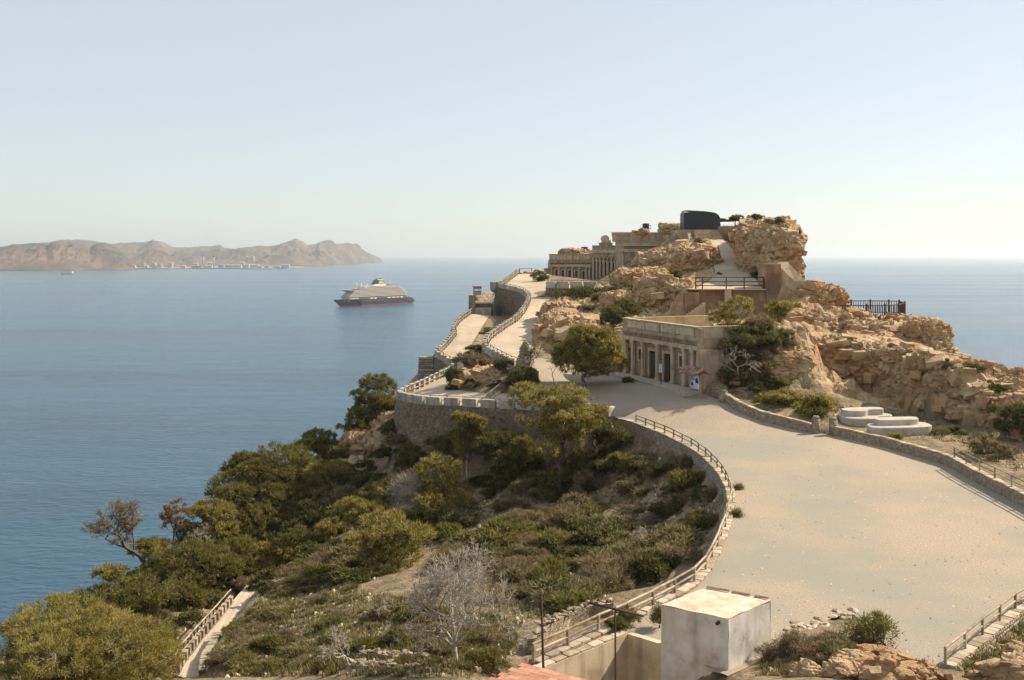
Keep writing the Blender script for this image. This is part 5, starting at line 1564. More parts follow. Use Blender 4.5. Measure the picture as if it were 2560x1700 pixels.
# entablature
m = MB(); m.box((-.12, WY - .42, 4.5), (LEN + .12, WY + .38, 4.98)); m.build('architrave', m_fortl, fort)
m = MB(); m.box((0, WY - .2, 4.98), (LEN, WY + .38, 5.42)); m.build('frieze', m_fortd, fort)
m = MB()
u = .1
while u < LEN - .15:
    if random.random() > .12:
        h = random.uniform(.28, .36); m.box((u, WY - .27 - random.random() * .05, 5.42 - h), (u + .14, WY - .202, 5.415))
    u += .235
d_ = m.build('brick_dentils', m_fort, fort); d_['kind'] = 'stuff'
m = MB(); m.box((-.2, WY - .38, 5.42), (LEN + .2, WY + .38, 5.6)); m.box((-.32, WY - .58, 5.6), (LEN + .32, WY + .38, 5.8)); m.box((-.25, WY - .48, 5.8), (LEN + .25, WY + .38, 5.95)); m.build('cornice', m_fort, fort)
m = MB(); m.box((0, WY - .22, 5.95), (LEN, WY + .2, 7.1)); m.build('parapet', m_fort, fort)
pu = [0.05] + [fu(x, 0)[0] for x in (145, 435, 675, 925, 1240)] + [LEN - .05]
for a, b in zip(pu[:-1], pu[1:]):
    if b - a > 1.0:
        m = MB(); m.box((a + .16, WY - .27, 6.08), (b - .16, WY - .222, 7.0)); m.build('parapet_panel', m_fortl, fort)
for u in pu:
    m = MB(); m.box((u - .1, WY - .31, 5.952), (u + .1, WY - .224, 7.098)); m.build('parapet_pilaster', m_fort, fort)
m = MB(); m.box((-.1, WY - .36, 7.1), (LEN + .1, WY + .3, 7.24)); m.build('parapet_coping', m_buff, fort)
m = MB(); m.box((-.02, WY + .302, 5.9), (.4, DEP + .02, 7.12)); m.build('side_parapet', m_buff, fort)
m = MB(); m.box((LEN - .4, WY + .302, 5.9), (LEN + .02, DEP + .02, 7.12)); m.build('side_parapet', m_buff, fort)
m = MB(); m.box((-.1, WY + .302, 7.12), (.48, DEP + .1, 7.25)); m.build('parapet_coping', m_buff, fort)
m = MB(); m.box((LEN - .48, WY + .302, 7.12), (LEN + .1, DEP + .1, 7.25)); m.build('parapet_coping', m_buff, fort)
# battered end pier and flank wall
m = MB()
m.v += [(LEN + .002, -.2, -.6), (LEN + 1.5, -.1, -.6), (LEN + 1.5, 3.2, -.6), (LEN + .002, 3.2, -.6), (LEN + .002, .1, 4.6), (LEN + .75, .1, 4.6), (LEN + .75, 3.2, 4.6), (LEN + .002, 3.2, 4.6)]
m.f += [(3, 2, 1, 0), (4, 5, 6, 7), (0, 1, 5, 4), (1, 2, 6, 5), (2, 3, 7, 6), (3, 0, 4, 7)]
m.box((LEN + .002, .15, 4.6), (LEN + .55, .75, 7.05)); m.build('end_pier', m_fort, fort)
m = MB(); m.box((LEN + .03, 3.2, -.6), (LEN + .5, 9.5, 5.2)); m.build('flank_wall', m_fortl, fort)
m = MB(); m.box((-4.2, 1.6, -.6), (-.002, 2.1, 5.15)); m.box((-4.3, 1.5, 5.15), (-.002, 2.2, 5.3)); m.build('wing_wall', m_buff, fort)
m = MB(); m.box((-.6, -2.2, -.5), (LEN + 1.2, .05, .12), .02); m.build('pavement_slab', pmat('concrete', [(0.34, 0.30, 0.25), (0.46, 0.41, 0.35)], scale=1.5, bump=.3, bscale=8, bdist=.03), fort)

# notice board with little tiled roof
m_kt = pmat('kiosk_tile', [(0.16, 0.075, 0.055), (0.28, 0.15, 0.11), (0.36, 0.22, 0.17)], scale=3, obj=.6)
kp = P(1726, 990, 113.3)
ki = empty('notice_board', (kp.x, kp.y, kp.z), RZ, 'wooden notice board with a small tiled roof and picture posters', 'notice board')
for u in (0.0, 2.1):
    m = MB(); m.box((u - .1, -.1, -.4), (u + .1, .1, 2.75), .02); m.build('post', m_wood, ki)
for s, nm in ((-1, 'roof'), (1, 'roof')):
    o = MB(); o.v += [(-.7, 0, 3.35), (2.8, 0, 3.35), (2.8, s * 1.05, 2.72), (-.7, s * 1.05, 2.72), (-.7, 0, 3.25), (2.8, 0, 3.25), (2.8, s * 1.05, 2.62), (-.7, s * 1.05, 2.62)]
    o.f += [(0, 1, 2, 3), (7, 6, 5, 4), (0, 4, 5, 1), (1, 5, 6, 2), (2, 6, 7, 3), (3, 7, 4, 0)]
    rf = o.build('roof', m_wood, ki)
    for i in range(8):
        for j in range(4):
            a = -.68 + i * .435
            wy0, wz0 = s * (.02 + j * .265), 3.36 - j * .16
            t = MB(); t.v += [(a, wy0, wz0), (a + .42, wy0, wz0), (a + .42, wy0 + s * .29, wz0 - .165), (a, wy0 + s * .29, wz0 - .165), (a, wy0, wz0 + .05), (a + .42, wy0, wz0 + .05), (a + .42, wy0 + s * .29, wz0 - .11), (a, wy0 + s * .29, wz0 - .11)]
            t.f += [(3, 2, 1, 0), (4, 5, 6, 7), (0, 1, 5, 4), (1, 2, 6, 5), (2, 3, 7, 6), (3, 0, 4, 7)]
            t.build('roof_tile', m_kt, rf)
m = MB(); m.box((.12, -.06, .95), (1.98, .06, 2.6)); bd = m.build('board', m_wood, ki)
m = MB(); m.box((.2, -.085, 1.0), (1.9, -.064, 2.5)); m.build('poster', m_paper, bd)
m = MB(); m.box((.22, -.1, 1.85), (1.05, -.088, 2.48)); m.build('print', m_blue, bd)
m = MB()
m.tube((1.45, -.1, 1.95), (1.45, -.089, 1.95), .27, .27, 12); m.box((1.2, -.1, 1.62), (1.8, -.089, 1.9)); m.tube((.5, -.1, 1.55), (.5, -.089, 1.55), .2, .2, 12); m.box((.3, -.1, 1.28), (.8, -.089, 1.5)); m.build('print', m_ink, bd)
m = MB()
for k in range(5): m.box((.95 + .04 * (k % 2), -.1, 1.1 + k * .09), (1.75 - .07 * k, -.089, 1.14 + k * .09))
m.build('print', m_blue, bd)
m = MB(); m.box((.3, -.1, 1.06), (.85, -.089, 1.12)); m.box((.3, -.1, 1.16), (.7, -.089, 1.2)); m.build('print', m_pinkk, bd)
m = MB(); m.box((-.1, .0, -.4), (2.4, 2.4, 1.0)); 
# sign on a post
sp_ = P(1652.5, 974, 118.6)
sg = empty('sign_post', sp_, RZ, 'small white sign on a thin post before the middle doorway', 'sign')
m = MB(); m.tube((0, 0, -.3), (0, 0, 3.0), .06, .06, 8); m.build('post', m_wood_d, sg)
m = MB(); m.box((-.32, -.1, 2.05), (.32, -.065, 3.05), .01); pl = m.build('plate', m_paper, sg)
m = MB(); m.poly([(-.2, -.106, 2.2), (.2, -.106, 2.2), (0, -.106, 2.8)]); m.build('emblem', m_green, pl)
m = MB(); m.box((-.24, -.108, 2.86), (.24, -.102, 2.95)); m.build('print', m_blue, pl)

# ------------------------------------------------------------------ upper fort
def g2(x, y, d): 
    px, py = 1350 + x / 6.746, 560 + y / 6.746
    return (px - 1280) * d / F, CAMZ - (py - HOR) * d / F
D1 = 262.0
def fx(x, d=D1): return g2(x, 0, d)[0]
def fz(y, d=D1): return g2(0, y, d)[1]
X0, X1 = fx(160), fx(868)
uf = empty('upper_fort', (X0, D1, TERR_Z), 0, 'left wing of the upper fort with columns and small windows', 'building')
def ub(m, x0, x1, y0, y1, f0, f1, parent_x=None, d=D1, bev=0):
    """box between zoom columns x0..x1 and rows y0..y1, from f0 to f1 metres behind the facade plane"""
    px_ = X0 if parent_x is None else parent_x
    m.box((fx(x0, d) - px_, f0, fz(y0, d) - TERR_Z), (fx(x1, d) - px_, f1, fz(y1, d) - TERR_Z), bev)
def opening_wall(parent, x0, x1, ytop, ybot, ops_, f, mat, px_, d=D1, name='facade_wall'):
    m = MB(); cur_ = x0
    for a, b, t, bt in ops_:
        ub(m, cur_, a, ytop, ybot, f, f + .4, px_, d); ub(m, a, b, ytop, t, f, f + .4, px_, d)
        if bt < ybot - 5: ub(m, a, b, bt, ybot, f, f + .4, px_, d)
        cur_ = b
    ub(m, cur_, x1, ytop, ybot, f, f + .4, px_, d)
    m.build(name, mat, parent)
    for a, b, t, bt in ops_:
        frame_around(parent, fx(a, d) - px_, fx(b, d) - px_, fz(bt, d) - TERR_Z, fz(t, d) - TERR_Z, f, m_fortl, .26, .08, bt < ybot - 5, 'window_surround')
        m = MB(); ub(m, a, b, t, bt, f + .25, f + .3, px_, d); m.build('window', m_door, parent)
wops = [(262, 295, 770, 975), (368, 402, 780, 890), (480, 520, 785, 895), (597, 630, 790, 900), (718, 755, 795, 975)]
opening_wall(uf, 160, 868, 722, 985, wops, .6, m_fortd, X0)
for x in (190, 318, 425, 545, 660, 778, 835):
    m = MB(); ub(m, x - 13, x + 13, 745, 985, .15, .59, bev=.05); ub(m, x - 18, x + 18, 722, 745, .05, .59); m.build('column', m_fortl, uf)
m = MB(); ub(m, 155, 870, 682, 722, .1, 1.0); m.build('architrave', m_fortl, uf)
m = MB(); ub(m, 160, 868, 655, 682, .35, 1.0); m.build('frieze', m_fortd, uf)
m = MB(); ub(m, 148, 872, 622, 655, -.1, 1.0); ub(m, 142, 876, 602, 622, -.3, 1.0); m.build('cornice', m_fort, uf)
m = MB(); ub(m, 160, 868, 515, 602, .3, .8); m.build('parapet', m_fort, uf)
for a, b in ((168, 325), (330, 437), (442, 553), (560, 672), (678, 862)):
    m = MB(); ub(m, a + 6, b - 6, 522, 596, .22, .298); m.build('parapet_panel', m_fortl, uf)
m = MB(); ub(m, 145, 876, 505, 515, .1, .95); m.build('parapet_coping', m_buff, uf)
m = MB(); ub(m, 161, 867, 640, 985, 1.01, 12.0); m.build('body', m_fort, uf)
m = MB(); ub(m, 80, 158, 750, 985, 3.0, 8.0); m.build('annex', m_buff, uf)
# central block
XC = fx(878)
uc = empty('upper_fort', (XC, D1 - 1, TERR_Z), 0, 'tall centre of the upper fort with stepped gable and arched crest', 'building')
cops = [(918, 940, 625, 985), (972, 993, 630, 985), (1035, 1056, 635, 985), (1098, 1119, 640, 985), (1165, 1187, 645, 985), (1230, 1253, 650, 985)]
opening_wall(uc, 878, 1285, 562, 985, cops, .6, m_fortd, XC, D1 - 1)
for x in (892, 950, 1010, 1076, 1138, 1205, 1268):
    m = MB(); ub(m, x - 9, x + 9, 585, 985, .1, .59, XC, D1 - 1, .05); ub(m, x - 14, x + 14, 562, 585, .02, .59, XC, D1 - 1); m.build('column', m_fortl, uc)
m = MB(); ub(m, 874, 1288, 490, 562, 0.0, 1.0, XC, D1 - 1); m.build('frieze', m_fort, uc)
m = MB(); ub(m, 868, 1292, 455, 490, -.3, 1.0, XC, D1 - 1); ub(m, 872, 1290, 432, 455, -.15, 1.0, XC, D1 - 1); m.build('cornice', m_fortl, uc)
m = MB(); ub(m, 885, 1280, 368, 432, .2, .9, XC, D1 - 1); ub(m, 876, 1286, 360, 368, 0.0, 1.1, XC, D1 - 1); m.build('gable_step', m_fort, uc)
m = MB(); ub(m, 1000, 1225, 322, 360, .15, .95, XC, D1 - 1); ub(m, 975, 1250, 315, 322, .0, 1.1, XC, D1 - 1); m.build('gable_step', m_fort, uc)
# arched crest with a barrel top
def arch(x0, x1, ytop, ybase, f0, f1, mat, name, par, px_, d, ov=0):
    a, b = fx(x0, d) - px_, fx(x1, d) - px_
    r = (b - a) / 2; cz = fz(ytop, d) - TERR_Z - r; zb_ = fz(ybase, d) - TERR_Z
    prof = [(a - ov, zb_)] + [((a + b) / 2 - (r + ov) * math.cos(t), cz + (r + ov) * math.sin(t)) for t in np.linspace(0, math.pi, 15)] + [(b + ov, zb_)]
    m = MB(); n = len(prof)
    m.v += [(x, f0, z) for x, z in prof] + [(x, f1, z) for x, z in prof]
    m.f += [tuple(range(n)), tuple(range(2 * n - 1, n - 1, -1))] + [(i, i + n, (i + 1) % n + n, (i + 1) % n) for i in range(n)]
    m.build(name, mat, par)
arch(1048, 1165, 195, 312, .1, 1.0, m_fortl, 'arched_crest', uc, XC, D1 - 1)
arch(1042, 1171, 186, 262, .3, 3.6, m_buff, 'barrel_cap', uc, XC, D1 - 1)
m = MB(); ub(m, 1052, 1200, 270, 320, 1.02, 3.4, XC, D1 - 1); ub(m, 879, 1284, 440, 985, 1.01, 12, XC, D1 - 1); m.build('body', m_buff, uc)
# right block
XR = fx(1287, D1 - 2)
ur = empty('upper_fort', (XR, D1 - 2, TERR_Z), 0, 'long plain right block of the upper fort below the gun', 'building')
DR = D1 - 2
m = MB(); ub(m, 1287, 1410, 370, 985, .1, 1.0, XR, DR); ub(m, 1280, 1418, 360, 378, -.1, 1.0, XR, DR); ub(m, 1280, 1418, 470, 488, -.1, 1.0, XR, DR); m.build('corner_pier', m_fortl, ur)
m = MB(); ub(m, 1412, 2080, 475, 985, .4, 12, XR, DR); m.build('wall', m_fort, ur)
m = MB(); ub(m, 1412, 2080, 422, 475, .15, 3, XR, DR); m.build('string_course', m_fortl, ur)
m = MB(); ub(m, 1412, 2080, 372, 422, .45, 3, XR, DR); m.build('frieze', m_fortd, ur)
m = MB()
x = 1420
while x < 2070:
    ub(m, x, x + 9, 376, 416, .3, .45, XR, DR); x += 22
d_ = m.build('brick_dentils', m_fort, ur); d_['kind'] = 'stuff'
m = MB(); ub(m, 1290, 2085, 300, 372, .0, 3, XR, DR); ub(m, 1284, 2085, 292, 300, -.2, 3, XR, DR); m.build('cornice', m_buff, ur)
m = MB(); ub(m, 1275, 2080, 168, 292, .5, 9, XR, DR); m.build('parapet', m_fortl, ur)
for a, b in ((1275, 1540), (1545, 1810), (1815, 2078)):
    m = MB(); ub(m, a + 14, b - 8, 180, 284, .42, .498, XR, DR); m.build('parapet_panel', m_fort, ur)
m = MB(); ub(m, 1262, 2345, 155, 168, .3, 9.3, XR, DR); m.build('parapet_coping', m_buff, ur)
m = MB(); ub(m, 1290, 2400, 122, 136, 9.4, 14, XR, DR); ub(m, 1300, 2400, 136, 200, 9.6, 13.8, XR, DR); m.build('rear_parapet', m_buff, ur)
m = MB(); ub(m, 2082, 2335, 168, 700, -.1, 9, XR, DR); ub(m, 2072, 2096, 160, 640, -.35, -.102, XR, DR); m.build('side_wall', m_buff, ur)
# black steel look-out drums on the skyline
def drum(x0, x1, y0, y1, d, label):
    a, zt_ = g2(x0, y0, d); b, zb_ = g2(x1, y1, d)
    o = empty('steel_drum', ((a + b) / 2, d, zb_), 0, label, 'steel drum')
    r = (b - a) / 2; h = zt_ - zb_
    m = MB(); m.tube((0, 0, -1.5), (0, 0, h), r, r, 20); m.build('shell', m_steel, o, smooth=False)
    m = MB(); m.tube((0, 0, h), (0, 0, h + .12), r * 1.05, r * 1.05, 20); m.tube((0, 0, h + .12), (0, 0, h + .2), r * .7, r * .6, 16); m.build('lid', m_steel, o)
    m = MB(); m.tube((r, -.2, h * .3), (r + .5, -.2, h * .3), .06, .06, 6); m.tube((r, -.2, h * .75), (r + .45, -.2, h * .75), .06, .06, 6); m.tube((r + .45, -.2, h * .2), (r + .45, -.2, h * .85), .05, .05, 6); m.build('bracket', m_steel, o)
drum(1728, 1842, 0, 108, 284, 'black steel drum on the skyline left of the gun')
drum(693, 808, 395, 506, 296, 'black steel drum behind the left wing of the fort')

# ------------------------------------------------------------------ gun
def g3(x, y, d):
    px, py = 1580 + x / 5.366, 510 + y / 5.366
    return (px - 1280) * d / F, CAMZ - (py - HOR) * d / F
DG = 235.0
gx0, gz0 = g3(695, 348, DG)
gun = empty('coastal_gun', (gx0, DG, gz0), 0, 'big black armoured coastal gun on the summit', 'gun')
prof = [(695, 348), (695, 125), (706, 112), (950, 92), (1020, 100), (1100, 112), (1140, 126), (1168, 150), (1185, 182), (1191, 215), (1188, 348)]
pr = [(g3(x, y, DG)[0] - gx0, g3(x, y, DG)[1] - gz0) for x, y in prof]
m = MB(); n = len(pr)
y0, y1 = 0.0, 5.4
ins_ = 0.25
cxm, czm = 4.4, 2.2
m.v += [(cxm + (x - cxm) * .985, y0, czm + (z - czm) * .975 if z > .1 else z) for x, z in pr] + [(x, y0 + ins_, z) for x, z in pr] + [(x, y1 - ins_, z) for x, z in pr] + [(cxm + (x - cxm) * .985, y1, czm + (z - czm) * .975 if z > .1 else z) for x, z in pr]
m.f.append(tuple(range(n)))
for r_ in range(3):
    for i in range(n):
        j = (i + 1) % n; m.f.append((r_ * n + i, (r_ + 1) * n + i, (r_ + 1) * n + j, r_ * n + j))
m.f.append(tuple(range(4 * n - 1, 3 * n - 1, -1)))
m.build('shield', m_steel, gun)
m = MB()
rl = [(g3(x, y, DG)[0] - gx0, g3(x, y, DG)[1] - gz0) for x, y in [(702, 118), (710, 92), (722, 82), (760, 82), (930, 90)]]
for (a, b), (c, d) in zip(rl[:-1], rl[1:]):
    m.v += [(a, .8, b), (c, .8, d), (c, 4.6, d), (a, 4.6, b), (a, .8, b - .18), (c, .8, d - .18), (c, 4.6, d - .18), (a, 4.6, b - .18)]
    k = len(m.v) - 8; m.f += [tuple(k + i for i in q) for q in ((0, 1, 2, 3), (7, 6, 5, 4), (0, 4, 5, 1), (1, 5, 6, 2), (2, 6, 7, 3), (3, 7, 4, 0))]
m.build('rear_hood', m_steel, gun)
m = MB()
bz = g3(0, 210, DG)[1] - gz0
m.tube((8.3, 2.7, bz), (11.5, 2.9, bz), .46, .44, 20); m.tube((11.5, 2.9, bz), (17.5, 3.2, bz + .25), .40, .30, 20); m.build('barrel', m_steel, gun, smooth=True)
m = MB(); m.tube((4.4, 2.7, -.5), (4.4, 2.7, .02), 4.6, 4.6, 32); m.build('pedestal', m_buff, gun)
m = MB()
for i in range(1, n - 2):
    pass
for k in range(14):
    x = .35 + k * .6; m.tube((x, -.02, .15), (x, .03, .15), .045, .045, 6); 
    if k % 2: m.tube((x, -.02, 3.2), (x, .03, 3.2), .045, .045, 6)
m.build('rivets', m_steel, gun)['kind'] = 'stuff'
# gun terrace, steps and cheek walls
tx0, tz = g3(640, 350, 232)
tx1 = g3(1260, 350, 232)[0]
gt = empty('gun_terrace', (tx0, 230, 130), 0, 'buff concrete terrace with broad steps under the gun', 'terrace')
H_ = gz0 - 130
m = MB(); m.box((g3(600, 0, 236)[0] - tx0, 2.5, 0), (tx1 - tx0 + 6, 22, H_ - .02)); m.build('base', m_buff, gt)
sxa, sxb = g3(842, 0, 230)[0] - tx0, g3(1182, 0, 230)[0] - tx0
for k in range(5):
    zt_ = H_ - .04 - k * (H_ - (g3(0, 468, 225)[1] - 130)) / 5.0
    m = MB(); m.box((sxa, 2.498 - (k + 1) * 1.1, 0), (sxb, 2.498 - k * 1.1, zt_ - .02)); m.build('step', m_buff, gt)
m = MB(); m.box((g3(625, 0, 232)[0] - tx0, 1.5, 0), (sxa - .002, 2.49, H_ + .0)); m.build('cheek_wall', m_fort, gt)
m = MB()
a0 = g3(785, 0, 227)[0] - tx0
m.v += [(a0, -3.2, 0), (a0 + .8, -3.2, 0), (a0 + .8, 1.49, 0), (a0, 1.49, 0), (a0, -3.2, H_ - 3.6), (a0 + .8, -3.2, H_ - 3.6), (a0 + .8, 1.49, H_ - .6), (a0, 1.49, H_ - .6)]
m.f += [(3, 2, 1, 0), (4, 5, 6, 7), (0, 1, 5, 4), (1, 2, 6, 5), (2, 3, 7, 6), (3, 0, 4, 7)]
m.build('cheek_wall', m_buff, gt)
m = MB(); m.box((sxb + .002, -3, 0), (sxb + 3, 2.49, H_ + .7)); m.build('cheek_wall', m_ochre, gt)
m = MB()
for k in range(7): m.tube((tx1 - tx0 - 1.3 + k * .75, 9, H_), (tx1 - tx0 - 1.3 + k * .75, 9, H_ + 1.3), .05, .05, 6)
for z in (.65, 1.25): m.tube((tx1 - tx0 - 1.3, 9, H_ + z), (tx1 - tx0 + 3.4, 9, H_ + z), .05, .05, 6)
m.build('handrail', m_pale, gt)

# ------------------------------------------------------------------ railed platform with its retaining wall
pz = P(0, 724, 150).z
pxa, pxb = P(1728, 0, 150).x, P(1916, 0, 150).x
pf = empty('platform_wall', (pxa, 149.4, 124), 0, 'stained ochre retaining wall under the railed platform', 'wall')
hh = pz - 124
m = MB(); m.box((.0, .6, 0), (pxb - pxa, 3.5, hh - .02)); m.build('recessed_wall', m_ochre, pf)
ca = P(1811, 0, 149.4).x - pxa
m = MB(); m.box((ca, -.3, 0), (ca + 1.0, .598, hh - .02)); m.build('pier', m_buff, pf)
m = MB(); m.box((ca + 1.002, .1, 0), (pxb - pxa, .598, hh - .02)); m.build('right_panel', m_ochre, pf)
m = MB(); m.box((-1.2, -1.0, 0), (.9, .598, hh - .4)); m.build('left_pier', m_ochre, pf)
m = MB(); m.box((-.3, -.4, hh - .02), (pxb - pxa + .1, 3.4, hh + .12)); m.build('platform_edge', m_buff, pf)
m = MB()
a = P(1700, 792, 148.6); b = P(1757, 752, 149)
for k in range(9):
    t = k / 9; q = a.lerp(b, t)
    m.box((q.x - pxa, -2.2, 0), (q.x - pxa + .42, -1.05, q.z - 124))
m.build('stair', m_buff, pf)
def placed_fence(label, pts, rails, ph, mat, pr=.1, rr=.06, name='timber_fence'):
    o = empty(name, pts[0], 0, label, 'fence')
    for p in pts: wadd('post', ubox(mat, .1), o, p - Vector((0, 0, .05)), (0, 0, 0), (pr * 1.6, pr * 1.6, ph + .05))
    for p, q in zip(pts[:-1], pts[1:]):
        for r_ in rails: beam('rail', ucyl(mat), o, p + Vector((0, 0, r_)), q + Vector((0, 0, r_)), rr * 2)
    return o
placed_fence('dark timber railing along the edge of the upper platform', [Vector((*P(1580 + x / 5.366, 724, 150.2 + (0.6 if x == 1165 else 0)).xy, pz + .1)) for x in (855, 945, 1265, 1505, 1765)], (1.75, 1.1, .5), 1.8, m_wood_d, .1, .07)
# concrete buttress right of the platform
bt = empty('buttress', (P(1910, 0, 150).x, 149, 124), 0, 'smooth ochre concrete buttress under the tall crag', 'buttress')
bx = lambda px_: P(px_, 0, 150).x - P(1910, 0, 150).x
zz = lambda py_: P(0, py_, 150).z - 124
m = MB(); m.box((bx(1912), 0, 0), (bx(1948), 5, zz(660))); m.build('pillar', m_ochre, bt)
m = MB()
m.v += [(bx(1948) + .002, .2, 0), (bx(2010), .0, 0), (bx(2010), 6, 0), (bx(1948) + .002, 6, 0), (bx(1950) + .002, .8, zz(668)), (bx(1972), 1.6, zz(655)), (bx(1972), 6, zz(655)), (bx(1950), 6, zz(668)), (bx(2008), -.3, zz(702)), (bx(2009), 6, zz(702)), (bx(1980), -.3, zz(702)), (bx(1978), -.2, 0)]
m.f += [(0, 11, 10, 4), (11, 1, 8, 10), (10, 8, 5, 4)[::1], (1, 2, 9, 8), (8, 9, 6, 5), (4, 5, 6, 7), (2, 3, 7, 6, 9), (3, 0, 4, 7)]
m.build('sloping_slab', m_buff, bt)

# ------------------------------------------------------------------ lookout railing
lo = empty('lookout_railing', P(2166, 798, 141), 0, 'dark timber baluster railing around the seaward lookout', 'railing')
fr = [P(2100, 800, 141), P(2166, 798, 141), P(2212, 796, 141.5), P(2246, 793, 143), P(2262, 788, 149), P(2248, 781.5, 154), P(2222, 781, 154.5), P(2176, 781, 155), P(2128, 781, 155), P(2100, 781, 155)]
for p in fr: p.z = fr[1].z
for i, p in enumerate(fr):
    if 0 < i < 9: wadd('post', ubox(m_wood_d, .1), lo, p - Vector((0, 0, .3)), (0, 0, 0), (.22, .22, 2.5))
for p, q in zip(fr[:-1], fr[1:]):
    for z in (1.95, .18): beam('rail', ubox(m_wood_d, .1), lo, p + Vector((0, 0, z)), q + Vector((0, 0, z)), .1, .12)
    n = max(2, int((q - p).length / .34))
    for k in range(1, n):
        w = p.lerp(q, k / n); wadd('baluster', ubox(m_wood_d, 0), lo, w + Vector((0, 0, .18)), (0, 0, 0), (.075, .075, 1.75))
for p in (fr[1], fr[3]):
    beam('brace', ubox(m_wood_d, .1), lo, p + Vector((0, -.1, 1.0)), p + Vector((.8, -1.5, -.7)), .1)
m = MB(); ring = [(p.x - lo.location.x, p.y - lo.location.y) for p in fr] + [(P(2060, 0, 155).x - lo.location.x, 155 - lo.location.y), (P(2060, 0, 141).x - lo.location.x, 141 - lo.location.y)]
m.prism(ring[::-1] if True else ring, fr[1].z - lo.location.z - 2.5, fr[1].z - lo.location.z - .02)
m.build('deck', m_road, lo)
m = MB(); m.box((-1.4, 4.5, 0), (3.2, 6, .5)); m.box((-1.4, 6, 0), (3.2, 6.4, 1.0)); m.build('stone_seat', m_buff, lo)

# ------------------------------------------------------------------ tiered white benches
m_bench = pmat('bench_render', [(0.38, 0.32, 0.26), (0.48, 0.415, 0.345), (0.53, 0.47, 0.395)], scale=1.5, bump=.25, bscale=7, bdist=.03, streak=.2)
def ring_poly(pts, it=3):
    pts = [Vector((x, y, 0)) for x, y in pts]
    for _ in range(it):
        q = []
        for i in range(len(pts)):
            a, b = pts[i], pts[(i + 1) % len(pts)]; q += [a.lerp(b, .22), a.lerp(b, .78)]
        pts = q
    return [(p.x, p.y) for p in pts]
def bench(label, base, low, up, h1, h2):
    o = empty('tiered_bench', base, 0, label, 'bench', 'tiered pale benches on the garden terrace')
    for nm, pl_, z0, z1 in (('lower_tier', low, -.2, h1), ('upper_tier', up, h1 - .03, h1 + h2)):
        m = MB(); pl_ = ring_poly(pl_); c = np.mean(pl_, 0)
        ins2 = [(c[0] + (x - c[0]) * .975, c[1] + (y - c[1]) * .955) for x, y in pl_]
        k = len(pl_)
        m.v += [(x, y, z0) for x, y in pl_] + [(x, y, z1 - .06) for x, y in pl_] + [(x, y, z1) for x, y in ins2]
        for r_ in range(2):
            for i in range(k):
                j = (i + 1) % k; m.f.append((r_ * k + i, r_ * k + j, (r_ + 1) * k + j, (r_ + 1) * k + i))
        m.f.append(tuple(2 * k + i for i in range(k)))
        m.build(nm, m_bench, o)
bench('front tiered pale bench with a rounded left end', Vector((*P(2250, 1080, 96.5).xy, GZ)), [(-3.2, -.6), (-3.0, -1.3), (0, -1.2), (3.2, -.4), (3.3, 1.9), (2.5, 2.2), (-1.0, 1.9), (-3.0, 1.0)], [(-2.3, 0), (-1.8, -.3), (2.0, .25), (2.4, 1.8), (1.8, 2.0), (-1.6, 1.6), (-2.3, .8)], .82, .55)
bench('rear tiered pale bench with a curved hollow front', Vector((*P(2165, 1050, 102.5).xy, GZ)), [(-2.8, -1.8), (.6, -2.0), (.8, -.6), (2.8, -.3), (2.9, 1.8), (1.8, 2.4), (-2.6, 1.6)], [(-2.5, -.8), (-.4, -.9), (.3, .2), (2.0, .2), (2.2, 1.6), (1.4, 2.0), (-2.4, 1.2)], .82, .6)
for i, (x, y, r_) in enumerate([(2100, 992, .5), (2075, 995, .35), (2240, 1022, .4), (2262, 1030, .45)]):
    p = PH(x, y, 17.35); b = add('boulder', BOUL[i % 6], None, (p.x, p.y, GZ + .1), (0, 0, i), (r_ * 1.3, r_, r_ * .8)); tag(b, ['whitish boulder at the foot of the shaded face', 'small boulder beside the whitish one under the face', 'grey boulder behind the front bench', 'flat boulder at the right end of the front bench'][i], 'boulder', 'boulders at the cliff foot')

# ------------------------------------------------------------------ sentry box, stone house and stepped buttress on the lower road
def g6(x, y, d):
    px, py = 1130 + x / 6.533, 660 + y / 6.533
    return Vector(((px - 1280) * d / F, d, CAMZ - (py - HOR) * d / F))
DS = 214.0
q0 = g6(275, 800, DS)
sh = empty('stone_house', q0, 0, 'small stone house with a slab roof and a sentry box on the corner', 'building')
def gb(x0, x1, y0, y1, f0, f1):
    a, b = g6(x0, y1, DS) - q0, g6(x1, y0, DS) - q0
    m = MB(); m.box((a.x, f0, a.z), (b.x, f1, b.z)); return m
gb(270, 382, 515, 900, 0, 3).build('tower_wall', m_rubble_l, sh)
gb(383, 660, 640, 900, .4, 6).build('house_wall', m_rubble, sh)
gb(383, 640, 712, 900, -.4, .398).build('front_bench', m_merlon, sh)
a, b = g6(380, 640, DS) - q0, g6(680, 490, DS) - q0
m = MB(); m.v += [(a.x, 0, a.z - .1), (b.x, 0, a.z - .1), (b.x, 4, b.z), (a.x + .1, 4, b.z), (a.x, 0, a.z + .12), (b.x, 0, a.z + .12), (b.x, 4, b.z + .2), (a.x + .1, 4, b.z + .2)]
m.f += [(3, 2, 1, 0), (4, 5, 6, 7), (0, 1, 5, 4), (1, 2, 6, 5), (2, 3, 7, 6), (3, 0, 4, 7)]
rf = m.build('roof', m_buff, sh)
for i in range(9):
    for j in range(7):
        t = (i + .5) / 9; s = (j + .5) / 7
        add('roof_slab', STN[(i + j) % 5], rf, (a.x + (b.x - a.x) * t, 4 * s, a.z + .16 + (b.z - a.z) * s), (.6, random.uniform(-.2, .2), random.uniform(-.5, .5)), (.26, .5, .12))
bxm = MB()
aa, bb = g6(345, 512, DS) - q0, g6(482, 375, DS) - q0
w, h = bb.x - aa.x, bb.z - aa.z
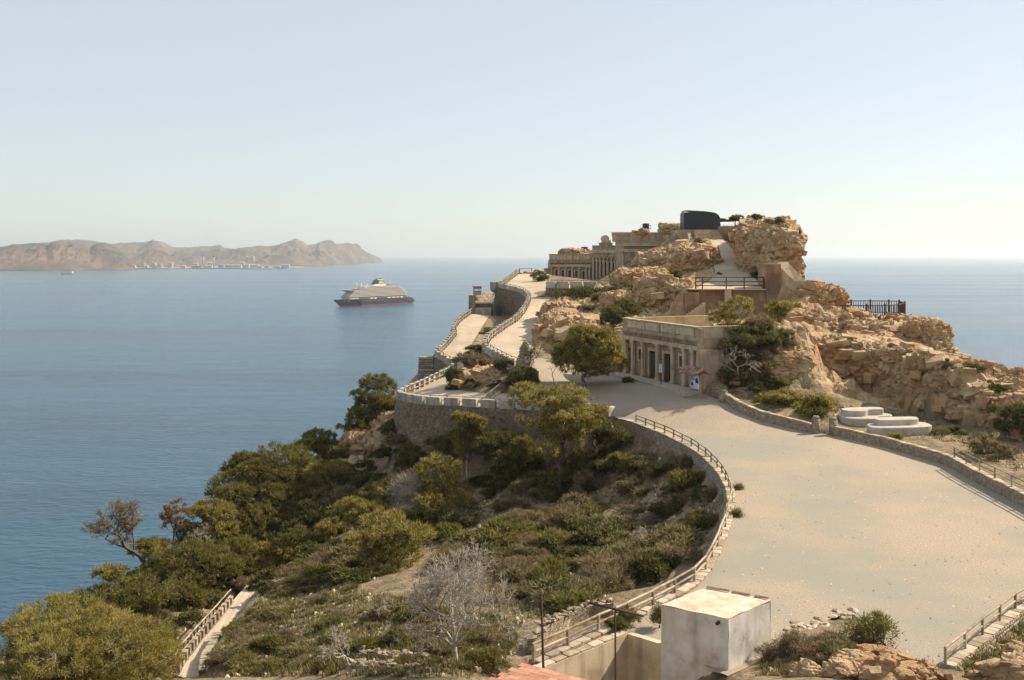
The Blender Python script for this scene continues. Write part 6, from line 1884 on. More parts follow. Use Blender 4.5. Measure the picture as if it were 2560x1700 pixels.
for (x0, x1, z0, z1, y0_, y1_) in [(0, .22, 0, h, .2, .4), (w * .62, w * .75, 0, h, .2, .4), (w * .9, w, 0, h, .2, .4), (0, w, 0, h * .42, .201, .399), (0, w * .66, h * .72, h, .202, .398), (w * .66, w, h * .85, h, .203, .397), (0, .2, 0, h, .4, 2.0), (w - .2, w, 0, h, .4, 2.0), (.2, w - .2, 0, h * .5, 1.8, 2.0), (.2, w - .2, h * .75, h, 1.8, 2.0)]:
    bxm.box((aa.x + x0, y0_, aa.z + z0), (aa.x + x1, y1_, aa.z + z1))
bxm.build('sentry_box', m_merlon, sh)
m = MB(); m.box((aa.x - .15, .0, bb.z), (aa.x + w + .15, 2.2, bb.z + .22)); m.build('sentry_roof', m_merlon, sh)
# stepped slab buttress
sb0 = P(1043, 955, 160)
st = empty('stepped_buttress', sb0, 0, 'stepped slab buttress hanging outside the lower road bend', 'buttress')
for k in range(11):
    m = MB(); z = k * .36
    m.box((.0 + .02 * k, 0, z), (2.6, 2.6 - .06 * k, z + .24), .02); m.box((.25, .25, z + .24), (2.55, 2.5 - .06 * k, z + .36)); m.build('slab', m_merlon if k % 2 else m_rubble_l, st)
# ruined stone cone on the road island
cp = P(1313, 917, 126.5)
co = empty('stone_cone', (cp.x, cp.y, cp.z - .3), 0, 'ruined rubble cone beside the upper road junction', 'ruin')
m = MB(); m.tube((0, 0, -.6), (0, 0, 1.0), 1.15, 1.0, 14); m.tube((0, 0, 1.0), (0, 0, 3.0), 1.0, .5, 14); m.tube((0, 0, 3.0), (0, 0, 3.7), .5, .08, 12); m.build('core', m_rubble_l, co)
V, Fq = [], []
sm = STN[0]
for k in range(230):
    z = random.random() ** 1.2 * 3.5; r_ = (1.12 if z < 1 else 1.1 - .6 * (z - 1) / 2 if z < 3 else .5 - .4 * (z - 3) / .7)
    t = random.random() * 6.283
    M = Matrix.Translation((r_ * math.cos(t), r_ * math.sin(t), z)) @ Matrix.Rotation(t, 4, 'Z') @ Matrix.Rotation(random.random() * 6, 4, 'X')
    s = Matrix.Diagonal((random.uniform(.08, .16), random.uniform(.08, .16), random.uniform(.06, .12), 1))
    n0 = len(V); V += [tuple(M @ s @ v.co) for v in sm.vertices]; Fq += [tuple(n0 + i for i in p.vertices) for p in sm.polygons]
c_ = add('stones', mesh_np('stones', np.array(V), Fq, m_stonep), co); c_['kind'] = 'stuff'
tb = empty('ruined_wall', P(1300, 925, 125), 0, 'low broken wall at the foot of the stone cone', 'ruin')
ribbon('masonry', [P(1286, 930, 125.2), P(1330, 922, 125), P(1342, 935, 123)], .25, .25, [1.6], m_rubble_l, tb, top=.3)
copings(tb, [P(1286, 930, 125.2), P(1330, 922, 125), P(1342, 935, 123)], .6, .1, .5, .3)
# stair between the roads
a, b = P(1209, 1009, 119), P(1268, 961, 123)
stw = empty('stairway', a, 0, 'steep narrow stair with pale kerbs between the roads', 'stair')
for off in (-.55, .55):
    beam('kerb', ubox(m_stonep, .05), stw, a + Vector((off, 0, .25)), b + Vector((off, 0, .25)), .16, .3)
for k in range(11):
    q = a.lerp(b, (k + .5) / 11); wadd('step', ubox(m_stonep, .03), stw, q - Vector((0, 0, .2)), (0, 0, .6), (.95, .4, .3))
# ------------------------------------------------------------------ vegetation
def leafmat(name, a, b, c, tr=0.25):
    return pmat(name, [a, b, c], scale=0.9, rough=0.75, island=0.55, transl=tr, spec=0.15, detail=3)
m_pine = leafmat('pine_needles', (0.146, 0.130, 0.033), (0.282, 0.235, 0.064), (0.444, 0.350, 0.115), .42)
m_pined = leafmat('dark_pine_needles', (0.081, 0.083, 0.024), (0.165, 0.150, 0.043), (0.282, 0.231, 0.076), .40)
m_mastic = leafmat('mastic_leaves', (0.055, 0.062, 0.020), (0.117, 0.115, 0.036), (0.215, 0.190, 0.065), .38)
m_scrub = leafmat('grey_scrub_leaves', (0.106, 0.095, 0.041), (0.206, 0.177, 0.077), (0.325, 0.268, 0.132), .38)
m_dryleaf = leafmat('dry_scrub', (0.120, 0.088, 0.048), (0.240, 0.177, 0.098), (0.372, 0.283, 0.167), .35)
m_rustleaf = leafmat('rust_needles', (0.164, 0.081, 0.037), (0.267, 0.142, 0.068), (0.362, 0.228, 0.131), .4)
m_esp = leafmat('esparto_blades', (0.11, 0.095, 0.032), (0.19, 0.16, 0.06), (0.30, 0.25, 0.115))
m_bark = pmat('bark', [(0.10, 0.08, 0.06), (0.19, 0.155, 0.12)], scale=3, bump=.6, bscale=8, bdist=.05)
m_bark_g = pmat('dead_wood', [(0.258, 0.223, 0.176), (0.387, 0.340, 0.280), (0.482, 0.433, 0.360)], scale=3, rough=.9)
m_bark_d = pmat('dark_dead_wood', [(0.06, 0.048, 0.038), (0.14, 0.115, 0.09)], scale=3, rough=.9)

def rnd_dirs(n, r):
    v = r.normal(size=(n, 3)); return v / np.linalg.norm(v, axis=1)[:, None]

def leaves(cent, outd, rad, n, ln, wd, r, up=0.35, spread=0.8, flat=0.75):
    """n needle tufts round every clump centre; returns triangles (m,3,3)"""
    k = len(cent)
    C = np.repeat(cent, n, 0); O = np.repeat(outd, n, 0); Rr = np.repeat(rad, n)
    off = rnd_dirs(k * n, r) * (r.random(k * n) ** 0.5 * Rr * .82)[:, None]
    off[:, 2] *= flat
    base = C + off
    d = O * 0.55 + off / (Rr[:, None] + 1e-6) * 0.7 + rnd_dirs(k * n, r) * spread
    d[:, 2] += up
    d /= np.linalg.norm(d, axis=1)[:, None] + 1e-9
    s = np.cross(d, rnd_dirs(k * n, r)); s /= np.linalg.norm(s, axis=1)[:, None] + 1e-9
    L_ = (ln * (0.6 + 0.8 * r.random(k * n)))[:, None]; Wd = (wd * (0.6 + 0.8 * r.random(k * n)))[:, None]
    return np.stack([base - s * Wd * .5, base + s * Wd * .5, base + d * L_], 1)

def tri_mesh(name, T, mat):
    V = T.reshape(-1, 3)
    return mesh_np(name, V, np.arange(len(V)).reshape(-1, 3), mat)

def grow(p, d, ln, r_, depth, out, r, up=0.12, kids=(2, 4), spread=0.75, shrink=0.72, tips=None, bend=.22, minr=.012):
    """recursive branching; out collects (p0, p1, r0, r1)"""
    segs = 3
    q = p.copy(); dd = d.copy()
    for s in range(segs):
        dd = dd + r.normal(size=3) * bend; dd[2] += up * .3; dd /= np.linalg.norm(dd)
        n = q + dd * ln / segs
        ra = r_ * (1 - .35 * s / segs); rb = r_ * (1 - .35 * (s + 1) / segs)
        out.append((q, n, ra, rb)); q = n
        if depth > 0 and s > 0 and r.random() < .55:
            nd = dd + r.normal(size=3) * spread; nd[2] += up; nd /= np.linalg.norm(nd)
            grow(q, nd, ln * shrink * r.uniform(.6, 1), max(rb * .6, minr), depth - 1, out, r, up, kids, spread, shrink, tips, bend, minr)
    if depth > 0:
        for _ in range(r.integers(*kids)):
            nd = dd + r.normal(size=3) * spread; nd[2] += up; nd /= np.linalg.norm(nd)
            grow(q, nd, ln * shrink * r.uniform(.7, 1.1), max(r_ * .62, minr), depth - 1, out, r, up, kids, spread, shrink, tips, bend, minr)
    elif tips is not None: tips.append(q)

def tubes(segs, k=4):
    a = np.array([s[0] for s in segs]); b = np.array([s[1] for s in segs]); ra = np.array([s[2] for s in segs]); rb = np.array([s[3] for s in segs])
    d = b - a; d /= np.linalg.norm(d, axis=1)[:, None] + 1e-9
    h = np.where(np.abs(d[:, 2:3]) < .9, np.array([[0, 0, 1.0]]), np.array([[1.0, 0, 0]]))
    u = np.cross(d, h); u /= np.linalg.norm(u, axis=1)[:, None] + 1e-9
    w = np.cross(d, u)
    n = len(a); V = np.zeros((n, 2 * k, 3))
    for i in range(k):
        t = 2 * math.pi * i / k; c = u * math.cos(t) + w * math.sin(t)
        V[:, i] = a + c * ra[:, None]; V[:, k + i] = b + c * rb[:, None]
    o = (np.arange(n) * 2 * k)[:, None]
    Q = np.concatenate([o + np.array([[i, (i + 1) % k, k + (i + 1) % k, k + i]]) for i in range(k)], 0)
    return V.reshape(-1, 3), Q

def pine(name, label, px, py, rx, ry, d, base=None, seed=1, mat=None, lobes=8, dens=1.0, bare=0.0, group='pines on the headland', cat='pine tree', flatness=.7, barkm=None, ln=.34, wd=.085, open_=0.0, dz=None, rcs=1.0, nl=44, lrng=(.26, .50)):
    r = np.random.default_rng(seed)
    C = P(px, py, d)
    a, c = rx * 1.07 * d / F, ry * 1.08 * d / F
    b = a * .9
    if base is None: bx_, by_ = C.x + r.uniform(-.3, .3), C.y + r.uniform(-.3, .5)
    else: bx_, by_ = P(base[0], base[1], d).x, d
    gz = ground(bx_, by_)
    gz = min(gz, C.z - c * .75)
    o = empty(name, (bx_, by_, gz), 0, label, cat, group)
    org = np.array([bx_, by_, gz]); Cn = np.array(C) - org
    # lobes
    lc = []
    for i in range(lobes):
        t = 2 * math.pi * (i + r.uniform(-.3, .3)) / lobes; rr = r.uniform(.35, .78); zz_ = r.uniform(-.5, .65)
        lc.append((np.array([math.cos(t) * rr * a, math.sin(t) * rr * b, zz_ * c]), np.array([a, b, c * flatness]) * r.uniform(*lrng)))
    lc.append((np.array([0, 0, c * .35]), np.array([a * .55, b * .55, c * .55])))
    segs = []; 
    top = Cn + np.array([0, 0, -.35 * c])
    prev = np.zeros(3); nseg = 5
    for i in range(nseg):
        t = (i + 1) / nseg
        n = top * t + np.array([r.normal() * .06 * a, r.normal() * .06 * a, 0]) * math.sin(math.pi * t)
        segs.append((prev, n, .045 * a * (1.25 - .5 * t) + .03, .045 * a * (1.25 - .5 * (t + .2)) + .02)); prev = n
    cents, outs, rads = [], [], []
    for (lp, lr) in lc:
        tgt = Cn + lp
        s0 = top * r.uniform(.55, 1.0)
        mid = (s0 + tgt) / 2 + r.normal(size=3) * .08 * a; mid[2] -= .08 * c
        for p0, p1, r0, r1 in ((s0, mid, .02 * a + .015, .014 * a + .01), (mid, tgt, .014 * a + .01, .006 * a + .006)): segs.append((p0, p1, r0, r1))
        area = 4 * math.pi * (lr[0] * lr[1] + lr[0] * lr[2] + lr[1] * lr[2]) / 3
        rc = (.27 + .04 * a) * rcs
        m_ = max(8, int(area / (rc * rc * 2.9) * dens))
        dr = rnd_dirs(m_, r); dr[:, 2] = np.abs(dr[:, 2]) * np.where(r.random(m_) < .70, 1, -1)
        pos = tgt + dr * lr * (r.uniform(.72, 1.05, m_))[:, None]
        cents.append(pos); outs.append(dr); rads.append(np.full(m_, rc) * r.uniform(.7, 1.25, m_))
        for q in pos[:max(3, m_ // 7)]: segs.append((tgt, q, .006 * a + .008, .006))
    cents = np.concatenate(cents); outs = np.concatenate(outs); rads = np.concatenate(rads)
    if bare > 0:                       # a bare, leafless side
        k = ~((cents[:, 0] < (Cn[0] - a * (1 - 2 * bare))) & (r.random(len(cents)) < .85))
        for q in cents[~k][:120]: 
            out = []; grow(q * .55 + top * .45, (q - top) / (np.linalg.norm(q - top) + 1e-6), a * .3, .025, 2, out, r, minr=.008); segs += out
        cents, outs, rads = cents[k], outs[k], rads[k]
    if open_ > 0:
        nz_ = vnoise(cents * (1.6 / max(a, 1.0)) + seed * 3.3, seed); k = nz_ > (open_ * 1.2 - .75); cents, outs, rads = cents[k], outs[k], rads[k]
    T = leaves(cents, outs, rads, nl, ln, wd, r)
    V, Q = tubes(segs, 6)
    add('trunk', mesh_np('trunk', V, Q, barkm or m_bark, True), o)
    add('crown', tri_mesh('crown', T, mat or m_pine), o)
    return o

def dead_tree(name, label, px, py, d, h, seed, mat, depth=5, r0=.16, dir_=(0, 0, 1), up=.15, spread=.7, ln=None, group=None, cat='dead tree', kids=(2, 4), gz=None, tipmat=None, tipn=0, minr=.012, shrink=.74):
    r = np.random.default_rng(seed)
    p = hit(px, py) if gz is None else P(px, py, d)
    if gz is None and abs(p.y - d) > 12: p = P(px, py, d)
    o = empty(name, p, 0, label, cat, group)
    out = []; tips = []
    dv = np.array(dir_, float); dv /= np.linalg.norm(dv)
    grow(np.array([0, 0, -.2]), dv, ln or h * .34, r0, depth, out, r, up, kids, spread, shrink, tips, minr=minr)
    V, Q = tubes(out, 4)
    zmax = V[:, 2].max(); s = h / zmax if dv[2] > .5 else 1.0
    V = V * s
    add('trunk', mesh_np('trunk', V, Q, mat, True), o)
    if tipmat is not None and tips:
        t = np.array(tips) * s
        T = leaves(t, rnd_dirs(len(t), r), np.full(len(t), .28), tipn, .3, .06, r)
        add('crown', tri_mesh('crown', T, tipmat), o)
    return o

# --- big individual pines
pine('round_pine', 'round-headed green pine standing by the fort building', 1474, 884, 80, 70, 121, (1457, 970), 11, m_pine, 14, 1.35, lrng=(.40, .54), flatness=.95)
pine('umbrella_pine', 'wide open-crowned pine with grey stems before the rampart', 1408, 1012, 112, 50, 104, (1396, 1160), 12, m_pine, 11, .95, open_=.35, lrng=(.30, .46), barkm=m_bark_g)
pine('low_pine', 'lower leafy pine half hiding the rampart foot', 1400, 1085, 98, 55, 102, (1400, 1150), 13, m_pine, 9, .9, open_=.25)
pine('wall_pine', 'small yellowish pine growing against the rampart', 1170, 1096, 44, 66, 112.8, (1168, 1160), 14, m_pine, 9, 1.15, barkm=m_bark_g)
pine('leaning_pine', 'pine with a bare grey left side in the valley', 1085, 1228, 100, 90, 100, (1062, 1330), 15, m_pine, 9, 1.0, bare=.32, barkm=m_bark_g)
pine('valley_pine', 'broad sunlit pine behind the white dead tree', 965, 1392, 115, 90, 84, (960, 1490), 16, m_pine, 10, 1.0, open_=.15)
pine('ridge_pine', 'largest dark pine on the seaward ridge', 700, 1190, 135, 82, 124, (690, 1290), 17, m_pined, 12, 1.15)
pine('ridge_pine', 'dark lower pine tucked below the largest ridge pine', 655, 1330, 115, 62, 114, (640, 1400), 18, m_pined, 9, 1.0)
pine('ridge_pine', 'spreading pine on the ridge above the largest one', 798, 1118, 72, 46, 133, None, 19, m_pined, 7, 1.1)
pine('ridge_pine', 'layered pine touching the corner of the rampart', 942, 990, 76, 56, 136, (930, 1060), 20, m_pined, 8, 1.1, flatness=.5)
pine('ridge_pine', 'low half of the layered pine beside the rampart', 898, 1058, 55, 38, 134, None, 21, m_pined, 6, 1.0)
pine('ridge_pine', 'dull olive pine below the ridge pines', 862, 1262, 68, 45, 117, None, 22, m_scrub, 7, 1.0)
pine('ridge_pine', 'green pine beside the rust-coloured one', 525, 1292, 72, 42, 112, None, 23, m_pine, 7, 1.0)
pine('ridge_pine', 'dark spreading pine above the descending trail', 465, 1420, 130, 55, 100, None, 24, m_pined, 9, .95)
pine('ridge_pine', 'dark pine overhanging the shaded end of the trail', 590, 1400, 75, 55, 106, None, 25, m_pined, 7, 1.0)
pine('ridge_pine', 'dark bushy pine behind the near pine', 330, 1510, 105, 50, 86, None, 26, m_pined, 8, 1.0)
pine('ridge_pine', 'small pine on the brow below the bare tree', 275, 1442, 42, 26, 96, None, 27, m_pine, 5, 1.0)
pine('ridge_pine', 'tiny pine top poking above the near pine', 148, 1514, 34, 22, 72, None, 28, m_pine, 5, 1.0)
pine('ridge_pine', 'tiny grey-green pine right of the tiny pine top', 212, 1503, 22, 22, 80, None, 29, m_scrub, 4, 1.0)
pine('near_pine', 'big yellow-green pine filling the bottom left corner', 195, 1655, 245, 132, 44, (190, 1850), 30, m_pine, 16, 1.25, ln=.15, wd=.034, rcs=.62, nl=52)
pine('rust_pine', 'dying rust-coloured pine on the seaward brow', 440, 1290, 45, 42, 108, (430, 1360), 31, m_rustleaf, 5, .6, open_=.5, barkm=m_bark_d)
pine('slope_pine', 'grey-stemmed shrubby pine above the fort flank', 1845, 790, 62, 46, 119, (1850, 850), 32, m_pine, 6, .8, open_=.3, barkm=m_bark_g)
pine('slope_pine', 'second shrubby pine beside the rock crest', 1945, 795, 55, 44, 121, (1950, 850), 33, m_pine, 6, .8, open_=.3, barkm=m_bark_g)
pine('slope_bush', 'dark dense bush on the bank beside the fort flank', 1870, 852, 92, 44, 115.5, None, 34, m_mastic, 8, 1.0, cat='bush', group='large bushes')
pine('slope_bush', 'dark green bush behind the notice board', 1850, 960, 52, 42, 112.5, None, 35, m_mastic, 7, 1.0, cat='bush', group='large bushes')
pine('slope_bush', 'dark bush spilling over the fort roof corner', 1535, 800, 36, 36, 139, None, 36, m_mastic, 6, 1.0, cat='bush', group='large bushes')
pine('slope_bush', 'green bush on the rock slope above the fort', 1560, 772, 44, 22, 148, None, 37, m_mastic, 6, 1.0, cat='bush', group='large bushes')
pine('slope_bush', 'wide bush below the grey merlons of the upper fort', 1455, 738, 62, 20, 176, None, 38, m_mastic, 7, 1.0, cat='bush', group='large bushes')
pine('garden_bush', 'low green bush behind the garden wall', 1955, 1002, 62, 24, 109, None, 39, m_pine, 7, 1.0, cat='bush', group='large bushes')
pine('garden_bush', 'bright green bush at the gate opening', 2040, 1022, 52, 38, 105, None, 40, m_pine, 7, 1.05, cat='bush', group='large bushes')
pine('garden_bush', 'tall green bush at the right edge above the fence', 2545, 1062, 55, 50, 93, None, 41, m_mastic, 7, 1.0, cat='bush', group='large bushes')
pine('garden_bush', 'brownish twiggy bush behind the right edge fence', 2480, 1118, 60, 36, 86, None, 42, m_dryleaf, 7, .7, open_=.3, cat='bush', group='large bushes', barkm=m_bark_g)
pine('garden_bush', 'small bush on the wall line beside the front bench', 2236, 1094, 17, 10, 94.5, None, 43, m_pine, 4, 1.0, cat='bush', group='large bushes')
pine('cliff_bush', 'round dark bush on the right skyline rocks', 2440, 935, 36, 22, 111, None, 44, m_mastic, 6, 1.0, cat='bush', group='large bushes')
pine('island_bush', 'brown-green twiggy bush on the road island', 1182, 915, 46, 34, 131, None, 45, m_dryleaf, 7, .9, cat='bush', group='large bushes')
pine('island_bush', 'dark bush at the corner of the road island', 1133, 958, 26, 36, 127.5, None, 46, m_mastic, 5, 1.0, cat='bush', group='large bushes')
pine('island_bush', 'green bush in front of the stone cone', 1303, 958, 44, 40, 121.5, None, 47, m_mastic, 7, 1.0, cat='bush', group='large bushes')
pine('island_bush', 'small dark bush left of the stone cone', 1253, 916, 22, 20, 126.5, None, 48, m_mastic, 5, 1.0, cat='bush', group='large bushes')
pine('valley_bush', 'dark green bush under the plaza corner', 1530, 1112, 56, 56, 103, None, 49, m_mastic, 8, 1.0, cat='bush', group='large bushes')
pine('valley_bush', 'round bright green bush against the near plaza fence', 1715, 1378, 48, 40, 71, None, 50, m_mastic, 7, 1.1, cat='bush', group='large bushes', ln=.22, wd=.06)
pine('near_shrub', 'bushy green shrub among the near boulders', 2180, 1585, 66, 52, 45, None, 51, m_pined, 8, 1.3, cat='bush', group='large bushes', ln=.2, wd=.035)
pine('near_shrub', 'small shrub between fence and white blockhouse', 1648, 1540, 22, 30, 48, None, 52, m_scrub, 5, 1.2, cat='bush', group='large bushes', ln=.16, wd=.03)
pine('near_shrub', 'dry shrub at the right side of the white blockhouse', 1985, 1625, 46, 34, 43.5, None, 53, m_dryleaf, 6, 1.1, cat='bush', group='large bushes', ln=.2, wd=.03)
pine('road_bush', 'dark shrub at the pavement before the left doorway', 1570, 958, 16, 10, 122.5, None, 54, m_mastic, 4, 1.0, cat='bush', group='large bushes')
pine('road_bush', 'shaded bush at the top corner of the upper road', 1352, 694, 22, 17, 232, None, 55, m_mastic, 5, 1.0, cat='bush', group='large bushes')
for i, (x, y, rx_, d_, lb) in enumerate([(1838, 548, 16, 206, 'dark bush on the crag beside the gun barrel'), (1892, 542, 10, 180, 'small round bush on top of the tall crag'), (1920, 560, 16, 168, 'grey-green bush on the front of the tall crag'), (1950, 552, 14, 166, 'pale scrub on the crest of the tall crag'), (1990, 582, 10, 163, 'dark scrub at the seaward edge of the crag'), (1650, 650, 14, 183, 'bush on the slanting rock below the fort wall'), (1745, 605, 14, 192, 'bush on the blocky rock beside the ramp'), (1690, 690, 18, 160, 'green scrub on top of the rounded bluff'), (1640, 705, 18, 156, 'grey scrub on the shoulder of the bluff'), (1580, 720, 18, 165, 'scrub on the rock slope left of the bluff'), (1860, 600, 22, 200, 'dark bushes in the shade beside the ramp head'), (1868, 650, 18, 180, 'dark bush in the shade halfway along the ramp'), (1890, 690, 14, 162, 'dark bush in the shade at the ramp foot'), (2360, 868, 10, 126, 'scrub below the steep rock tooth'), (2148, 815, 15, 138, 'scrub in front of the lookout railing'), (2540, 955, 14, 108, 'scrub on the right edge of the skyline'), (1800, 690, 12, 166, 'dry tuft beside the ramp')]):
    pine('crag_bush', lb, x, y, rx_, rx_ * .62, d_, None, 60 + i, [m_scrub, m_mastic, m_dryleaf][i % 3] if i not in (0, 10, 11, 12) else m_mastic, 4, 1.0, cat='bush', group='bushes on the crags')
for i, (x, y, rx_, ry_, d_, lb) in enumerate([(760, 1185, 62, 52, 128, 'dark pine at the right flank of the largest ridge pine'), (615, 1255, 92, 55, 119, 'dense pine at the left flank of the largest ridge pine'), (560, 1345, 85, 50, 112, 'dark pine in the thick of the ridge wood'), (500, 1352, 70, 42, 110, 'pine just below the rust-coloured one'), (400, 1455, 92, 48, 99, 'low dark pine right of the bare tree foot'), (705, 1290, 95, 62, 117, 'shaded pine under the largest ridge pine'), (800, 1215, 72, 58, 122, 'shaded pine left of the dull olive pine'), (745, 1378, 62, 48, 103, 'green bushy pine above the sunny slope'), (845, 1165, 52, 48, 130, 'shaded pine beside the dark crag'), (612, 1165, 52, 36, 126, 'small pine on the skyline left of the largest one'), (385, 1385, 50, 36, 106, 'scrubby pine behind the bare tree'), (255, 1500, 72, 38, 89, 'scrubby pine above the near pine'), (430, 1505, 95, 48, 91, 'dark pine beside the trail fence'), (535, 1445, 80, 52, 99, 'dark pine over the middle of the trail'), (830, 1345, 58, 48, 104, 'bushy pine left of the broad sunlit pine'), (1240, 1120, 60, 40, 111, 'shaded pine at the foot of the rampart'), (1310, 1135, 55, 42, 108, 'shaded pine beside the open-crowned pine'), (1480, 1060, 45, 36, 106, 'leafy pine right of the open-crowned pine'), (700, 1405, 60, 50, 102, 'pine shading the upper end of the trail'), (672, 1462, 42, 36, 94, 'low pine at the uphill side of the trail'), (1120, 1130, 50, 36, 116, 'low shaded pine under the wall slit'), (1030, 1150, 44, 40, 119, 'shaded pine at the rampart corner foot'), (900, 1305, 62, 55, 107, 'tall pine between the dull olive and the broad sunlit one'), (780, 1310, 70, 60, 113, 'tall dark pine in the middle of the shady slope'), (850, 1420, 56, 48, 92, 'low pine at the left skirt of the broad sunlit one'), (960, 1250, 55, 48, 112, 'dark pine below the shaded rock foot'), (1010, 1330, 50, 45, 99, 'dark pine at the foot of the leaning one'), (1290, 1200, 62, 46, 108, 'dark pine in the shade before the rampart'), (1440, 1170, 58, 44, 103, 'dark pine under the lower leafy one'), (620, 1450, 52, 44, 100, 'bushy pine hiding the upper trail')]):
    pine('ridge_pine', lb, x, y, rx_, ry_, d_, None, 400 + i, [m_pined, m_pined, m_pine, m_mastic][i % 4], 8, 1.0)
# --- dead trees
def crowned_dead_tree():
    r = np.random.default_rng(3)
    p = P(1137, 1705, 46); o = empty('dead_tree', p, 0, 'large pale leafless tree in the foreground valley', 'dead tree')
    segs = []; q = np.array([0, 0, -.4])
    for k in range(5):
        n = q + np.array([r.normal() * .03, r.normal() * .03, .46]); segs.append((q, n, .15 - .008 * k, .142 - .008 * k)); q = n
    add('trunk', mesh_np('trunk', *tubes(segs, 8), m_bark_g, True), o)
    for k in range(9):
        az = 2 * math.pi * k / 9 + r.uniform(-.25, .25); el = [.75, 1.2, .6, 1.42, .9, 1.1, .65, 1.3, .85][k]
        d = np.array([math.cos(az) * math.cos(el), math.sin(az) * math.cos(el) * .8, math.sin(el)])
        out = []; grow(q - np.array([0, 0, r.uniform(0, .55)]), d, 1.75 * r.uniform(.85, 1.1), .062, 5, out, r, .12, (2, 4), .52, .70, None, .16, .0105)
        add('limb', mesh_np('limb', *tubes(out, 4), m_bark_g, True), o)
crowned_dead_tree()
dead_tree('dead_tree', 'bare dark tree on the seaward brow', 364, 1404, 104, 7.0, 8, m_bark_d, 5, .15, (0, 0, 1), .22, .55, 2.2, tipmat=m_dryleaf, tipn=5, gz=1)
dead_tree('dead_branch', 'pale fallen branch left of the white dead tree', 880, 1668, 49, 2.2, 13, m_bark_g, 5, .07, (-.75, .2, .65), .05, .6, .9, gz=1)
dead_tree('dead_shrub', 'pale dead shrub beside the round green bush', 1640, 1385, 76, 2.2, 17, m_bark_g, 5, .06, (-.3, 0, 1), .1, .8, .8)
dead_tree('dead_shrub', 'bare shrub growing before the stone cone', 1318, 925, 124, 3.6, 21, m_bark_d, 4, .06, (0, 0, 1), .12, .7, 1.2, tipmat=m_dryleaf, tipn=4, gz=1)
dead_tree('dead_shrub', 'thin leafless sapling left of the round pine', 1384, 958, 121, 2.8, 25, m_bark_d, 3, .05, (.05, 0, 1), .1, .7, 1.2, gz=1)
dead_tree('dead_shrub', 'pale leafless shrub behind the garden wall', 1848, 955, 111.5, 4.2, 29, m_bark_g, 4, .07, (0, 0, 1), .08, .8, 1.4, gz=1)
dead_tree('dead_shrub', 'grey leafless shrub under the leaning pine', 1155, 1230, 104, 2.4, 33, m_bark_g, 4, .05, (0, 0, 1), .1, .8, .9)
dead_tree('dead_shrub', 'grey twiggy shrub among the ridge pines', 500, 1375, 106, 3.0, 37, m_bark_g, 5, .06, (-.2, 0, 1), .1, .8, 1.0, gz=1)

# --- scattered shrubs: prototypes
def shrub_mesh(kind, seed):
    r = np.random.default_rng(seed)
    if kind == 'esparto':
        n = 420
        t = r.uniform(0, 2 * math.pi, n); e = r.uniform(.25, 1.25, n)
        d = np.stack([np.cos(t) * np.cos(e), np.sin(t) * np.cos(e), np.sin(e)], 1)
        b = np.stack([r.normal(0, .18, n), r.normal(0, .18, n), np.zeros(n)], 1)
        s = np.stack([-np.sin(t), np.cos(t), np.zeros(n)], 1) * r.uniform(.015, .03, n)[:, None]
        ln = r.uniform(.5, 1.05, n)[:, None]
        mid = b + d * ln * .55; tip = b + d * ln; tip[:, 2] -= .25 * ln[:, 0] * np.cos(e)
        T = np.concatenate([np.stack([b - s, b + s, mid + s * .8], 1), np.stack([b - s, mid + s * .8, mid - s * .8], 1), np.stack([mid - s * .8, mid + s * .8, tip], 1)], 0)
        return tri_mesh('esparto', T, m_esp)
    mat = {'scrub': m_scrub, 'mastic': m_mastic, 'dry': m_dryleaf, 'pinelet': m_pined}[kind]
    nl = 6; cents = []; outs = []
    for i in range(nl):
        c = np.array([r.uniform(-.55, .55), r.uniform(-.55, .55), r.uniform(.15, .55)]); k = 24
        dr = rnd_dirs(k, r); dr[:, 2] = np.abs(dr[:, 2]) - .15
        cents.append(c + dr * np.array([.42, .42, .34])); outs.append(dr)
    cents = np.concatenate(cents); outs = np.concatenate(outs)
    nn_, l_, w_ = {'scrub': (22, .2, .05), 'mastic': (24, .16, .07), 'dry': (20, .26, .028), 'pinelet': (24, .24, .05)}[kind]
    T = leaves(cents, outs, np.full(len(cents), .2), nn_, l_, w_, r, up=.3)
    return tri_mesh(kind, T, mat)
PROTO = {k: [shrub_mesh(k, 200 + i * 7 + j) for j in range(3)] for i, k in enumerate(('scrub', 'mastic', 'dry', 'pinelet', 'esparto'))}
LBL = {'scrub': 'grey-green rounded scrub bush on the', 'mastic': 'dark green scrub bush on the', 'dry': 'dry brown twiggy bush on the', 'pinelet': 'yellow-green young bush on the', 'esparto': 'straw-coloured tussock of esparto grass on the'}
NM = {'scrub': 'scrub_bush', 'mastic': 'dark_bush', 'dry': 'dry_bush', 'pinelet': 'young_bush', 'esparto': 'grass_tussock'}
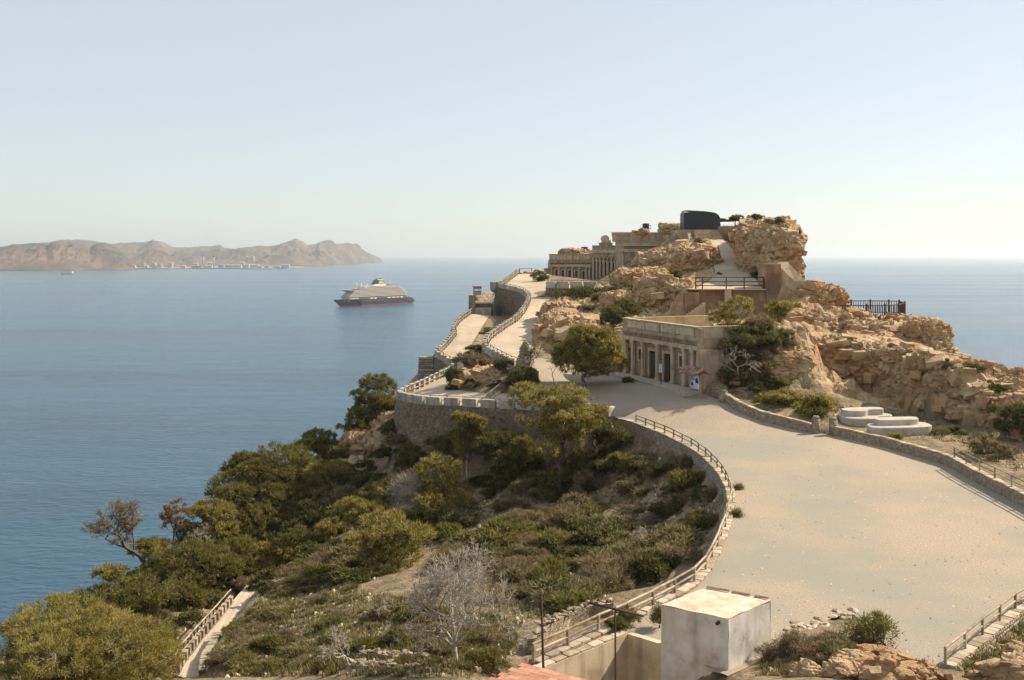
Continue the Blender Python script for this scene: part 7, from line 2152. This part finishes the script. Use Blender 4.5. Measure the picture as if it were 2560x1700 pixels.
LM = [(P(1408, 1160, 104), 'open-crowned pine'), (P(1530, 1150, 103), 'dark bush under the plaza corner'), (P(1085, 1300, 100), 'leaning pine'), (P(965, 1480, 84), 'broad sunlit pine'), (P(1137, 1690, 46), 'white dead tree'), (P(1715, 1400, 71), 'round bush at the fence'),
      (P(1350, 1600, 52), 'ruin'), (P(1800, 1230, 82), 'fence bend'), (P(1640, 1300, 84), 'middle of the curved wall'), (P(1500, 1330, 88), 'valley centre'), (P(1300, 1330, 90), 'sunny valley floor'), (P(1600, 1470, 64), 'near run of the fence'), (P(1640, 1180, 95), 'far run of the curved wall'),
      (P(1200, 1200, 115), 'rampart foot'), (P(457, 1655, 64), 'lower end of the trail'), (P(560, 1560, 79), 'middle of the trail'), (P(650, 1450, 96), 'upper end of the trail'), (P(880, 1640, 52), 'dry-stone wall'), (P(760, 1560, 66), 'sandy slope above the trail'), (P(700, 1190, 124), 'largest ridge pine'), (P(860, 1262, 117), 'dull olive pine'),
      (P(364, 1404, 104), 'bare dark tree'), (P(440, 1330, 108), 'rust-coloured pine'), (P(195, 1600, 60), 'near pine'), (P(930, 1150, 133), 'dark crag'), (P(945, 1040, 136), 'layered pine'), (P(1400, 820, 155), 'inner bend of the upper road'), (P(1455, 740, 176), 'grey merlons of the upper fort'), (P(1560, 780, 150), 'broken rock shoulder'), (P(1665, 740, 155), 'rounded bluff'),
      (P(1850, 960, 112), 'notice board bank'), (P(1870, 860, 122), 'fort flank'), (P(1980, 860, 130), 'rock crest'), (P(2040, 1022, 105), 'gate opening'), (P(1955, 1002, 109), 'garden wall bush'), (P(2165, 1050, 102), 'rear bench'), (P(2250, 1085, 96), 'front bench'), (P(2480, 1118, 86), 'right edge fence'), (P(2180, 1585, 45), 'near green shrub'), (P(1985, 1625, 43.5), 'white blockhouse'), (P(2300, 1690, 41), 'near boulder heap'),
      (P(1313, 917, 126.5), 'stone cone'), (P(1182, 915, 131), 'twiggy island bush'), (P(1209, 1000, 119.5), 'narrow stair'), (P(2181, 876, 122), 'ledge above the rear bench'), (P(2346, 900, 112), 'ledge above the front bench'), (P(2490, 985, 105), 'right skyline rocks'), (P(1200, 850, 172), 'bank between the roads')]
def near_lm(p):
    return min(LM, key=lambda q: (q[0].x - p.x) ** 2 + (q[0].y - p.y) ** 2)[1]
ADJ = {'scrub': 'grey-green scrub bush', 'mastic': 'dark green bush', 'dry': 'dry brown bush', 'pinelet': 'yellow-green bush', 'esparto': 'straw-coloured grass tussock'}
def scatter(poly, n, kinds, smin, smax, where, seed, dmax=300, group=None, avoid_flat=True):
    r = random.Random(seed); out = 0; tries = 0
    xs_ = [p[0] for p in poly]; ys_ = [p[1] for p in poly]
    pa = np.array(poly, float)
    while out < n and tries < n * 8:
        tries += 1
        x, y = r.uniform(min(xs_), max(xs_)), r.uniform(min(ys_), max(ys_))
        if not inpoly(np.array([x]), np.array([y]), poly)[0]: continue
        p = hit(x, y, step=.5)
        if p is None or p.y > dmax: continue
        i, j = int((p.x - G.x0) / G.st), int((p.y - G.y0) / G.st)
        if not (0 <= i < G.nx and 0 <= j < G.ny) or (avoid_flat and (flat[j, i] > 0 or fp[j, i])): continue
        k = r.choice(kinds)
        s = r.uniform(smin, smax) * (r.random() * .6 + .7)
        if k == 'esparto': s *= .75
        o = add(NM[k], r.choice(PROTO[k]), None, (p.x, p.y, p.z - .12 * s), (r.uniform(-.15, .15), r.uniform(-.15, .15), r.uniform(0, 6.28)), (s * r.uniform(.85, 1.25), s * r.uniform(.85, 1.25), s * r.uniform(.65, 1.0)))
        sz_ = 'small' if s < (smin + smax) * .38 else 'large' if s > (smin + smax) * .58 else 'middling'
        tag(o, sz_ + ' ' + ADJ[k] + ' near the ' + near_lm(p), 'bush' if k != 'esparto' else 'grass tussock', 'scrub near the ' + near_lm(p))
        out += 1
VAL = [(1050, 1180), (1300, 1170), (1560, 1130), (1700, 1160), (1800, 1260), (1760, 1380), (1640, 1440), (1500, 1510), (1300, 1560), (1180, 1480), (1000, 1330)]
scatter(VAL, 230, ['scrub', 'scrub', 'mastic', 'dry', 'dry', 'pinelet', 'esparto', 'esparto'], .8, 2.1, 'valley slope inside the curved plaza', 1)
VAL2 = [(620, 1560), (760, 1420), (900, 1480), (1100, 1520), (1300, 1560), (1280, 1640), (1180, 1695), (560, 1695)]
scatter(VAL2, 110, ['scrub', 'scrub', 'dry', 'esparto', 'esparto', 'pinelet'], .45, 1.1, 'slope beside the descending trail', 2)
VAL3 = [(640, 1300), (850, 1250), (1000, 1330), (950, 1450), (760, 1480), (620, 1500), (560, 1420)]
scatter([(520, 1690), (590, 1570), (680, 1480), (720, 1500), (660, 1600), (600, 1690)], 26, ['scrub', 'dry', 'esparto', 'pinelet'], .5, 1.0, 'bank above the trail', 21)
scatter(VAL3, 60, ['mastic', 'mastic', 'scrub', 'pinelet', 'dry'], .8, 2.0, 'shady slope below the ridge pines', 3)
VAL4 = [(60, 1600), (250, 1460), (380, 1350), (560, 1330), (620, 1420), (480, 1560), (420, 1640), (300, 1640)]
scatter(VAL4, 60, ['mastic', 'mastic', 'pinelet', 'scrub', 'dry'], .8, 2.2, 'seaward brow', 4)
VAL5 = [(820, 1080), (1000, 1050), (1040, 1180), (1000, 1260), (760, 1240)]
scatter(VAL5, 34, ['mastic', 'scrub', 'mastic'], .8, 2.0, 'dark slope below the rampart corner', 5)
HILL = [(1380, 760), (1440, 730), (1600, 720), (1700, 780), (1560, 800), (1540, 850), (1400, 850)]
scatter(HILL, 34, ['mastic', 'scrub', 'dry', 'esparto'], .6, 1.5, 'rocky slope above the upper road', 6)
BANK = [(1780, 880), (1850, 820), (2000, 830), (1960, 900), (1980, 980), (1820, 985)]
scatter(BANK, 54, ['mastic', 'scrub', 'dry', 'pinelet'], .6, 1.5, 'bank beside the fort building', 7)
CLF = [(2000, 840), (2120, 840), (2330, 890), (2560, 970), (2560, 1010), (2420, 950), (2200, 880), (2100, 860)]
scatter(CLF, 22, ['scrub', 'dry', 'esparto', 'mastic'], .4, 1.0, 'ledges above the benches', 8)
GARD = [(1860, 1020), (2000, 1000), (2120, 1060), (2380, 1110), (2560, 1190), (2560, 1130), (2300, 1050), (2060, 1000)]
scatter(GARD, 30, ['pinelet', 'esparto', 'scrub', 'dry'], .3, .9, 'garden terrace', 9)
NEARB = [(1930, 1640), (2060, 1590), (2250, 1640), (2350, 1690), (1900, 1695)]
scatter(NEARB, 22, ['dry', 'esparto', 'dry', 'scrub'], .4, .85, 'near slope beside the blockhouse', 10)
ISL = [(1150, 930), (1250, 905), (1320, 935), (1330, 985), (1250, 985), (1150, 975)]
scatter(ISL, 18, ['mastic', 'dry', 'esparto', 'scrub'], .5, 1.1, 'island between the two roads', 12)
LOWS = [(1170, 890), (1200, 840), (1230, 810), (1220, 850), (1200, 900)]
scatter(LOWS, 10, ['mastic', 'scrub'], .7, 1.3, 'bank between the two roads', 13)
for i, (x, y, s, k, lb) in enumerate([(1846, 1222, .7, 'esparto', 'straw tuft on the plaza just inside the fence bend'), (1842, 1290, .8, 'esparto', 'larger straw tuft inside the plaza fence below the bend'), (1560, 1560, .8, 'scrub', 'small bush at the corner of the cream yard wall'), (1545, 1575, .6, 'pinelet', 'low green bush on the yard wall corner')]):
    p = PH(x, y, 18); o = add(NM[k], PROTO[k][i % 3], None, (p.x, p.y, PLZ), (0, 0, i), (s, s, s)); tag(o, lb, 'bush', 'tufts at the plaza edge')

# --- ground litter: grass tufts and loose stones too many to count
def litter():
    r = np.random.default_rng(77)
    pts = []
    polys = [(VAL, 3400), (VAL2, 4200), ([(505, 1690), (580, 1570), (670, 1470), (760, 1470), (700, 1600), (620, 1695)], 900), (VAL3, 700), (HILL, 700), (BANK, 500), (GARD, 900), (NEARB, 700), (CLF, 400), ([(2400, 1690), (2560, 1570), (2560, 1700)], 300), (VAL4, 500)]
    for poly, n in polys:
        pa = np.array(poly, float); c = 0; tr = 0
        while c < n and tr < n * 3:
            tr += 1
            x = r.uniform(pa[:, 0].min(), pa[:, 0].max()); y = r.uniform(pa[:, 1].min(), pa[:, 1].max())
            if not inpoly(np.array([x]), np.array([y]), poly)[0]: continue
            p = hit(x, y, step=.8)
            if p is None: continue
            i, j = int((p.x - G.x0) / G.st), int((p.y - G.y0) / G.st)
            if not (0 <= i < G.nx and 0 <= j < G.ny) or flat[j, i] > 0 or fp[j, i]: continue
            pts.append(p[:]); c += 1
    pts = np.array(pts)
    pick = r.random(len(pts))
    g = pts[pick < .55]; st = pts[pick >= .55]
    n = 12
    B = np.repeat(g, n, 0) + np.concatenate([r.normal(0, .12, (len(g) * n, 2)), np.zeros((len(g) * n, 1)) - .05], 1)
    t = r.uniform(0, 6.28, len(B)); e = r.uniform(.5, 1.4, len(B))
    d = np.stack([np.cos(t) * np.cos(e), np.sin(t) * np.cos(e), np.sin(e)], 1); s = np.stack([-np.sin(t), np.cos(t), np.zeros(len(B))], 1) * .035
    T = np.stack([B - s, B + s, B + d * r.uniform(.2, .55, len(B))[:, None]], 1)
    o = add('grass', tri_mesh('grass', T, m_esp)); tag(o, 'dry grass scattered over the slopes', None, None, 'stuff')
    base = np.array([[1, 0, -.3], [-.5, .87, -.3], [-.5, -.87, -.3], [.35, .1, .75], [-.3, .2, .6], [-.05, -.4, .7]])
    fc = np.array([[0, 1, 3], [1, 4, 3], [1, 2, 4], [2, 5, 4], [2, 0, 5], [0, 3, 5], [3, 4, 5]])
    k = len(st); sz = .06 + .20 * r.random(k) ** 3
    ca, sa = np.cos(t[:k]) if k <= len(t) else np.cos(r.uniform(0, 6, k)), np.sin(t[:k]) if k <= len(t) else np.sin(r.uniform(0, 6, k))
    Bv = base[None] * (sz[:, None, None] * r.uniform(.6, 1.3, (k, 6, 3)))
    X = Bv[..., 0] * ca[:, None] - Bv[..., 1] * sa[:, None]; Y = Bv[..., 0] * sa[:, None] + Bv[..., 1] * ca[:, None]
    V = np.stack([X, Y, Bv[..., 2]], -1) + st[:, None, :]
    Fc = (np.arange(k) * 6)[:, None, None] + fc[None]
    o = add('rubble', mesh_np('rubble', V.reshape(-1, 3), Fc.reshape(-1, 3), pmat('loose_stone', [(0.30, 0.22, 0.145), (0.43, 0.33, 0.225), (0.54, 0.44, 0.32)], scale=1.5, island=.5, bump=.4))); tag(o, 'loose stones strewn over the slopes', None, None, 'stuff')
litter()

def pebbles():
    r = np.random.default_rng(5)
    poly = [(p[0], p[1]) for p in PLAZA_B]
    k = 8000
    y = 44 + 68 * r.random(k) ** 1.5; x = r.uniform(-1, 60, k)
    ok = inpoly(x, y, poly) & (x / y < .56); x, y = x[ok], y[ok]
    z = np.array([PLZ + max(0.0, 0) for _ in x])
    ok = y < 104; x, y, z = x[ok], y[ok], z[ok]
    k = len(x)
    base = np.array([[1, 0, 0], [-.5, .87, 0], [-.5, -.87, 0], [.05, .1, .8]]); fc = np.array([[0, 1, 3], [1, 2, 3], [2, 0, 3]])
    sz = .018 + .06 * r.random(k) ** 3
    Bv = base[None] * (sz[:, None, None] * r.uniform(.5, 1.5, (k, 4, 3)))
    V = Bv + np.stack([x, y, z], 1)[:, None, :]
    Fc = (np.arange(k) * 4)[:, None, None] + fc[None]
    o = add('gravel', mesh_np('gravel', V.reshape(-1, 3), Fc.reshape(-1, 3), pmat('gravel_stone', [(0.17, 0.14, 0.105), (0.33, 0.265, 0.195), (0.52, 0.45, 0.36)], scale=3, island=1.0)))
    tag(o, 'loose gravel strewn over the plaza', None, None, 'stuff')
pebbles()
